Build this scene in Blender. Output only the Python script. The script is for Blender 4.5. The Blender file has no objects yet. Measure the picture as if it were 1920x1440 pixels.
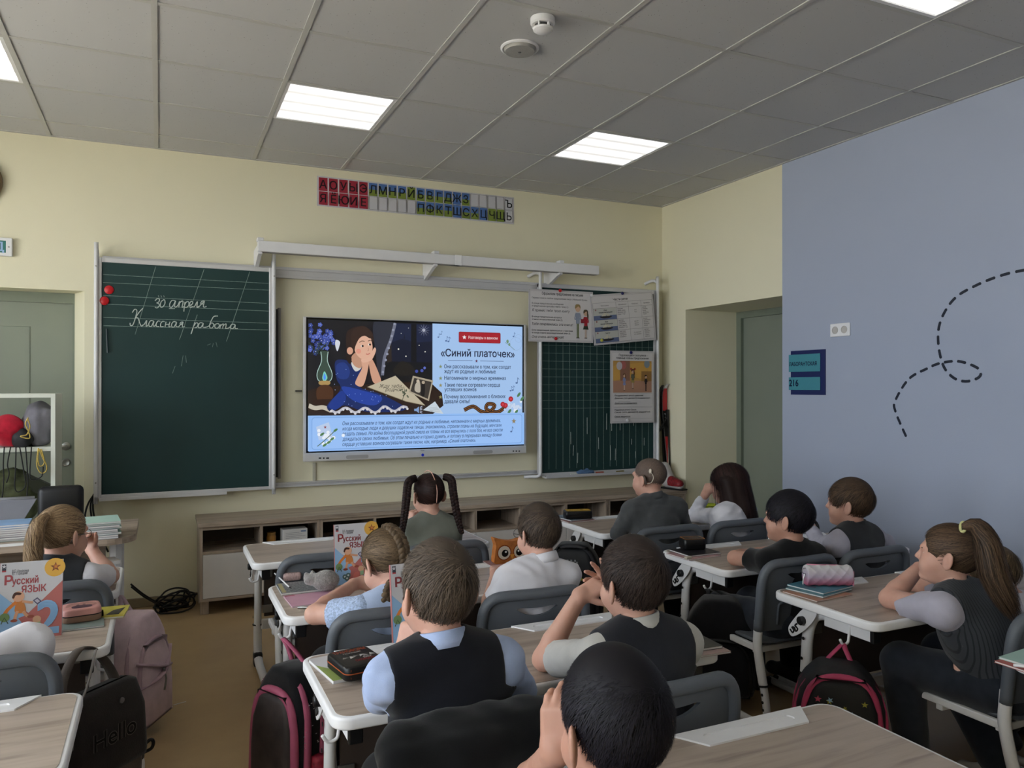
import bpy, bmesh, math, random
import numpy as np
from mathutils import Vector, Matrix, Euler

# ------------------------------------------------------------------ camera
PI = math.pi
F_PX, YAW, PITCH, CAMZ = 1449.4, 0.427, 0.0033, 1.42
scene = bpy.context.scene
C = scene.collection
cam_d = bpy.data.cameras.new('camera')
cam_d.sensor_width = 36.0
cam_d.lens = F_PX / 1920 * 36
cam_d.clip_start = 0.05
cam = bpy.data.objects.new('camera', cam_d)
cam.location = (0, 0, CAMZ)
cam.rotation_euler = (PI/2 + PITCH, 0, -YAW)
C.objects.link(cam)
scene.camera = cam
vs = scene.view_settings
vs.view_transform = 'Standard'
vs.look = 'None'
vs.gamma = 1.0
vs.use_curve_mapping = False
vs.exposure = 0.0

# ------------------------------------------------------------------ room size
XL, XR, YF, YB, ZC = -2.55, 3.94, 5.53, -1.70, 2.967
WINS = [(-1.15, 0.45), (0.95, 2.55), (3.05, 4.65)]       # window openings in the left wall, along y
WZ0, WZ1 = 0.85, 2.62

# ------------------------------------------------------------------ world: bright overcast sky
world = bpy.data.worlds.new('overcast_sky')
scene.world = world
world.use_nodes = True
wn = world.node_tree.nodes
bg = wn['Background']
bg.inputs['Color'].default_value = (0.86, 0.93, 1.0, 1)
bg.inputs['Strength'].default_value = 9.7
LAMP_STRENGTH = 2.2
# sun on the far side of the building: it lights the yard, which throws light up through the windows
sun_d = bpy.data.lights.new('sun', 'SUN')
sun_d.energy = 97.0
sun_d.angle = 0.01
sun_d.color = (1.0, .97, .92)
sun = bpy.data.objects.new('sun', sun_d)
sun.rotation_euler = (math.radians(8), math.radians(38), 0)
C.objects.link(sun)
# daylight portals in the window openings (they only guide the sky light)
for k, (y0, y1) in enumerate(WINS):
    ld = bpy.data.lights.new('window_portal', 'AREA')
    ld.shape = 'RECTANGLE'
    ld.size = WZ1 - WZ0
    ld.size_y = y1 - y0
    ld.cycles.is_portal = True
    lo = bpy.data.objects.new('window_portal', ld)
    lo.location = (XL - 0.30, (y0+y1)/2, (WZ0+WZ1)/2)
    lo.rotation_euler = (0, -PI/2, 0)
    C.objects.link(lo)
try:
    scene.cycles.use_denoising = True
    scene.cycles.max_bounces = 8
    scene.cycles.diffuse_bounces = 5
    scene.cycles.sample_clamp_indirect = 6.0
except Exception:
    pass
# ------------------------------------------------------------------ helpers
rng = random.Random(7)
_FW = np.array([math.sin(YAW)*math.cos(PITCH), math.cos(YAW)*math.cos(PITCH), math.sin(PITCH)])
_RT = np.array([math.cos(YAW), -math.sin(YAW), 0.0])
_UP = np.cross(_RT, _FW)
def at(u, v, y=None, z=None, x=None):
    """world point on a known plane, from measured photo coordinates"""
    d = _FW*F_PX + _RT*(u-960) + _UP*(720-v)
    if y is not None: t = y/d[1]
    elif z is not None: t = (z-CAMZ)/d[2]
    else: t = x/d[0]
    p = d*t
    return Vector((p[0], p[1], p[2]+CAMZ))

def lin(h):
    h = h.lstrip('#')
    o = []
    for k in (0, 2, 4):
        c = int(h[k:k+2], 16)/255
        o.append(c/12.92 if c <= .04045 else ((c+.055)/1.055)**2.4)
    return (o[0], o[1], o[2], 1.0)

def _base(name):
    m = bpy.data.materials.new(name)
    m.use_nodes = True
    nt = m.node_tree
    return m, nt, nt.nodes['Principled BSDF']

def mat(name, col, rough=.6, metal=0.0, var=.06, scale=14.0, bump=0.0, bscale=200.0, spec=.4, sheen=0, stretch=None, trans=0.0):
    """plain procedural material: base colour with a soft noise variation and optional fine relief"""
    m, nt, b = _base(name)
    c = lin(col) if isinstance(col, str) else col
    tc = nt.nodes.new('ShaderNodeTexCoord')
    src = tc.outputs['Object']
    if stretch:
        mp = nt.nodes.new('ShaderNodeMapping')
        mp.inputs['Scale'].default_value = stretch
        nt.links.new(src, mp.inputs['Vector']); src = mp.outputs['Vector']
    if var:
        nz = nt.nodes.new('ShaderNodeTexNoise')
        nz.inputs['Scale'].default_value = scale
        nz.inputs['Detail'].default_value = 3
        nt.links.new(src, nz.inputs['Vector'])
        rp = nt.nodes.new('ShaderNodeValToRGB')
        rp.color_ramp.elements[0].position = .3
        rp.color_ramp.elements[1].position = .7
        rp.color_ramp.elements[0].color = tuple(x*(1-var) for x in c[:3]) + (1,)
        rp.color_ramp.elements[1].color = tuple(min(1, x*(1+var)) for x in c[:3]) + (1,)
        nt.links.new(nz.outputs['Fac'], rp.inputs['Fac'])
        nt.links.new(rp.outputs['Color'], b.inputs['Base Color'])
    else:
        b.inputs['Base Color'].default_value = c
    b.inputs['Roughness'].default_value = rough
    b.inputs['Metallic'].default_value = metal
    b.inputs['Specular IOR Level'].default_value = spec
    if sheen: b.inputs['Sheen Weight'].default_value = sheen
    if trans: b.inputs['Transmission Weight'].default_value = trans
    if bump:
        n2 = nt.nodes.new('ShaderNodeTexNoise')
        n2.inputs['Scale'].default_value = bscale
        nt.links.new(src, n2.inputs['Vector'])
        bm_ = nt.nodes.new('ShaderNodeBump')
        bm_.inputs['Strength'].default_value = bump
        bm_.inputs['Distance'].default_value = .004
        nt.links.new(n2.outputs['Fac'], bm_.inputs['Height'])
        nt.links.new(bm_.outputs['Normal'], b.inputs['Normal'])
    return m

def emat(name, col, s):
    m, nt, b = _base(name)
    b.inputs['Base Color'].default_value = (.02, .02, .02, 1)
    b.inputs['Emission Color'].default_value = col
    b.inputs['Emission Strength'].default_value = s
    return m

def wood_mat(name, c0, c1, c2, along='X', freq=1.0):
    m, nt, b = _base(name)
    tc = nt.nodes.new('ShaderNodeTexCoord')
    oi = nt.nodes.new('ShaderNodeObjectInfo')
    mp = nt.nodes.new('ShaderNodeMapping')
    s = {'X': (1.1, 13, 13), 'Y': (13, 1.1, 13), 'Z': (13, 13, 1.1)}[along]
    mp.inputs['Scale'].default_value = tuple(v*freq for v in s)
    ad = nt.nodes.new('ShaderNodeVectorMath'); ad.operation = 'ADD'
    mu = nt.nodes.new('ShaderNodeMath'); mu.operation = 'MULTIPLY'; mu.inputs[1].default_value = 7.0
    nt.links.new(oi.outputs['Random'], mu.inputs[0])
    nt.links.new(tc.outputs['Object'], ad.inputs[0]); nt.links.new(mu.outputs[0], ad.inputs[1])
    nt.links.new(ad.outputs[0], mp.inputs['Vector'])
    n1 = nt.nodes.new('ShaderNodeTexNoise'); n1.inputs['Scale'].default_value = 2.2; n1.inputs['Detail'].default_value = 6; n1.inputs['Distortion'].default_value = .6
    nt.links.new(mp.outputs['Vector'], n1.inputs['Vector'])
    rp = nt.nodes.new('ShaderNodeValToRGB')
    e = rp.color_ramp.elements
    e[0].position = .30; e[0].color = lin(c0)
    e[1].position = .72; e[1].color = lin(c2)
    k = e.new(.47); k.color = lin(c1)
    nt.links.new(n1.outputs['Fac'], rp.inputs['Fac'])
    # dark thin grain streaks
    mp2 = nt.nodes.new('ShaderNodeMapping'); mp2.inputs['Scale'].default_value = tuple(v*freq*1.6 for v in s)
    nt.links.new(ad.outputs[0], mp2.inputs['Vector'])
    n2 = nt.nodes.new('ShaderNodeTexNoise'); n2.inputs['Scale'].default_value = 1.7; n2.inputs['Detail'].default_value = 2
    nt.links.new(mp2.outputs['Vector'], n2.inputs['Vector'])
    r2 = nt.nodes.new('ShaderNodeValToRGB')
    r2.color_ramp.elements[0].position = .30; r2.color_ramp.elements[0].color = (.45, .42, .4, 1)
    r2.color_ramp.elements[1].position = .38; r2.color_ramp.elements[1].color = (1, 1, 1, 1)
    nt.links.new(n2.outputs['Fac'], r2.inputs['Fac'])
    mx = nt.nodes.new('ShaderNodeMix'); mx.data_type = 'RGBA'; mx.blend_type = 'MULTIPLY'; mx.inputs[0].default_value = .5
    nt.links.new(rp.outputs['Color'], mx.inputs[6]); nt.links.new(r2.outputs['Color'], mx.inputs[7])
    nt.links.new(mx.outputs[2], b.inputs['Base Color'])
    b.inputs['Roughness'].default_value = .42
    return m

def ink_mat(name, emit=0.0, rough=.5, spec=.35):
    """flat print: colours carried by the colour attribute of the printed shapes"""
    m, nt, b = _base(name)
    a = nt.nodes.new('ShaderNodeAttribute'); a.attribute_name = 'ink'
    if emit:
        b.inputs['Base Color'].default_value = (.01, .01, .01, 1)
        nt.links.new(a.outputs['Color'], b.inputs['Emission Color'])
        b.inputs['Emission Strength'].default_value = emit
    else:
        nt.links.new(a.outputs['Color'], b.inputs['Base Color'])
    b.inputs['Roughness'].default_value = rough
    b.inputs['Specular IOR Level'].default_value = spec
    return m

# ---- object linking
def tag(o, label=None, cat=None, group=None, kind=None):
    if label: o['label'] = label
    if cat: o['category'] = cat
    if group: o['group'] = group
    if kind: o['kind'] = kind
    return o
def thing(name, label, cat, loc=(0,0,0), rz=0.0, group=None):
    o = bpy.data.objects.new(name, None)
    o.empty_display_size = .05
    C.objects.link(o)
    o.location = loc; o.rotation_euler = (0, 0, rz)
    return tag(o, label, cat, group)
def link(name, me, parent=None, loc=None, rot=None, label=None):
    o = bpy.data.objects.new(name, me)
    C.objects.link(o)
    if parent: o.parent = parent
    if loc is not None: o.location = loc
    if rot is not None: o.rotation_euler = rot
    if label: o['label'] = label
    return o
def copy_tree(o, parent=None):
    c = o.copy(); C.objects.link(c); c.parent = parent
    for ch in list(o.children): copy_tree(ch, c)
    return c

# ---- curves in the plane / space
def crom(pts, n=6, closed=False):
    P = [np.array(p, float) for p in pts]
    N = len(P); out = []
    rg = range(N) if closed else range(N-1)
    for i in rg:
        if closed: p0, p1, p2, p3 = P[i-1], P[i], P[(i+1) % N], P[(i+2) % N]
        else: p0, p1, p2, p3 = P[max(i-1, 0)], P[i], P[i+1], P[min(i+2, N-1)]
        for k in range(n):
            t = k/n
            out.append(.5*((2*p1)+(-p0+p2)*t+(2*p0-5*p1+4*p2-p3)*t*t+(-p0+3*p1-3*p2+p3)*t**3))
    if not closed: out.append(P[-1])
    return out
def rrect(w, h, r, n=5, cx=0, cy=0):
    pts = []
    for (sx, sy, a0) in ((1, 1, 0), (-1, 1, 90), (-1, -1, 180), (1, -1, 270)):
        for k in range(n+1):
            a = math.radians(a0 + 90*k/n)
            pts.append((cx + sx*(w/2-r) + r*math.cos(a), cy + sy*(h/2-r) + r*math.sin(a)))
    return pts

class MB:
    """collects shapes into ONE mesh; build() links it as one object"""
    def __init__(s): s.v = []; s.f = []; s.m = []; s.cur = 0
    def add(s, v, f):
        o = len(s.v); s.v += [tuple(p) for p in v]
        for q in f: s.f.append(tuple(i+o for i in q)); s.m.append(s.cur)
        return s
    def box(s, x0, x1, y0, y1, z0, z1, b=0.0, seg=2):
        if not b:
            v = [(x, y, z) for z in (z0, z1) for y in (y0, y1) for x in (x0, x1)]
            return s.add(v, [(0,2,3,1), (4,5,7,6), (0,1,5,4), (2,6,7,3), (0,4,6,2), (1,3,7,5)])
        bm = bmesh.new()
        bmesh.ops.create_cube(bm, size=1)
        for q in bm.verts: q.co = Vector(((x0+x1)/2 + q.co.x*(x1-x0), (y0+y1)/2 + q.co.y*(y1-y0), (z0+z1)/2 + q.co.z*(z1-z0)))
        bmesh.ops.bevel(bm, geom=bm.edges[:], offset=b, segments=seg, affect='EDGES', profile=.5)
        return s.bm(bm)
    def bm(s, bm, M=None):
        bm.verts.index_update()
        v = [(M @ q.co if M else q.co)[:] for q in bm.verts]
        f = [[q.index for q in g.verts] for g in bm.faces]
        bm.free()
        return s.add(v, f)
    def prism(s, poly, z0, z1, M=None, cap=True):
        n = len(poly)
        v = [(p[0], p[1], z0) for p in poly] + [(p[0], p[1], z1) for p in poly]
        if M: v = [(M @ Vector(p))[:] for p in v]
        f = [(i, (i+1) % n, n+(i+1) % n, n+i) for i in range(n)]
        if cap: f += [tuple(range(n))[::-1], tuple(range(n, 2*n))]
        return s.add(v, f)
    def tube(s, pts, r, n=8, closed=False, flat=1.0, cap=True, up=(0,0,1)):
        P = [Vector(p) for p in pts]; N = len(P)
        R = r if isinstance(r, (list, tuple)) else [r]*N
        v = []; f = []
        ref = Vector(up)
        last = None
        for i in range(N):
            if closed: t = P[(i+1) % N]-P[i-1]
            else: t = P[min(i+1, N-1)]-P[max(i-1, 0)]
            if t.length < 1e-9: t = Vector((0,0,1))
            t.normalize()
            a = last if last is not None else (ref if abs(t.dot(ref)) < .95 else Vector((1,0,0)))
            a = a - t*a.dot(t)
            if a.length < 1e-6: a = t.orthogonal()
            a.normalize(); last = a
            b = t.cross(a)
            for k in range(n):
                an = 2*PI*k/n
                v.append((P[i] + a*(math.cos(an)*R[i]*flat) + b*(math.sin(an)*R[i]))[:])
        for i in range(N if closed else N-1):
            j = (i+1) % N
            for k in range(n):
                f.append((i*n+k, i*n+(k+1) % n, j*n+(k+1) % n, j*n+k))
        if cap and not closed:
            f.append(tuple(range(n))[::-1]); f.append(tuple(range((N-1)*n, N*n)))
        return s.add(v, f)
    def lathe(s, prof, n=20, M=None, cap=True):
        v = []; f = []
        for (r, z) in prof:
            for k in range(n):
                a = 2*PI*k/n; v.append((r*math.cos(a), r*math.sin(a), z))
        for i in range(len(prof)-1):
            for k in range(n): f.append((i*n+k, i*n+(k+1) % n, (i+1)*n+(k+1) % n, (i+1)*n+k))
        if cap:
            f.append(tuple(range(n))[::-1]); f.append(tuple(range((len(prof)-1)*n, len(prof)*n)))
        if M: v = [(M @ Vector(p))[:] for p in v]
        return s.add(v, f)
    def ell(s, c, r, sub=2, M=None, fn=None):
        bm = bmesh.new(); bmesh.ops.create_icosphere(bm, subdivisions=sub, radius=1)
        for q in bm.verts:
            co = Vector((q.co.x*r[0], q.co.y*r[1], q.co.z*r[2]))
            if fn: co = fn(co)
            q.co = (M @ co if M else co) + Vector(c)
        return s.bm(bm)
    def loft(s, rings, cap=True, closed=False):
        n = len(rings[0]); v = [tuple(p) for r in rings for p in r]; f = []
        N = len(rings)
        for i in range(N if closed else N-1):
            j = (i+1) % N
            for k in range(n): f.append((i*n+k, i*n+(k+1) % n, j*n+(k+1) % n, j*n+k))
        if cap and not closed:
            f.append(tuple(range(n))[::-1]); f.append(tuple(range((N-1)*n, N*n)))
        return s.add(v, f)
    def mesh(s, name, mats, smooth=False, angle=None):
        me = bpy.data.meshes.new(name)
        me.from_pydata(s.v, [], s.f)
        for m in (mats if isinstance(mats, (list, tuple)) else [mats]): me.materials.append(m)
        if s.m and max(s.m): me.polygons.foreach_set('material_index', s.m)
        bm = bmesh.new(); bm.from_mesh(me); bmesh.ops.recalc_face_normals(bm, faces=bm.faces[:]); bm.to_mesh(me); bm.free()
        if smooth:
            me.polygons.foreach_set('use_smooth', [True]*len(me.polygons))
            if angle:
                try: me.set_sharp_from_angle(angle=math.radians(angle))
                except Exception: pass
        me.update()
        return me
    def build(s, name, mats, parent=None, smooth=False, angle=None, loc=None, rot=None, label=None):
        return link(name, s.mesh(name, mats, smooth, angle), parent, loc, rot, label)

# ---- lettering: text outlines turned to flat shapes
_tc = {}
def text2d(st, size=1.0, align='LEFT', shear=0.0, bold=0.0, space=1.0):
    """glyph contours filled one by one (outer shapes with their own holes), so overlapping strokes stay solid"""
    key = (st, align, shear, bold, space)
    if key not in _tc:
        cu = bpy.data.curves.new('t', 'FONT')
        cu.body = st; cu.size = 1.0; cu.align_x = align; cu.shear = shear; cu.space_character = space
        ob = bpy.data.objects.new('t', cu); C.objects.link(ob)
        dg = bpy.context.evaluated_depsgraph_get()
        cc = ob.evaluated_get(dg).to_curve(dg)
        cont = []
        for sp in cc.splines:
            if sp.type == 'BEZIER':
                B = sp.bezier_points; P = []
                for i in range(len(B)):
                    p0, p3 = B[i], B[(i+1) % len(B)]
                    a, h0, h1, e = p0.co, p0.handle_right, p3.handle_left, p3.co
                    straight = (h0-a).cross(e-a).length < 1e-5 and (h1-a).cross(e-a).length < 1e-5
                    for t in ((0,) if straight else (0, .25, .5, .75)):
                        q = a*(1-t)**3+h0*3*t*(1-t)**2+h1*3*t*t*(1-t)+e*t**3
                        P.append((q.x, q.y))
            else: P = [(q.co.x, q.co.y) for q in sp.points]
            if len(P) > 2: cont.append(P)
        ob.to_curve_clear(); bpy.data.objects.remove(ob); bpy.data.curves.remove(cu)
        V = []; F = []
        if cont:      # non-zero winding fill in thin horizontal bands of trapezoids
            E_ = np.array([(P[i-1][0], P[i-1][1], P[i][0], P[i][1]) for P in cont for i in range(len(P))])
            E_ = E_[np.abs(E_[:, 3]-E_[:, 1]) > 1e-7]
            lo, hi = np.minimum(E_[:, 1], E_[:, 3]), np.maximum(E_[:, 1], E_[:, 3]); dr = np.sign(E_[:, 3]-E_[:, 1])
            def spans(y):
                m = (lo <= y) & (hi > y); e = E_[m]; x = e[:, 0]+(y-e[:, 1])*(e[:, 2]-e[:, 0])/(e[:, 3]-e[:, 1])
                o = np.argsort(x); x = x[o]; w = np.cumsum(dr[m][o]); r = []; st = None
                for xi, wi in zip(x, w):
                    if st is None and wi != 0: st = xi
                    elif st is not None and wi == 0: r.append((st, xi)); st = None
                return r
            y0, y1 = lo.min(), hi.max(); nb_ = max(8, int((y1-y0)*(60 if len(st) < 4 else 36)))
            ys = sorted(set(np.linspace(y0, y1, nb_+1).round(5)) | (set(np.concatenate([E_[:, 1], E_[:, 3]]).round(3)) if len(st) < 4 else set()))
            for i in range(len(ys)-1):
                a_, b_ = ys[i], ys[i+1]; ep = (b_-a_)*.02
                if b_-a_ < 1e-4: continue
                A, B = spans(a_+ep), spans(b_-ep)
                if len(A) != len(B): A = B = spans((a_+b_)/2)
                for (l0, r0), (l1, r1) in zip(A, B):
                    o = len(V); V += [(l0, a_), (r0, a_), (r1, b_), (l1, b_)]; F.append((o, o+1, o+2, o+3))
            if bold:
                for P in cont:
                    o = len(V); n = len(P); nn = []
                    for i in range(n):
                        tx, ty = P[(i+1) % n][0]-P[i-1][0], P[(i+1) % n][1]-P[i-1][1]; l = math.hypot(tx, ty) or 1
                        nn.append((-ty/l*bold, tx/l*bold))
                    V += [(P[i][0]+nn[i][0], P[i][1]+nn[i][1]) for i in range(n)]+[(P[i][0]-nn[i][0], P[i][1]-nn[i][1]) for i in range(n)]
                    F += [(o+i, o+(i+1) % n, o+n+(i+1) % n, o+n+i) for i in range(n)]
        _tc[key] = (V, F)
    v, f = _tc[key]
    return [(a*size, b*size) for a, b in v], f

class Ink:
    """flat print built of coloured shapes in a plane (x right, y up), each layer a hair above the last"""
    dz = 1.2e-4; clip = None
    def __init__(s): s.v = []; s.f = []; s.c = []; s.z = 0.0
    def up(s): s.z += s.dz
    def raw(s, v, f, col):
        if s.clip: v = [(max(s.clip[0], min(s.clip[1], a)), max(s.clip[2], min(s.clip[3], b))) for a, b in v]
        o = len(s.v); s.v += [(a, b, s.z) for a, b in v]
        c = lin(col) if isinstance(col, str) else col
        for q in f: s.f.append(tuple(i+o for i in q)); s.c.append(c)
        s.up(); return s
    def poly(s, pts, col): return s.raw([(p[0], p[1]) for p in pts], [tuple(range(len(pts)))], col)
    def blob(s, pts, col, n=5): return s.poly(crom(pts, n, True), col)
    def rect(s, x0, y0, x1, y1, col): return s.poly([(x0, y0), (x1, y0), (x1, y1), (x0, y1)], col)
    def rr(s, x0, y0, x1, y1, r, col): return s.poly(rrect(x1-x0, y1-y0, r, 5, (x0+x1)/2, (y0+y1)/2), col)
    def disc(s, x, y, r, col, ry=None, n=16, rot=0.0):
        ry = ry or r; cr, sr = math.cos(rot), math.sin(rot)
        return s.poly([(x+cr*r*math.cos(2*PI*k/n)-sr*ry*math.sin(2*PI*k/n), y+sr*r*math.cos(2*PI*k/n)+cr*ry*math.sin(2*PI*k/n)) for k in range(n)], col)
    def line(s, pts, w, col, smooth=0, closed=False):
        if smooth: pts = crom(pts, smooth, closed)
        P = [Vector((p[0], p[1])) for p in pts]; N = len(P); L = []; R = []
        W = w if isinstance(w, (list, tuple)) else [w]*N
        if len(W) != N: W = list(np.interp(np.linspace(0, 1, N), np.linspace(0, 1, len(W)), W))
        for i in range(N):
            if closed: t = P[(i+1) % N]-P[i-1]
            else: t = P[min(i+1, N-1)]-P[max(i-1, 0)]
            t = t.normalized() if t.length > 1e-9 else Vector((1, 0))
            nn = Vector((-t.y, t.x))*W[i]/2
            L.append(P[i]+nn); R.append(P[i]-nn)
        v = [(p.x, p.y) for p in L]+[(p.x, p.y) for p in R]
        f = [(i, N+i, N+(i+1) % N, (i+1) % N) for i in range(N if closed else N-1)]
        return s.raw(v, f, col)
    def star(s, x, y, r, col, k=.42, rot=0.0):
        return s.poly([(x+(r if i % 2 == 0 else r*k)*math.sin(rot+i*PI/5), y+(r if i % 2 == 0 else r*k)*math.cos(rot+i*PI/5)) for i in range(10)], col)
    def text(s, st, x, y, size, col, align='LEFT', shear=0.0, bold=0.0, width=None, serif=0.0, space=1.0):
        v, f = text2d(st, size, align, shear, bold, space)
        if width and v:
            x0 = min(a for a, b in v); x1 = max(a for a, b in v); k = width/max(1e-6, x1-x0)
            if align == 'CENTER': v = [(a*k, b) for a, b in v]
            else: v = [((a-x0)*k, b) for a, b in v]
        return s.raw([(x+a, y+b) for a, b in v], f, col)
    def mesh(s, name, m):
        me = bpy.data.meshes.new(name); me.from_pydata(s.v, [], s.f); me.materials.append(m)
        at_ = me.color_attributes.new('ink', 'FLOAT_COLOR', 'CORNER')
        buf = []
        for p, c in zip(s.f, s.c): buf += list(c)*len(p)
        at_.data.foreach_set('color', buf)
        me.update(); return me
    def build(s, name, m, parent=None, M=None, label=None):
        o = link(name, s.mesh(name, m), parent, label=label)
        if M is not None: o.matrix_local = M
        return o
# frame for print on a wall that faces -y (x right, y up) / on a flat top / on the right-hand wall
def wall_M(x, y, z): return Matrix.Translation((x, y, z)) @ Matrix(((1,0,0,0), (0,0,-1,0), (0,1,0,0), (0,0,0,1)))
def rwall_M(x, y, z): return Matrix.Translation((x, y, z)) @ Matrix(((0,0,-1,0), (-1,0,0,0), (0,1,0,0), (0,0,0,1)))

INK = ink_mat('printed_ink'); INKM = ink_mat('printed_ink_matte', rough=.8, spec=.1); INKS = ink_mat('screen_picture', emit=1.0)
WHITE = mat('white_plastic', '#e8e8ea', .42, var=.02)
WHITE_M = mat('white_powder_coat', '#dadadc', .45, var=.02)
ALU = mat('brushed_aluminium', '#cfcfd2', .36, .35, var=.04, scale=6)
GREYP = mat('grey_plastic', '#565b62', .48, var=.04, bump=.12, bscale=900)
BLACKP = mat('black_plastic', '#0c0c0e', .42, var=.1)
DARKBROWN = mat('dark_brown_board', '#3d332e', .6, var=.1)
PAPER = mat('paper', '#d6d5d4', .75, var=.03)
STEEL = mat('zinc_steel', '#9b9b98', .35, .9, var=.1)
# ------------------------------------------------------------------ structure
def wall_mat(name, c, bump=.25):
    m, nt, b = _base(name)
    tc = nt.nodes.new('ShaderNodeTexCoord')
    n = nt.nodes.new('ShaderNodeTexNoise'); n.inputs['Scale'].default_value = 1.3; n.inputs['Detail'].default_value = 3
    nt.links.new(tc.outputs['Object'], n.inputs['Vector'])
    rp = nt.nodes.new('ShaderNodeValToRGB'); cc = lin(c)
    rp.color_ramp.elements[0].color = tuple(x*.96 for x in cc[:3])+(1,); rp.color_ramp.elements[1].color = tuple(min(1, x*1.03) for x in cc[:3])+(1,)
    nt.links.new(n.outputs['Fac'], rp.inputs['Fac']); nt.links.new(rp.outputs['Color'], b.inputs['Base Color'])
    n2 = nt.nodes.new('ShaderNodeTexNoise'); n2.inputs['Scale'].default_value = 160
    nt.links.new(tc.outputs['Object'], n2.inputs['Vector'])
    bp = nt.nodes.new('ShaderNodeBump'); bp.inputs['Strength'].default_value = bump; bp.inputs['Distance'].default_value = .0015
    nt.links.new(n2.outputs['Fac'], bp.inputs['Height']); nt.links.new(bp.outputs['Normal'], b.inputs['Normal'])
    b.inputs['Roughness'].default_value = .62; b.inputs['Specular IOR Level'].default_value = .3
    return m
YEL = wall_mat('cream_yellow_paint', '#e2ddc3')
BLUE = wall_mat('pale_blue_paint', '#a2abbf')
DOORM = mat('grey_green_door_laminate', '#7f867a', .5, var=.03, scale=3)
DOORF = mat('grey_green_door_frame', '#727a6d', .5, var=.03)

def struct(name, mb, m, label=None, **k):
    o = mb.build(name, m, **k); tag(o, label, kind='structure'); return o

# floor: ochre linoleum
m, nt, b = _base('ochre_linoleum')
tc = nt.nodes.new('ShaderNodeTexCoord')
n = nt.nodes.new('ShaderNodeTexNoise'); n.inputs['Scale'].default_value = 2.0; n.inputs['Detail'].default_value = 8; n.inputs['Roughness'].default_value = .7
nt.links.new(tc.outputs['Object'], n.inputs['Vector'])
rp = nt.nodes.new('ShaderNodeValToRGB')
rp.color_ramp.elements[0].position = .25; rp.color_ramp.elements[0].color = lin('#9e8462')
rp.color_ramp.elements[1].position = .75; rp.color_ramp.elements[1].color = lin('#b29870')
nt.links.new(n.outputs['Fac'], rp.inputs['Fac']); nt.links.new(rp.outputs['Color'], b.inputs['Base Color'])
b.inputs['Roughness'].default_value = .36
FLOORM = m
T = .35
struct('floor', MB().box(XL-T, XR+1.0, YB-T, YF+T, -.1, 0), FLOORM)

# front wall with the splayed door niche at its left end
NX0, NX1, NZ = -1.45, -.434, 2.02
mb = MB()
mb.box(NX1, XR+T, YF, YF+T, 0, ZC+.3).box(XL-T, NX0, YF, YF+T, 0, ZC+.3).box(NX0, NX1, YF, YF+T, NZ, ZC+.3)
mb.add([(NX1, YF, 0), (NX1, YF+.22, 0), (NX1-.085, YF+.22, 0), (NX1, YF, NZ), (NX1, YF+.22, NZ), (NX1-.085, YF+.22, NZ)], [(0,1,2), (3,5,4), (0,2,5,3), (1,4,5,2), (0,3,4,1)])
struct('wall_front', mb, YEL)
# door in the niche
d = thing('door_1', 'grey-green panelled door with round steel handle behind the white shelf rack', 'door'); d['kind'] = 'structure'; del d['category']
dy = YF+.20
DX0, DX1 = -1.42, -.515
mb = MB().box(NX0, DX0, dy-.02, dy+.08, 0, NZ).box(DX1, NX1-.04, dy-.02, dy+.08, 0, NZ).box(DX0, DX1, dy-.02, dy+.08, 1.955, NZ)
mb.build('door_frame', DOORF, d)
mb = MB().box(DX0, DX1, dy, dy+.05, .01, 1.955)
leaf = mb.build('door_leaf', DOORM, d)
x0, x1 = DX0+.13, DX1-.24
mb = MB()
for (z0, z1) in ((.2, .85), (1.0, 1.80)):
    mb.tube([(x0, dy, z0), (x1, dy, z0), (x1, dy, z1), (x0, dy, z1)], .004, 6, True)
mb.build('panel_moulding', DOORF, leaf)
hx = DX1-.038
mb = MB().lathe([(.026, 0), (.026, .006), (.021, .010), (.010, .012), (.010, .04)], 20, Matrix.Translation((hx, dy, 1.035)) @ Matrix.Rotation(PI/2, 4, 'X'))
mb.tube([(hx, dy-.04, 1.035), (hx-.04, dy-.045, 1.036), (hx-.11, dy-.042, 1.038)], [.009, .008, .007], 8)
mb.build('door_handle', STEEL, d, smooth=True, angle=40)
mb = MB().lathe([(.026, 0), (.026, .005), (.020, .010), (.014, .007), (.001, .007)], 20, Matrix.Translation((hx, dy, .93)) @ Matrix.Rotation(PI/2, 4, 'X'))
mb.build('thumb_turn', STEEL, d, smooth=True, angle=40)

# right wall: cream part with a deep door niche, blue part
RY0, RY1, RZ, RDX = 4.112, 5.205, 2.052, 4.50
mb = MB()
mb.box(XR, RDX+.3, RY1, YF+T, 0, ZC+.3).box(XR, RDX+.3, RY0, RY1, RZ, ZC+.3)
struct('wall_right_cream', mb, YEL, 'cream end of the right wall around the deep door niche')
mb = MB().box(XR-.004, RDX+.3, YB-T, RY0, 0, ZC+.3)
struct('wall_right', mb, BLUE)
d = thing('door_2', 'plain grey-green door set deep in the niche of the right wall', 'door'); d['kind'] = 'structure'; del d['category']
mb = MB().box(RDX-.03, RDX+.1, RY1-.055, RY1, 0, RZ).box(RDX-.03, RDX+.1, RY0+.055, RY1-.055, RZ-.055, RZ).box(RDX-.03, RDX+.1, RY0, RY0+.055, 0, RZ)
mb.build('door_frame', DOORF, d)
MB().box(RDX, RDX+.05, RY0+.055, RY1-.055, .01, RZ-.055).build('door_leaf', DOORM, d)

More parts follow.
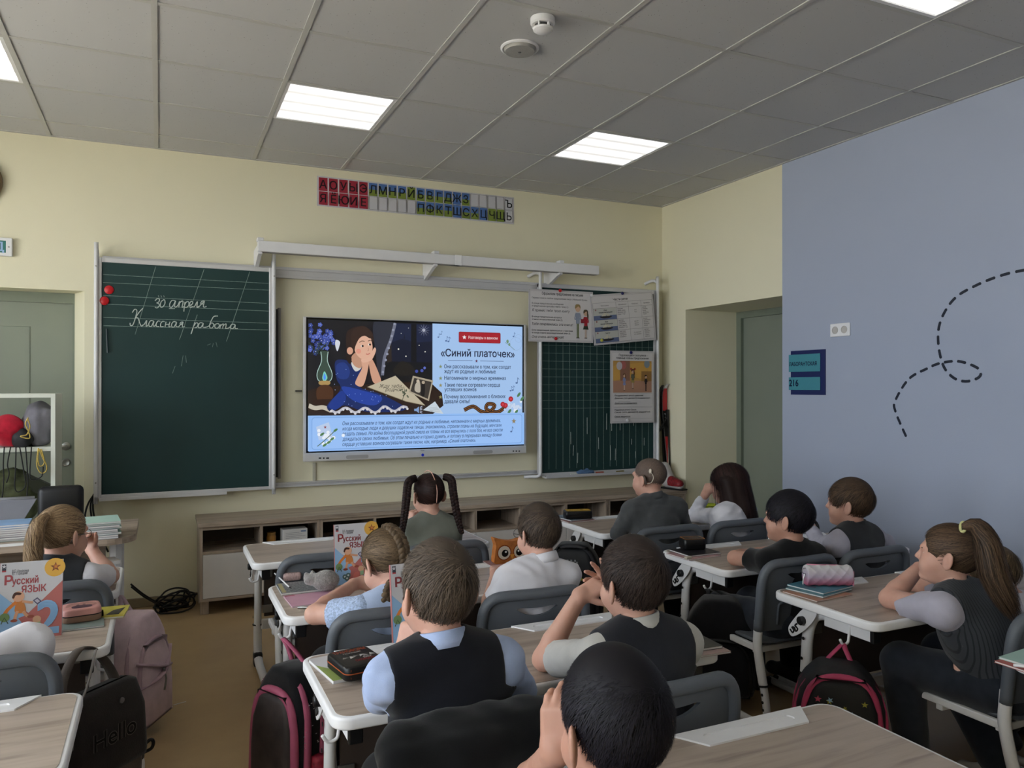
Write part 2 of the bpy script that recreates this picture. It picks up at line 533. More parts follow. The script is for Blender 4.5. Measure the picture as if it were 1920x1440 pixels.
# back wall, left wall with windows
struct('wall_back', MB().box(XL-T, XR+1, YB-T, YB, 0, ZC+.3), YEL)
mb = MB()
mb.box(XL-T, XL, YB, YF, 0, WZ0).box(XL-T, XL, YB, YF, WZ1, ZC+.3)
ys = [YB] + [q for w in WINS for q in w] + [YF]
for k in range(0, len(ys), 2): mb.box(XL-T, XL, ys[k], ys[k+1], WZ0, WZ1)
struct('wall_left', mb, YEL)
for k, (y0, y1) in enumerate(WINS):
    w = thing('window_%d' % (k+1), 'tall white window of the left wall', 'window'); w['kind'] = 'structure'; del w['category']
    mb = MB(); xx = XL-.2; t = .06
    mb.box(xx-.03, xx+.04, y0, y1, WZ0, WZ0+t).box(xx-.03, xx+.04, y0, y1, WZ1-t, WZ1)
    for yy in (y0, (y0+y1)/2-t/2, y1-t): mb.box(xx-.03, xx+.04, yy, yy+t, WZ0, WZ1)
    mb.build('window_frame', WHITE, w)
    MB().box(XL-.16, XL+.22, y0-.05, y1+.05, WZ0-.03, WZ0, .008).build('window_sill', WHITE, w)
# ground outside, so the daylight has something to stand on
struct('ground', MB().box(-40, XL-T, -30, 30, -3.4, -3.2), mat('pale_paved_yard', '#a5a096', .9, var=.15, scale=.4), 'yard outside the left windows')

# baseboards
BASEM = mat('beige_baseboard', '#8d8068', .5, var=.05)
struct('baseboard_front', MB().box(NX1, XR, YF-.016, YF, 0, .06, .004), BASEM)
struct('baseboard_right', MB().box(XR-.02, XR-.004, YB, RY0, 0, .06, .004), BASEM)
struct('baseboard_corner', MB().box(XR-.016, XR, RY1, YF-.016, 0, .06, .004), BASEM)

# ceiling: exposed grid with mineral tiles
m, nt, b = _base('mineral_ceiling_tile')
tc = nt.nodes.new('ShaderNodeTexCoord'); oi = nt.nodes.new('ShaderNodeObjectInfo')
ad = nt.nodes.new('ShaderNodeVectorMath'); ad.operation = 'ADD'
nt.links.new(tc.outputs['Object'], ad.inputs[0]); nt.links.new(oi.outputs['Location'], ad.inputs[1])
vo = nt.nodes.new('ShaderNodeTexVoronoi'); vo.inputs['Scale'].default_value = 55; vo.inputs['Randomness'].default_value = 1
nt.links.new(ad.outputs[0], vo.inputs['Vector'])
wn_ = nt.nodes.new('ShaderNodeTexWhiteNoise'); wn_.noise_dimensions = '3D'
nt.links.new(vo.outputs['Position'], wn_.inputs['Vector'])
g1 = nt.nodes.new('ShaderNodeMath'); g1.operation = 'LESS_THAN'; g1.inputs[1].default_value = .10
nt.links.new(vo.outputs['Distance'], g1.inputs[0])
g2 = nt.nodes.new('ShaderNodeMath'); g2.operation = 'GREATER_THAN'; g2.inputs[1].default_value = .5
nt.links.new(wn_.outputs['Value'], g2.inputs[0])
g3 = nt.nodes.new('ShaderNodeMath'); g3.operation = 'MULTIPLY'
nt.links.new(g1.outputs[0], g3.inputs[0]); nt.links.new(g2.outputs[0], g3.inputs[1])
mx = nt.nodes.new('ShaderNodeMix'); mx.data_type = 'RGBA'
mx.inputs[6].default_value = lin('#b8b9ba'); mx.inputs[7].default_value = lin('#7b7876')
nt.links.new(g3.outputs[0], mx.inputs[0]); nt.links.new(mx.outputs[2], b.inputs['Base Color'])
b.inputs['Roughness'].default_value = .9; b.inputs['Specular IOR Level'].default_value = .1
TILEM = m
BARM = mat('white_ceiling_bar', '#adadaa', .5, var=.02)
struct_ceiling = MB().box(XL-T, XR+1, YB-T, YF+T, ZC+.30, ZC+.40).build('ceiling', mat('concrete_slab', '#8d8b88', .9))
tag(struct_ceiling, kind='structure')
GX = [-.625+.6*k for k in range(-3, 8)]; GY = [5.833-.6*j for j in range(1, 13)]
GX = [x for x in GX if XL+.05 < x < XR-.05]; GY = sorted(y for y in GY if YB+.05 < y < YF-.05)
ex = [XL]+GX+[XR]; ey = [YB]+GY+[YF]
LAMPS = {}
for lx in (-1.225, .575, 2.375):
    for j in (3, 7, 11): LAMPS[(round(lx, 2), round(5.833-.6*j, 2))] = (lx, 5.833-.6*j)
full = {}
for i in range(len(ex)-1):
    for j in range(len(ey)-1):
        if (round(ex[i], 2), round(ey[j], 2)) in LAMPS: continue
        w, h = ex[i+1]-ex[i]-.006, ey[j+1]-ey[j]-.006
        key = (round(w, 3), round(h, 3))
        if key not in full: full[key] = MB().box(-w/2, w/2, -h/2, h/2, 0, .015, .002, 1).mesh('ceiling_tile', TILEM)
        o = link('ceiling_tile', full[key], struct_ceiling, ((ex[i]+ex[i+1])/2, (ey[j]+ey[j+1])/2, ZC+.004))
for x in GX: MB().box(x-.012, x+.012, YB, YF, ZC-.001, ZC+.004).build('grid_bar', BARM, struct_ceiling)
for y in GY:
    mb = MB()
    for i in range(len(ex)-1): mb.box(ex[i]+(.012 if i else 0), ex[i+1]-(.012 if i < len(ex)-2 else 0), y-.012, y+.012, ZC, ZC+.004)
    mb.build('cross_bar', BARM, struct_ceiling)
mb = MB().box(XL, XR, YF-.02, YF, ZC-.002, ZC+.004).box(XR-.02, XR, YB, YF-.02, ZC-.002, ZC+.004).box(XL, XL+.02, YB, YF-.02, ZC-.002, ZC+.004)
mb.build('wall_angle', BARM, struct_ceiling)

# ceiling lamps: recessed panels with four tubes glowing through the diffuser
m, nt, b = _base('lit_diffuser')
tc = nt.nodes.new('ShaderNodeTexCoord'); sx = nt.nodes.new('ShaderNodeSeparateXYZ')
nt.links.new(tc.outputs['Object'], sx.inputs[0])
mu = nt.nodes.new('ShaderNodeMath'); mu.operation = 'MULTIPLY'; mu.inputs[1].default_value = 2*PI/.145
nt.links.new(sx.outputs['Y'], mu.inputs[0])
co = nt.nodes.new('ShaderNodeMath'); co.operation = 'COSINE'; nt.links.new(mu.outputs[0], co.inputs[0])
mr = nt.nodes.new('ShaderNodeMapRange'); mr.inputs[1].default_value = -1; mr.inputs[2].default_value = 1
mr.inputs[3].default_value = 1.1; mr.inputs[4].default_value = .28
nt.links.new(co.outputs[0], mr.inputs[0])
st = nt.nodes.new('ShaderNodeMath'); st.operation = 'MULTIPLY'; st.inputs[1].default_value = LAMP_STRENGTH
nt.links.new(mr.outputs[0], st.inputs[0])
b.inputs['Base Color'].default_value = (.8, .8, .8, 1)
b.inputs['Emission Color'].default_value = (1, .985, .95, 1)
nt.links.new(st.outputs[0], b.inputs['Emission Strength'])
LITM = m
_frm = MB()
for a in ((-.288, .288, -.288, -.270), (-.288, .288, .270, .288), (-.288, -.270, -.270, .270), (.270, .288, -.270, .270)): _frm.box(*a, 0, .02)
_frm = _frm.mesh('lamp_frame', WHITE)
_dif = MB().box(-.270, .270, -.270, .270, .006, .012).mesh('diffuser', LITM)
lbl = {(-1, 3): 'lit ceiling panel cut by the left edge of the photo', (2, 3): 'lit square ceiling panel above the left chalkboard end of the light rail',
       (5, 3): 'lit square ceiling panel nearest the right front corner', (5, 7): 'lit ceiling panel cut by the top edge above the blue wall'}
for n_, (lx, ly) in enumerate(sorted(LAMPS.values())):
    ci, cj = round((lx+.625)/.6), round((5.833-ly)/.6)
    t = thing('ceiling_light', lbl.get((ci, cj), 'lit ceiling panel behind the photographer, column %s row %s' % ('left middle right'.split()[(ci+1)//3], 'front middle back'.split()[(cj-3)//4])), 'lamp', (lx+.3, ly+.3, ZC+.001), group='ceiling light panels')
    link('lamp_frame', _frm, t); link('diffuser', _dif, t)
# ------------------------------------------------------------------ desks
DESKW = wood_mat('grey_oak_laminate', '#8b7d72', '#a6988c', '#b3a599', 'X')
CABW = wood_mat('grey_oak_cabinet', '#75685c', '#9c8d7e', '#ad9f90', 'X')
CABV = wood_mat('grey_oak_upright', '#75685c', '#9c8d7e', '#ad9f90', 'Z')
DH = .60
def make_desk_proto():
    P = {}
    bm = bmesh.new()
    poly = rrect(1.2, .5, .05, 6)
    vs_ = [bm.verts.new((x, y, DH-.032)) for x, y in poly]
    f = bm.faces.new(vs_)
    r = bmesh.ops.extrude_face_region(bm, geom=[f])
    up = [q for q in r['geom'] if isinstance(q, bmesh.types.BMVert)]
    for q in up: q.co.z = DH
    es = [e for e in bm.edges if abs(e.verts[0].co.z-e.verts[1].co.z) < 1e-6]
    bmesh.ops.bevel(bm, geom=es, offset=.007, segments=3, affect='EDGES', profile=.5)
    P['edge_band'] = MB().bm(bm).mesh('edge_band', WHITE, True, 40)
    tr = []
    def notch(cx): return [(cx+.20, .246), (cx+.15, .165), (cx-.15, .165), (cx-.20, .246)]
    P['desk_top'] = MB().prism(rrect(1.172, .472, .04, 6), DH-.004, DH+.0012).mesh('desk_top', DESKW)
    # pencil tray: white trapezoid with a sunk groove
    o_ = [(.20, .243), (-.20, .243), (-.15, .165), (.15, .165)]
    i_ = rrect(.27, .026, .012, 4, 0, .203)
    mb = MB()
    n = len(i_)
    oo = []
    for (x, y) in i_:      # matching outer points
        k = max(abs(x)/.135, abs(y-.203)/.013)
        ox = max(-.175-.32*(y-.203), min(.175+.32*(y-.203), x*1.3))
        oy = .243 if y > .203 else .165
        w_ = .15+.05*(oy-.165)/.078
        oo.append((max(-w_, min(w_, x*1.5 if abs(x) > .12 else x)), oy))
    z1, z0 = DH+.0055, DH+.0016
    v = [(x, y, z1) for x, y in oo] + [(x, y, z1) for x, y in i_] + [(x, y, z0) for x, y in i_] + [(x, y, DH-.002) for x, y in oo]
    f = []
    for i in range(n):
        j = (i+1) % n
        f += [(i, j, n+j, n+i), (n+i, n+j, 2*n+j, 2*n+i), (i, 3*n+i, 3*n+j, j)]
    f.append(tuple(range(2*n, 3*n)))
    mb.add(v, f)
    P['pencil_tray'] = mb.mesh('pencil_tray', WHITE)
    for s in (-1, 1):
        k = '_l' if s < 0 else '_r'
        x = s*.535
        leg = crom([(x, -.05, .556), (x, .03, .555), (x, .085, .53), (x, .115, .46), (x, .125, .35), (x, .135, .21)], 4)
        mb = MB().tube(leg, .024, 12, flat=.75, up=(0, 1, 0))
        P['leg'+k] = mb.mesh('leg', WHITE_M, True, 50)
        foot = crom([(x, .135, .215), (x, .138, .12), (x, .12, .055), (x, .06, .03), (x, -.05, .028), (x, -.22, .028)], 4)
        P['foot'+k] = MB().tube(foot, .0205, 12, flat=.8, up=(0, 1, 0)).mesh('foot', WHITE_M, True, 50)
        mb = MB().tube([(x, .135, .214), (x, .1352, .208)], .026, 12, flat=.8, up=(0, 1, 0))
        mb.box(x-.022, x+.022, -.25, -.20, 0, .05, .01).box(x-.022, x+.022, .10, .165, 0, .075, .012)
        P['foot_cap'+k] = mb.mesh('foot_cap', BLACKP)
        mb = MB().box(x-.018, x+.018, -.19, .02, DH-.085, DH-.033, .004)
        P['beam'+k] = mb.mesh('beam', WHITE_M)
        P['beam_cap'+k] = MB().box(x-.019, x+.019, -.205, -.188, DH-.088, DH-.034, .004).mesh('beam_cap', BLACKP)
        # tilt plate with toothed slot and knob
        xs = s*.562
        R = Matrix.Translation((xs, 0, 0)) @ Matrix(((0, 0, s, 0), (1, 0, 0, 0), (0, 1, 0, 0), (0, 0, 0, 1)))
        pl = [(.045, DH-.033), (.10, DH-.033), (.175, DH-.115), (.188, DH-.145), (.175, DH-.165), (.150, DH-.158), (.10, DH-.12), (.055, DH-.07)]
        P['tilt_plate'+k] = MB().prism(crom(pl, 3, True), 0, .004, R).mesh('tilt_plate', WHITE_M)
        sl = [(.178, DH-.14), (.165, DH-.150), (.158, DH-.138), (.168, DH-.130), (.155, DH-.128), (.148, DH-.140), (.138, DH-.128), (.152, DH-.118), (.140, DH-.108)]
        P['slot'+k] = MB().tube([(R @ Vector((a, b_, .0045)))[:] for a, b_ in crom(sl, 3)], .0035, 6).mesh('slot', BLACKP)
        P['knob'+k] = MB().lathe([(.017, 0), (.017, .016), (.013, .02), (.001, .02)], 14, R @ Matrix.Translation((.112, DH-.088, .004))).mesh('knob', BLACKP, True, 40)
        mb = MB()
        for z in (.44, .36, .30, .25):
            y_ = .118 if z > .4 else .127 if z > .3 else .133
            mb.lathe([(.0065, 0), (.0065, .002), (.001, .002)], 10, Matrix.Translation((x+s*.0225, y_, z)) @ Matrix.Rotation(s*PI/2, 4, 'Y'))
        P['bolt_hole'+k] = mb.mesh('bolt_hole', BLACKP)
        P['bag_hook'+k] = MB().tube(crom([(s*.55, -.10, DH-.05), (s*.556, -.10, DH-.085), (s*.562, -.10, DH-.11), (s*.585, -.10, DH-.115), (s*.60, -.10, DH-.095)], 4), .005, 8).mesh('bag_hook', WHITE_M, True)
        mb = MB()
        for z in (.47, .29): mb.box(s*.49-.025, s*.49+.025, .112, .120, z-.02, z+.02, .002)
        P['bracket'+k] = mb.mesh('bracket', STEEL)
    P['modesty_panel'] = MB().box(-.505, .505, .122, .138, .25, .50, .002).mesh('modesty_panel', DARKBROWN)
    P['crossbar'] = MB().box(-.52, .52, .118, .142, .185, .235, .006).mesh('crossbar', WHITE_M)
    return P
DESKP = make_desk_proto()
def desk(label, x0, yb, rz=0.0):
    """x0 = left edge, yb = back edge (towards the blackboard)"""
    t = thing('school_desk', label, 'desk', (x0+.6, yb-.25, 0), rz, 'double school desks')
    for k, me in DESKP.items():
        nm = k[:-2] if k[-2:] in ('_l', '_r') else k
        if nm == 'pencil_tray':
            link(nm, me, t, (-.3, 0, 0)); link(nm, me, t, (.3, 0, 0)); continue
        if nm in ('slot', 'knob', 'foot_cap', 'beam_cap', 'bolt_hole', 'bag_hook'): continue
        o = link(nm, me, t)
        if nm == 'bracket': o['kind'] = 'stuff'
        if nm == 'tilt_plate':
            link('slot', DESKP['slot'+k[-2:]], o); link('knob', DESKP['knob'+k[-2:]], o)
        if nm == 'foot': link('foot_cap', DESKP['foot_cap'+k[-2:]], o)['kind'] = 'stuff'
        if nm == 'beam': link('beam_cap', DESKP['beam_cap'+k[-2:]], o); link('bag_hook', DESKP['bag_hook'+k[-2:]], o)
        if nm == 'leg': link('bolt_hole', DESKP['bolt_hole'+k[-2:]], o)['kind'] = 'stuff'
    return t
C1X, C2X, C3X = -1.345, .388, 2.238
desk('double school desk below the teacher table, front desk of the left column', C1X-.005, 3.962)
desk('double school desk with the standing textbook at the left edge of the photo', C1X, 3.235)
desk('empty double school desk corner at the bottom left of the photo', C1X-.04, 2.385)
desk('front double school desk of the middle column, before the low cabinets', C2X, 4.235)
desk('double school desk with the grey plush and pink notebook', C2X+.012, 3.315)
desk('double school desk with the black zip case, where the navy vest boy leans', C2X, 2.405)
desk('nearest double school desk with bare wood top at the bottom right', C2X, 1.500, math.radians(0.0))
desk('front desk of the right column with the yellow-lidded pencil case', C3X-.015, 4.195)
desk('right column desk with the orange-edged pencil case', C3X+.04, 3.225)
desk('right column desk with the pink quilted pencil case', C3X, 2.405)
desk('right column desk of which only a corner with notebooks shows at the right edge', C3X+.085, 1.505)

# ------------------------------------------------------------------ chairs
def make_chair_proto():
    P = {}
    W = .20; ZT, ZB = .690, .43
    def bend(x, z):            # plan curve and recline of the back
        return -.195 + .55*x*x - .10*(z-.43)
    path = [(-W, ZB-.02), (-W, ZB+.08), (-W, ZT-.09), (-W+.012, ZT-.035), (-W+.045, ZT-.006), (-.10, ZT), (0, ZT), (.10, ZT), (W-.045, ZT-.006), (W-.012, ZT-.035), (W, ZT-.09), (W, ZB+.08), (W, ZB-.02)]
    pts = [(p[0], bend(p[0], p[1]), p[1]) for p in crom(path, 3)]
    P['back_rim'] = MB().tube(pts, .0205, 10, flat=.9).mesh('back_rim', GREYP, True)
    # panel with hand slot
    xs = np.linspace(-W+.008, W-.008, 25)
    mb = MB(); rows = []
    for x in xs:
        tt = max(0.0, 1-(x/.075)**2)
        hb = .632 - .020*tt**.5 + (x/.075)**2*.010*(tt > 0); ht = .632+.008*tt**.5 + (x/.075)**2*.010*(tt > 0)
        if tt <= 0: hb = ht = .640
        zt = ZT-.004 if abs(x) < W-.05 else ZT-.03
        rows.append([.405, .48, .56, hb, ht, zt])
    for side in (0, 1):
        base = len(mb.v); v = []
        for x, r in zip(xs, rows):
            for z in r: v.append((x, bend(x, z)+.010-(.011 if side else 0), z))
        f = []
        for i in range(len(xs)-1):
            for j in range(5):
                if j == 3 and rows[i][3] == rows[i][4] and rows[i+1][3] == rows[i+1][4]: continue
                if j == 3: continue
                f.append((i*6+j, (i+1)*6+j, (i+1)*6+j+1, i*6+j+1))
        mb.add(v, f)
    N = len(xs)*6
    f = []
    for i in range(len(xs)-1):   # rims of the slot and bottom
        for j in (3, 4): f.append((i*6+j, (i+1)*6+j, N+(i+1)*6+j, N+i*6+j))
        f.append((i*6, (i+1)*6, N+(i+1)*6, N+i*6))
    mb.add([], [])
    for q in f: mb.f.append(q); mb.m.append(0)
    P['back_panel'] = mb.mesh('back_panel', GREYP, True, 40)
    rib = [(-.115, .43), (-.115, .50), (-.10, .52), (0, .525), (.10, .52), (.115, .50), (.115, .43)]
    P['back_rib'] = MB().tube([(x, bend(x, z)-.002, z) for x, z in crom(rib, 3)], .006, 6).mesh('back_rib', GREYP, True)
    # seat
    rings = []
    for (ins, z) in ((.02, .343), (.004, .347), (0, .354), (.004, .361), (.018, .364)):
        rings.append([(x, y, z - .006*max(0, 1-(x/.16)**2)*(ins == .018)) for x, y in rrect(.37-2*ins, .37-2*ins, .06, 5, 0, .0)])
    P['seat'] = MB().loft(rings).mesh('seat', GREYP, True, 40)
    for s in (-1, 1):
        k = '_l' if s < 0 else '_r'
        x = s*W
        yb = bend(W, .43)
        up = crom([(x, yb, .45), (x, yb+.004, .40), (x, yb+.006, .34), (x, yb-.012, .25), (x, yb-.028, .19)], 4)
        P['leg'+k] = MB().tube(up, .0165, 10, flat=1.25, up=(0, 1, 0)).mesh('leg', WHITE_M, True)
        lo = crom([(x, yb-.028, .192), (x, yb-.043, .12), (x, yb-.045, .07), (x, yb-.02, .032), (x, yb+.05, .022), (x, .19, .02)], 4)
        P['foot'+k] = MB().tube(lo, .015, 10, flat=1.1, up=(0, 1, 0)).mesh('foot', WHITE_M, True)
        mb = MB().box(x-.018, x+.018, yb-.068, yb-.01, 0, .055, .01).box(x-.018, x+.018, .17, .205, 0, .035, .008)
        mb.tube([(x, yb-.0275, .194), (x, yb-.0292, .187)], .0185, 10, flat=1.2, up=(0, 1, 0))
        P['foot_cap'+k] = mb.mesh('foot_cap', BLACKP)
        P['side_rail'+k] = MB().box(x-.010-s*.008, x+.010-s*.008, yb, .17, .318, .345, .005).mesh('side_rail', WHITE_M)
        mb = MB()
        for z in (.16, .13, .10): mb.lathe([(.006, 0), (.006, .002), (.001, .002)], 8, Matrix.Translation((x+s*.0155, yb-.043+.09*(z-.1), z)) @ Matrix.Rotation(s*PI/2, 4, 'Y'))
        P['bolt_hole'+k] = mb.mesh('bolt_hole', BLACKP)
    P['crossbar'] = MB().box(-W, W, .05, .075, .30, .325, .004).box(-W, W, bend(W, .3)+.0, bend(W, .3)+.025, .31, .335, .004).mesh('crossbar', WHITE_M)
    return P
CHP = make_chair_proto()
def chair(label, x, yback, rz=0.0):
    """x = centre, yback = plane of the backrest top"""
    t = thing('school_chair', label, 'chair', (x, yback+.21, 0), math.radians(rz), 'grey school chairs')
    for k, me in CHP.items():
        nm = k[:-2] if k[-2:] in ('_l', '_r') else k
        if nm in ('foot_cap', 'bolt_hole', 'back_rib'): continue
        o = link(nm, me, t)
        if nm == 'foot': link('foot_cap', CHP['foot_cap'+k[-2:]], o)['kind'] = 'stuff'; link('bolt_hole', CHP['bolt_hole'+k[-2:]], o)['kind'] = 'stuff'
        if nm == 'back_panel': link('back_rib', CHP['back_rib'], o)
    return t
chair('grey chair of the blonde ponytail girl at the left front desk', -.375, 3.255)
chair('grey chair back at the left edge, in front of the bare desk corner', -.46, 2.43)
chair('empty grey chair at the front middle desk, left of the braided girl', .66, 3.36)
chair('grey chair behind the girl with two braids, right seat of the front middle desk', 1.20, 3.36)
chair('grey chair behind the girl in the pale blue blouse', .695, 2.45)
chair('grey chair behind the boy in the white polo shirt', 1.225, 2.455, -3)
chair('grey chair of the navy vest boy, under the black jacket', .635, 1.55)
chair('grey chair behind the dark vest boy with folded hands, in front of the nearest desk', 1.136, 1.55)
chair('grey chair of the black-haired boy nearest the camera', .64, .60)
chair('grey chair behind the shaven-headed boy', 2.385, 3.275)
chair('grey chair behind the long-haired girl in the white shirt', 2.845, 3.27)
chair('grey chair behind the boy in the black t-shirt, its white leg in full view', 2.455, 2.455)
chair('grey chair behind the brown-haired boy by the blue wall', 2.90, 2.455)
chair('grey chair of the striped vest girl, cut by the right edge', 2.655, 1.555)
chair('grey chair beside the blue wall, behind the ponytail girl', 3.13, 1.56)

# ------------------------------------------------------------------ low cabinets along the front wall
CZ, CY0, CY1 = .575, 5.15, 5.505
t = MB().box(.212, 3.905, CY0-.012, CY1+.012, CZ-.028, CZ, .002).build('worktop', CABW)
tag(t, 'long grey-oak worktop lying on the low cabinets under the boards', 'worktop')
WDOOR = mat('white_cabinet_front', '#d0cdcb', .45, var=.02)
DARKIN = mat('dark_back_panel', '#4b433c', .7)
CW = (3.90-.222)/5
pos = ['leftmost', 'second from the left', 'third, middle one', 'fourth from the left', 'rightmost']
for i in range(5):
    x0 = .222+CW*i; x1 = x0+CW-.002
    c = thing('low_cabinet', 'low grey-oak cabinet with open cubbies over white doors, %s of five' % pos[i], 'cabinet', (x0, CY0, 0), 0, 'low cabinets')
    w = x1-x0; dp = CY1-CY0; zt = CZ-.028; z0 = .085; t_ = .018
    MB().box(0, t_, 0, dp, z0, zt).build('side_panel', CABV, c); MB().box(w-t_, w, 0, dp, z0, zt).build('side_panel', CABV, c)
    MB().box(t_, w-t_, 0, dp, z0, z0+t_).build('bottom_panel', CABW, c)
    MB().box(t_, w-t_, .004, dp, .375, .375+t_).build('shelf', CABW, c)
    MB().box(t_, w-t_, .004, dp, zt-.02, zt).build('top_panel', CABW, c)
    MB().box(w/2-t_/2, w/2+t_/2, .004, dp, .375+t_, zt-.02).build('divider', CABV, c)
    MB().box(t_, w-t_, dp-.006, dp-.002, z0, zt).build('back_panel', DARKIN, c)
    for s in (0, 1):
        a = t_+.002+s*(w/2-t_-.001); b_ = a+w/2-t_-.004
        MB().box(a, b_, -.002, .014, z0+t_+.002, .373, .0015).build('cabinet_door', WDOOR, c)
    for fx in (.006, w-.056):
        for fy in (.03, dp-.06): MB().box(fx, fx+.05, fy, fy+.035, 0, z0, .002).build('foot', CABV, c)

def simple(name, label, cat, mb, m, loc=(0,0,0), rz=0, group=None, smooth=False, angle=35):
    o = mb.build(name, m, smooth=smooth, angle=angle); o.location = loc; o.rotation_euler = (0, 0, rz)
    return tag(o, label, cat, group)
# things in the cubbies
t = thing('orange_jar', 'small amber jar in the second cubby of the low cabinets', 'jar', (.66, 5.24, .393))
MB().lathe([(.026, 0), (.03, .006), (.03, .05), (.024, .06)], 18).build('jar_body', mat('amber_plastic', '#a5732c', .35), t, True, 40)
MB().lathe([(.027, .058), (.027, .078), (.001, .079)], 18).build('lid', mat('ochre_lid', '#8d6a33', .4), t, True, 40)
t = thing('card_box', 'white cardboard box with printed lines in the second cubby', 'box', (.80, 5.22, .393), .05)
MB().box(-.078, .078, -.05, .05, 0, .098, .002).build('carton', PAPER, t)
ik = Ink()
for k in range(6): ik.rect(-.062, .02+.011*k, .065-.02*(k % 3), .022+.011*k, '#8a8d96')
ik.rect(.035, .078, .068, .088, '#7c8fae'); ik.build('print', INKM, t, wall_M(0, -.0503, 0))
for k, (x, c1_) in enumerate(((.905, '#7b2f3a'), (.935, '#2d3442'))):
    t = thing('folded_card', ['dark red patterned booklet lying in the second cubby', 'dark blue patterned booklet lying in the second cubby'][k], 'booklet', (x, 5.23, .393+.012*k), .3)
    MB().box(-.07, .07, -.05, .05, 0, .012, .001).build('cover', mat('cover_%d' % k, c1_, .5, var=.4, scale=60), t)
    MB().box(-.068, .0705, -.048, .048, .002, .010).build('pages', PAPER, t)
t = thing('blue_folder', 'flat blue folder lying in the third cubby', 'folder', (1.15, 5.26, .393), -.1)
MB().box(-.10, .10, -.08, .08, 0, .008, .001).build('cover', mat('blue_folder', '#24507e', .4), t); MB().box(-.095, .101, -.075, .075, .002, .006).build('sheet', PAPER, t)

# ------------------------------------------------------------------ chalkboards on their rail system
CHALKB = mat('green_chalkboard', '#1a3535', .55, var=.14, scale=1.6, spec=.3)
CHALK = mat('white_chalk', '#b9c2bd', .9, var=.15, scale=80)
CHALKT = mat('faint_chalk', '#7f918b', .9, var=.2, scale=60)
t = thing('board_rail', 'pair of long aluminium sliding rails carrying the chalkboards', 'rail', (0, 0, 0))
rzT, rzB = 2.205, .742
rx0, rx1 = -.33, 3.84
for (z, h, nm) in ((rzT, .075, 'top_rail'), (rzB, .032, 'bottom_rail')):
    mb = MB().box(rx0, rx1, YF-.035, YF-.001, z-h/2, z+h/2, .004)
    mb.box(rx0, rx1, YF-.045, YF-.034, z+h*.22, z+h*.5, .002).box(rx0, rx1, YF-.045, YF-.034, z-h*.5, z-h*.28, .002)
    mb.build(nm, ALU, t)
MB().box(rx1, rx1+.02, YF-.05, YF-.001, rzT-.04, rzT+.04, .006).build('end_cap', WHITE, t)
BY = 5.43
p_tl, p_br = at(186, 490, y=BY), at(509, 916, y=BY)
bx0, bx1 = -.362, at(513, 700, y=BY).x; bz0, bz1 = at(350, 926, y=BY).z, at(350, 492, y=BY).z
t = thing('chalkboard', 'large dark green chalkboard with cursive chalk writing in an aluminium frame', 'chalkboard', (bx0, BY, bz0))
bw, bh = bx1-bx0, bz1-bz0
MB().box(.02, bw-.02, .004, .022, .02, bh-.02).build('writing_surface', CHALKB, t)
fr = MB().box(0, bw, 0, .03, 0, .022, .003); fr.build('frame_rail', ALU, t); MB().box(0, bw, 0, .03, bh-.03, bh, .003).build('frame_rail', ALU, t)
for x in (0, bw-.03): MB().box(x, x+.03, -.004, .03, 0, bh, .004).build('frame_stile', ALU, t)
for x, sx in ((-.012, 1), (bw-.012, 1)):
    mb = MB().tube(crom([(x+.012, .08, bh+.005), (x+.012, .03, bh+.045), (x+.012, .0, bh+.03), (x+.012, -.012, bh-.02), (x+.012, -.012, .1), (x+.012, -.012, .01)], 4), .0125, 8)
    hg = mb.build('hanger_bar', WHITE_M, t, True)
    for z in (bh-.06, .10): MB().lathe([(.005, 0), (.005, .004), (.001, .004)], 8, Matrix.Translation((x+.012, -.024, z)) @ Matrix.Rotation(PI/2, 4, 'X')).build('bolt', STEEL, hg)
MB().box(.02, bw-.3, -.05, .004, -.012, .0, .003).box(.02, bw-.3, -.054, -.048, -.012, .008, .002).build('chalk_ledge', ALU, t)
# ruled lines + slanted guide lines (zoom measurements, mapped to the board)
def bpt(u, v): q = at(u, v, y=BY+.003); return (q.x-bx0, 0.0035, q.z-bz0)
def zb(zx, zy): return bpt(zx/3, 480+zy/3)
mb = MB()
for (a, b_) in (((580, 104), (1510, 154)), ((580, 149), (1510, 192)), ((580, 222), (1500, 266)), ((580, 270), (1510, 310)), ((582, 345), (1508, 378)), ((582, 392), (1508, 416))):
    mb.tube([zb(*a), zb(*b_)], .0016, 4)
for (a, b_) in (((876, 60), (760, 442)), ((1148, 75), (1010, 470)), ((1405, 88), (1274, 480)), ((1110, 330), (1072, 440))):
    mb.tube([zb(*a), zb(*b_)], .0015, 4)
mb.build('chalk_lines', CHALKT, t)['kind'] = 'stuff'
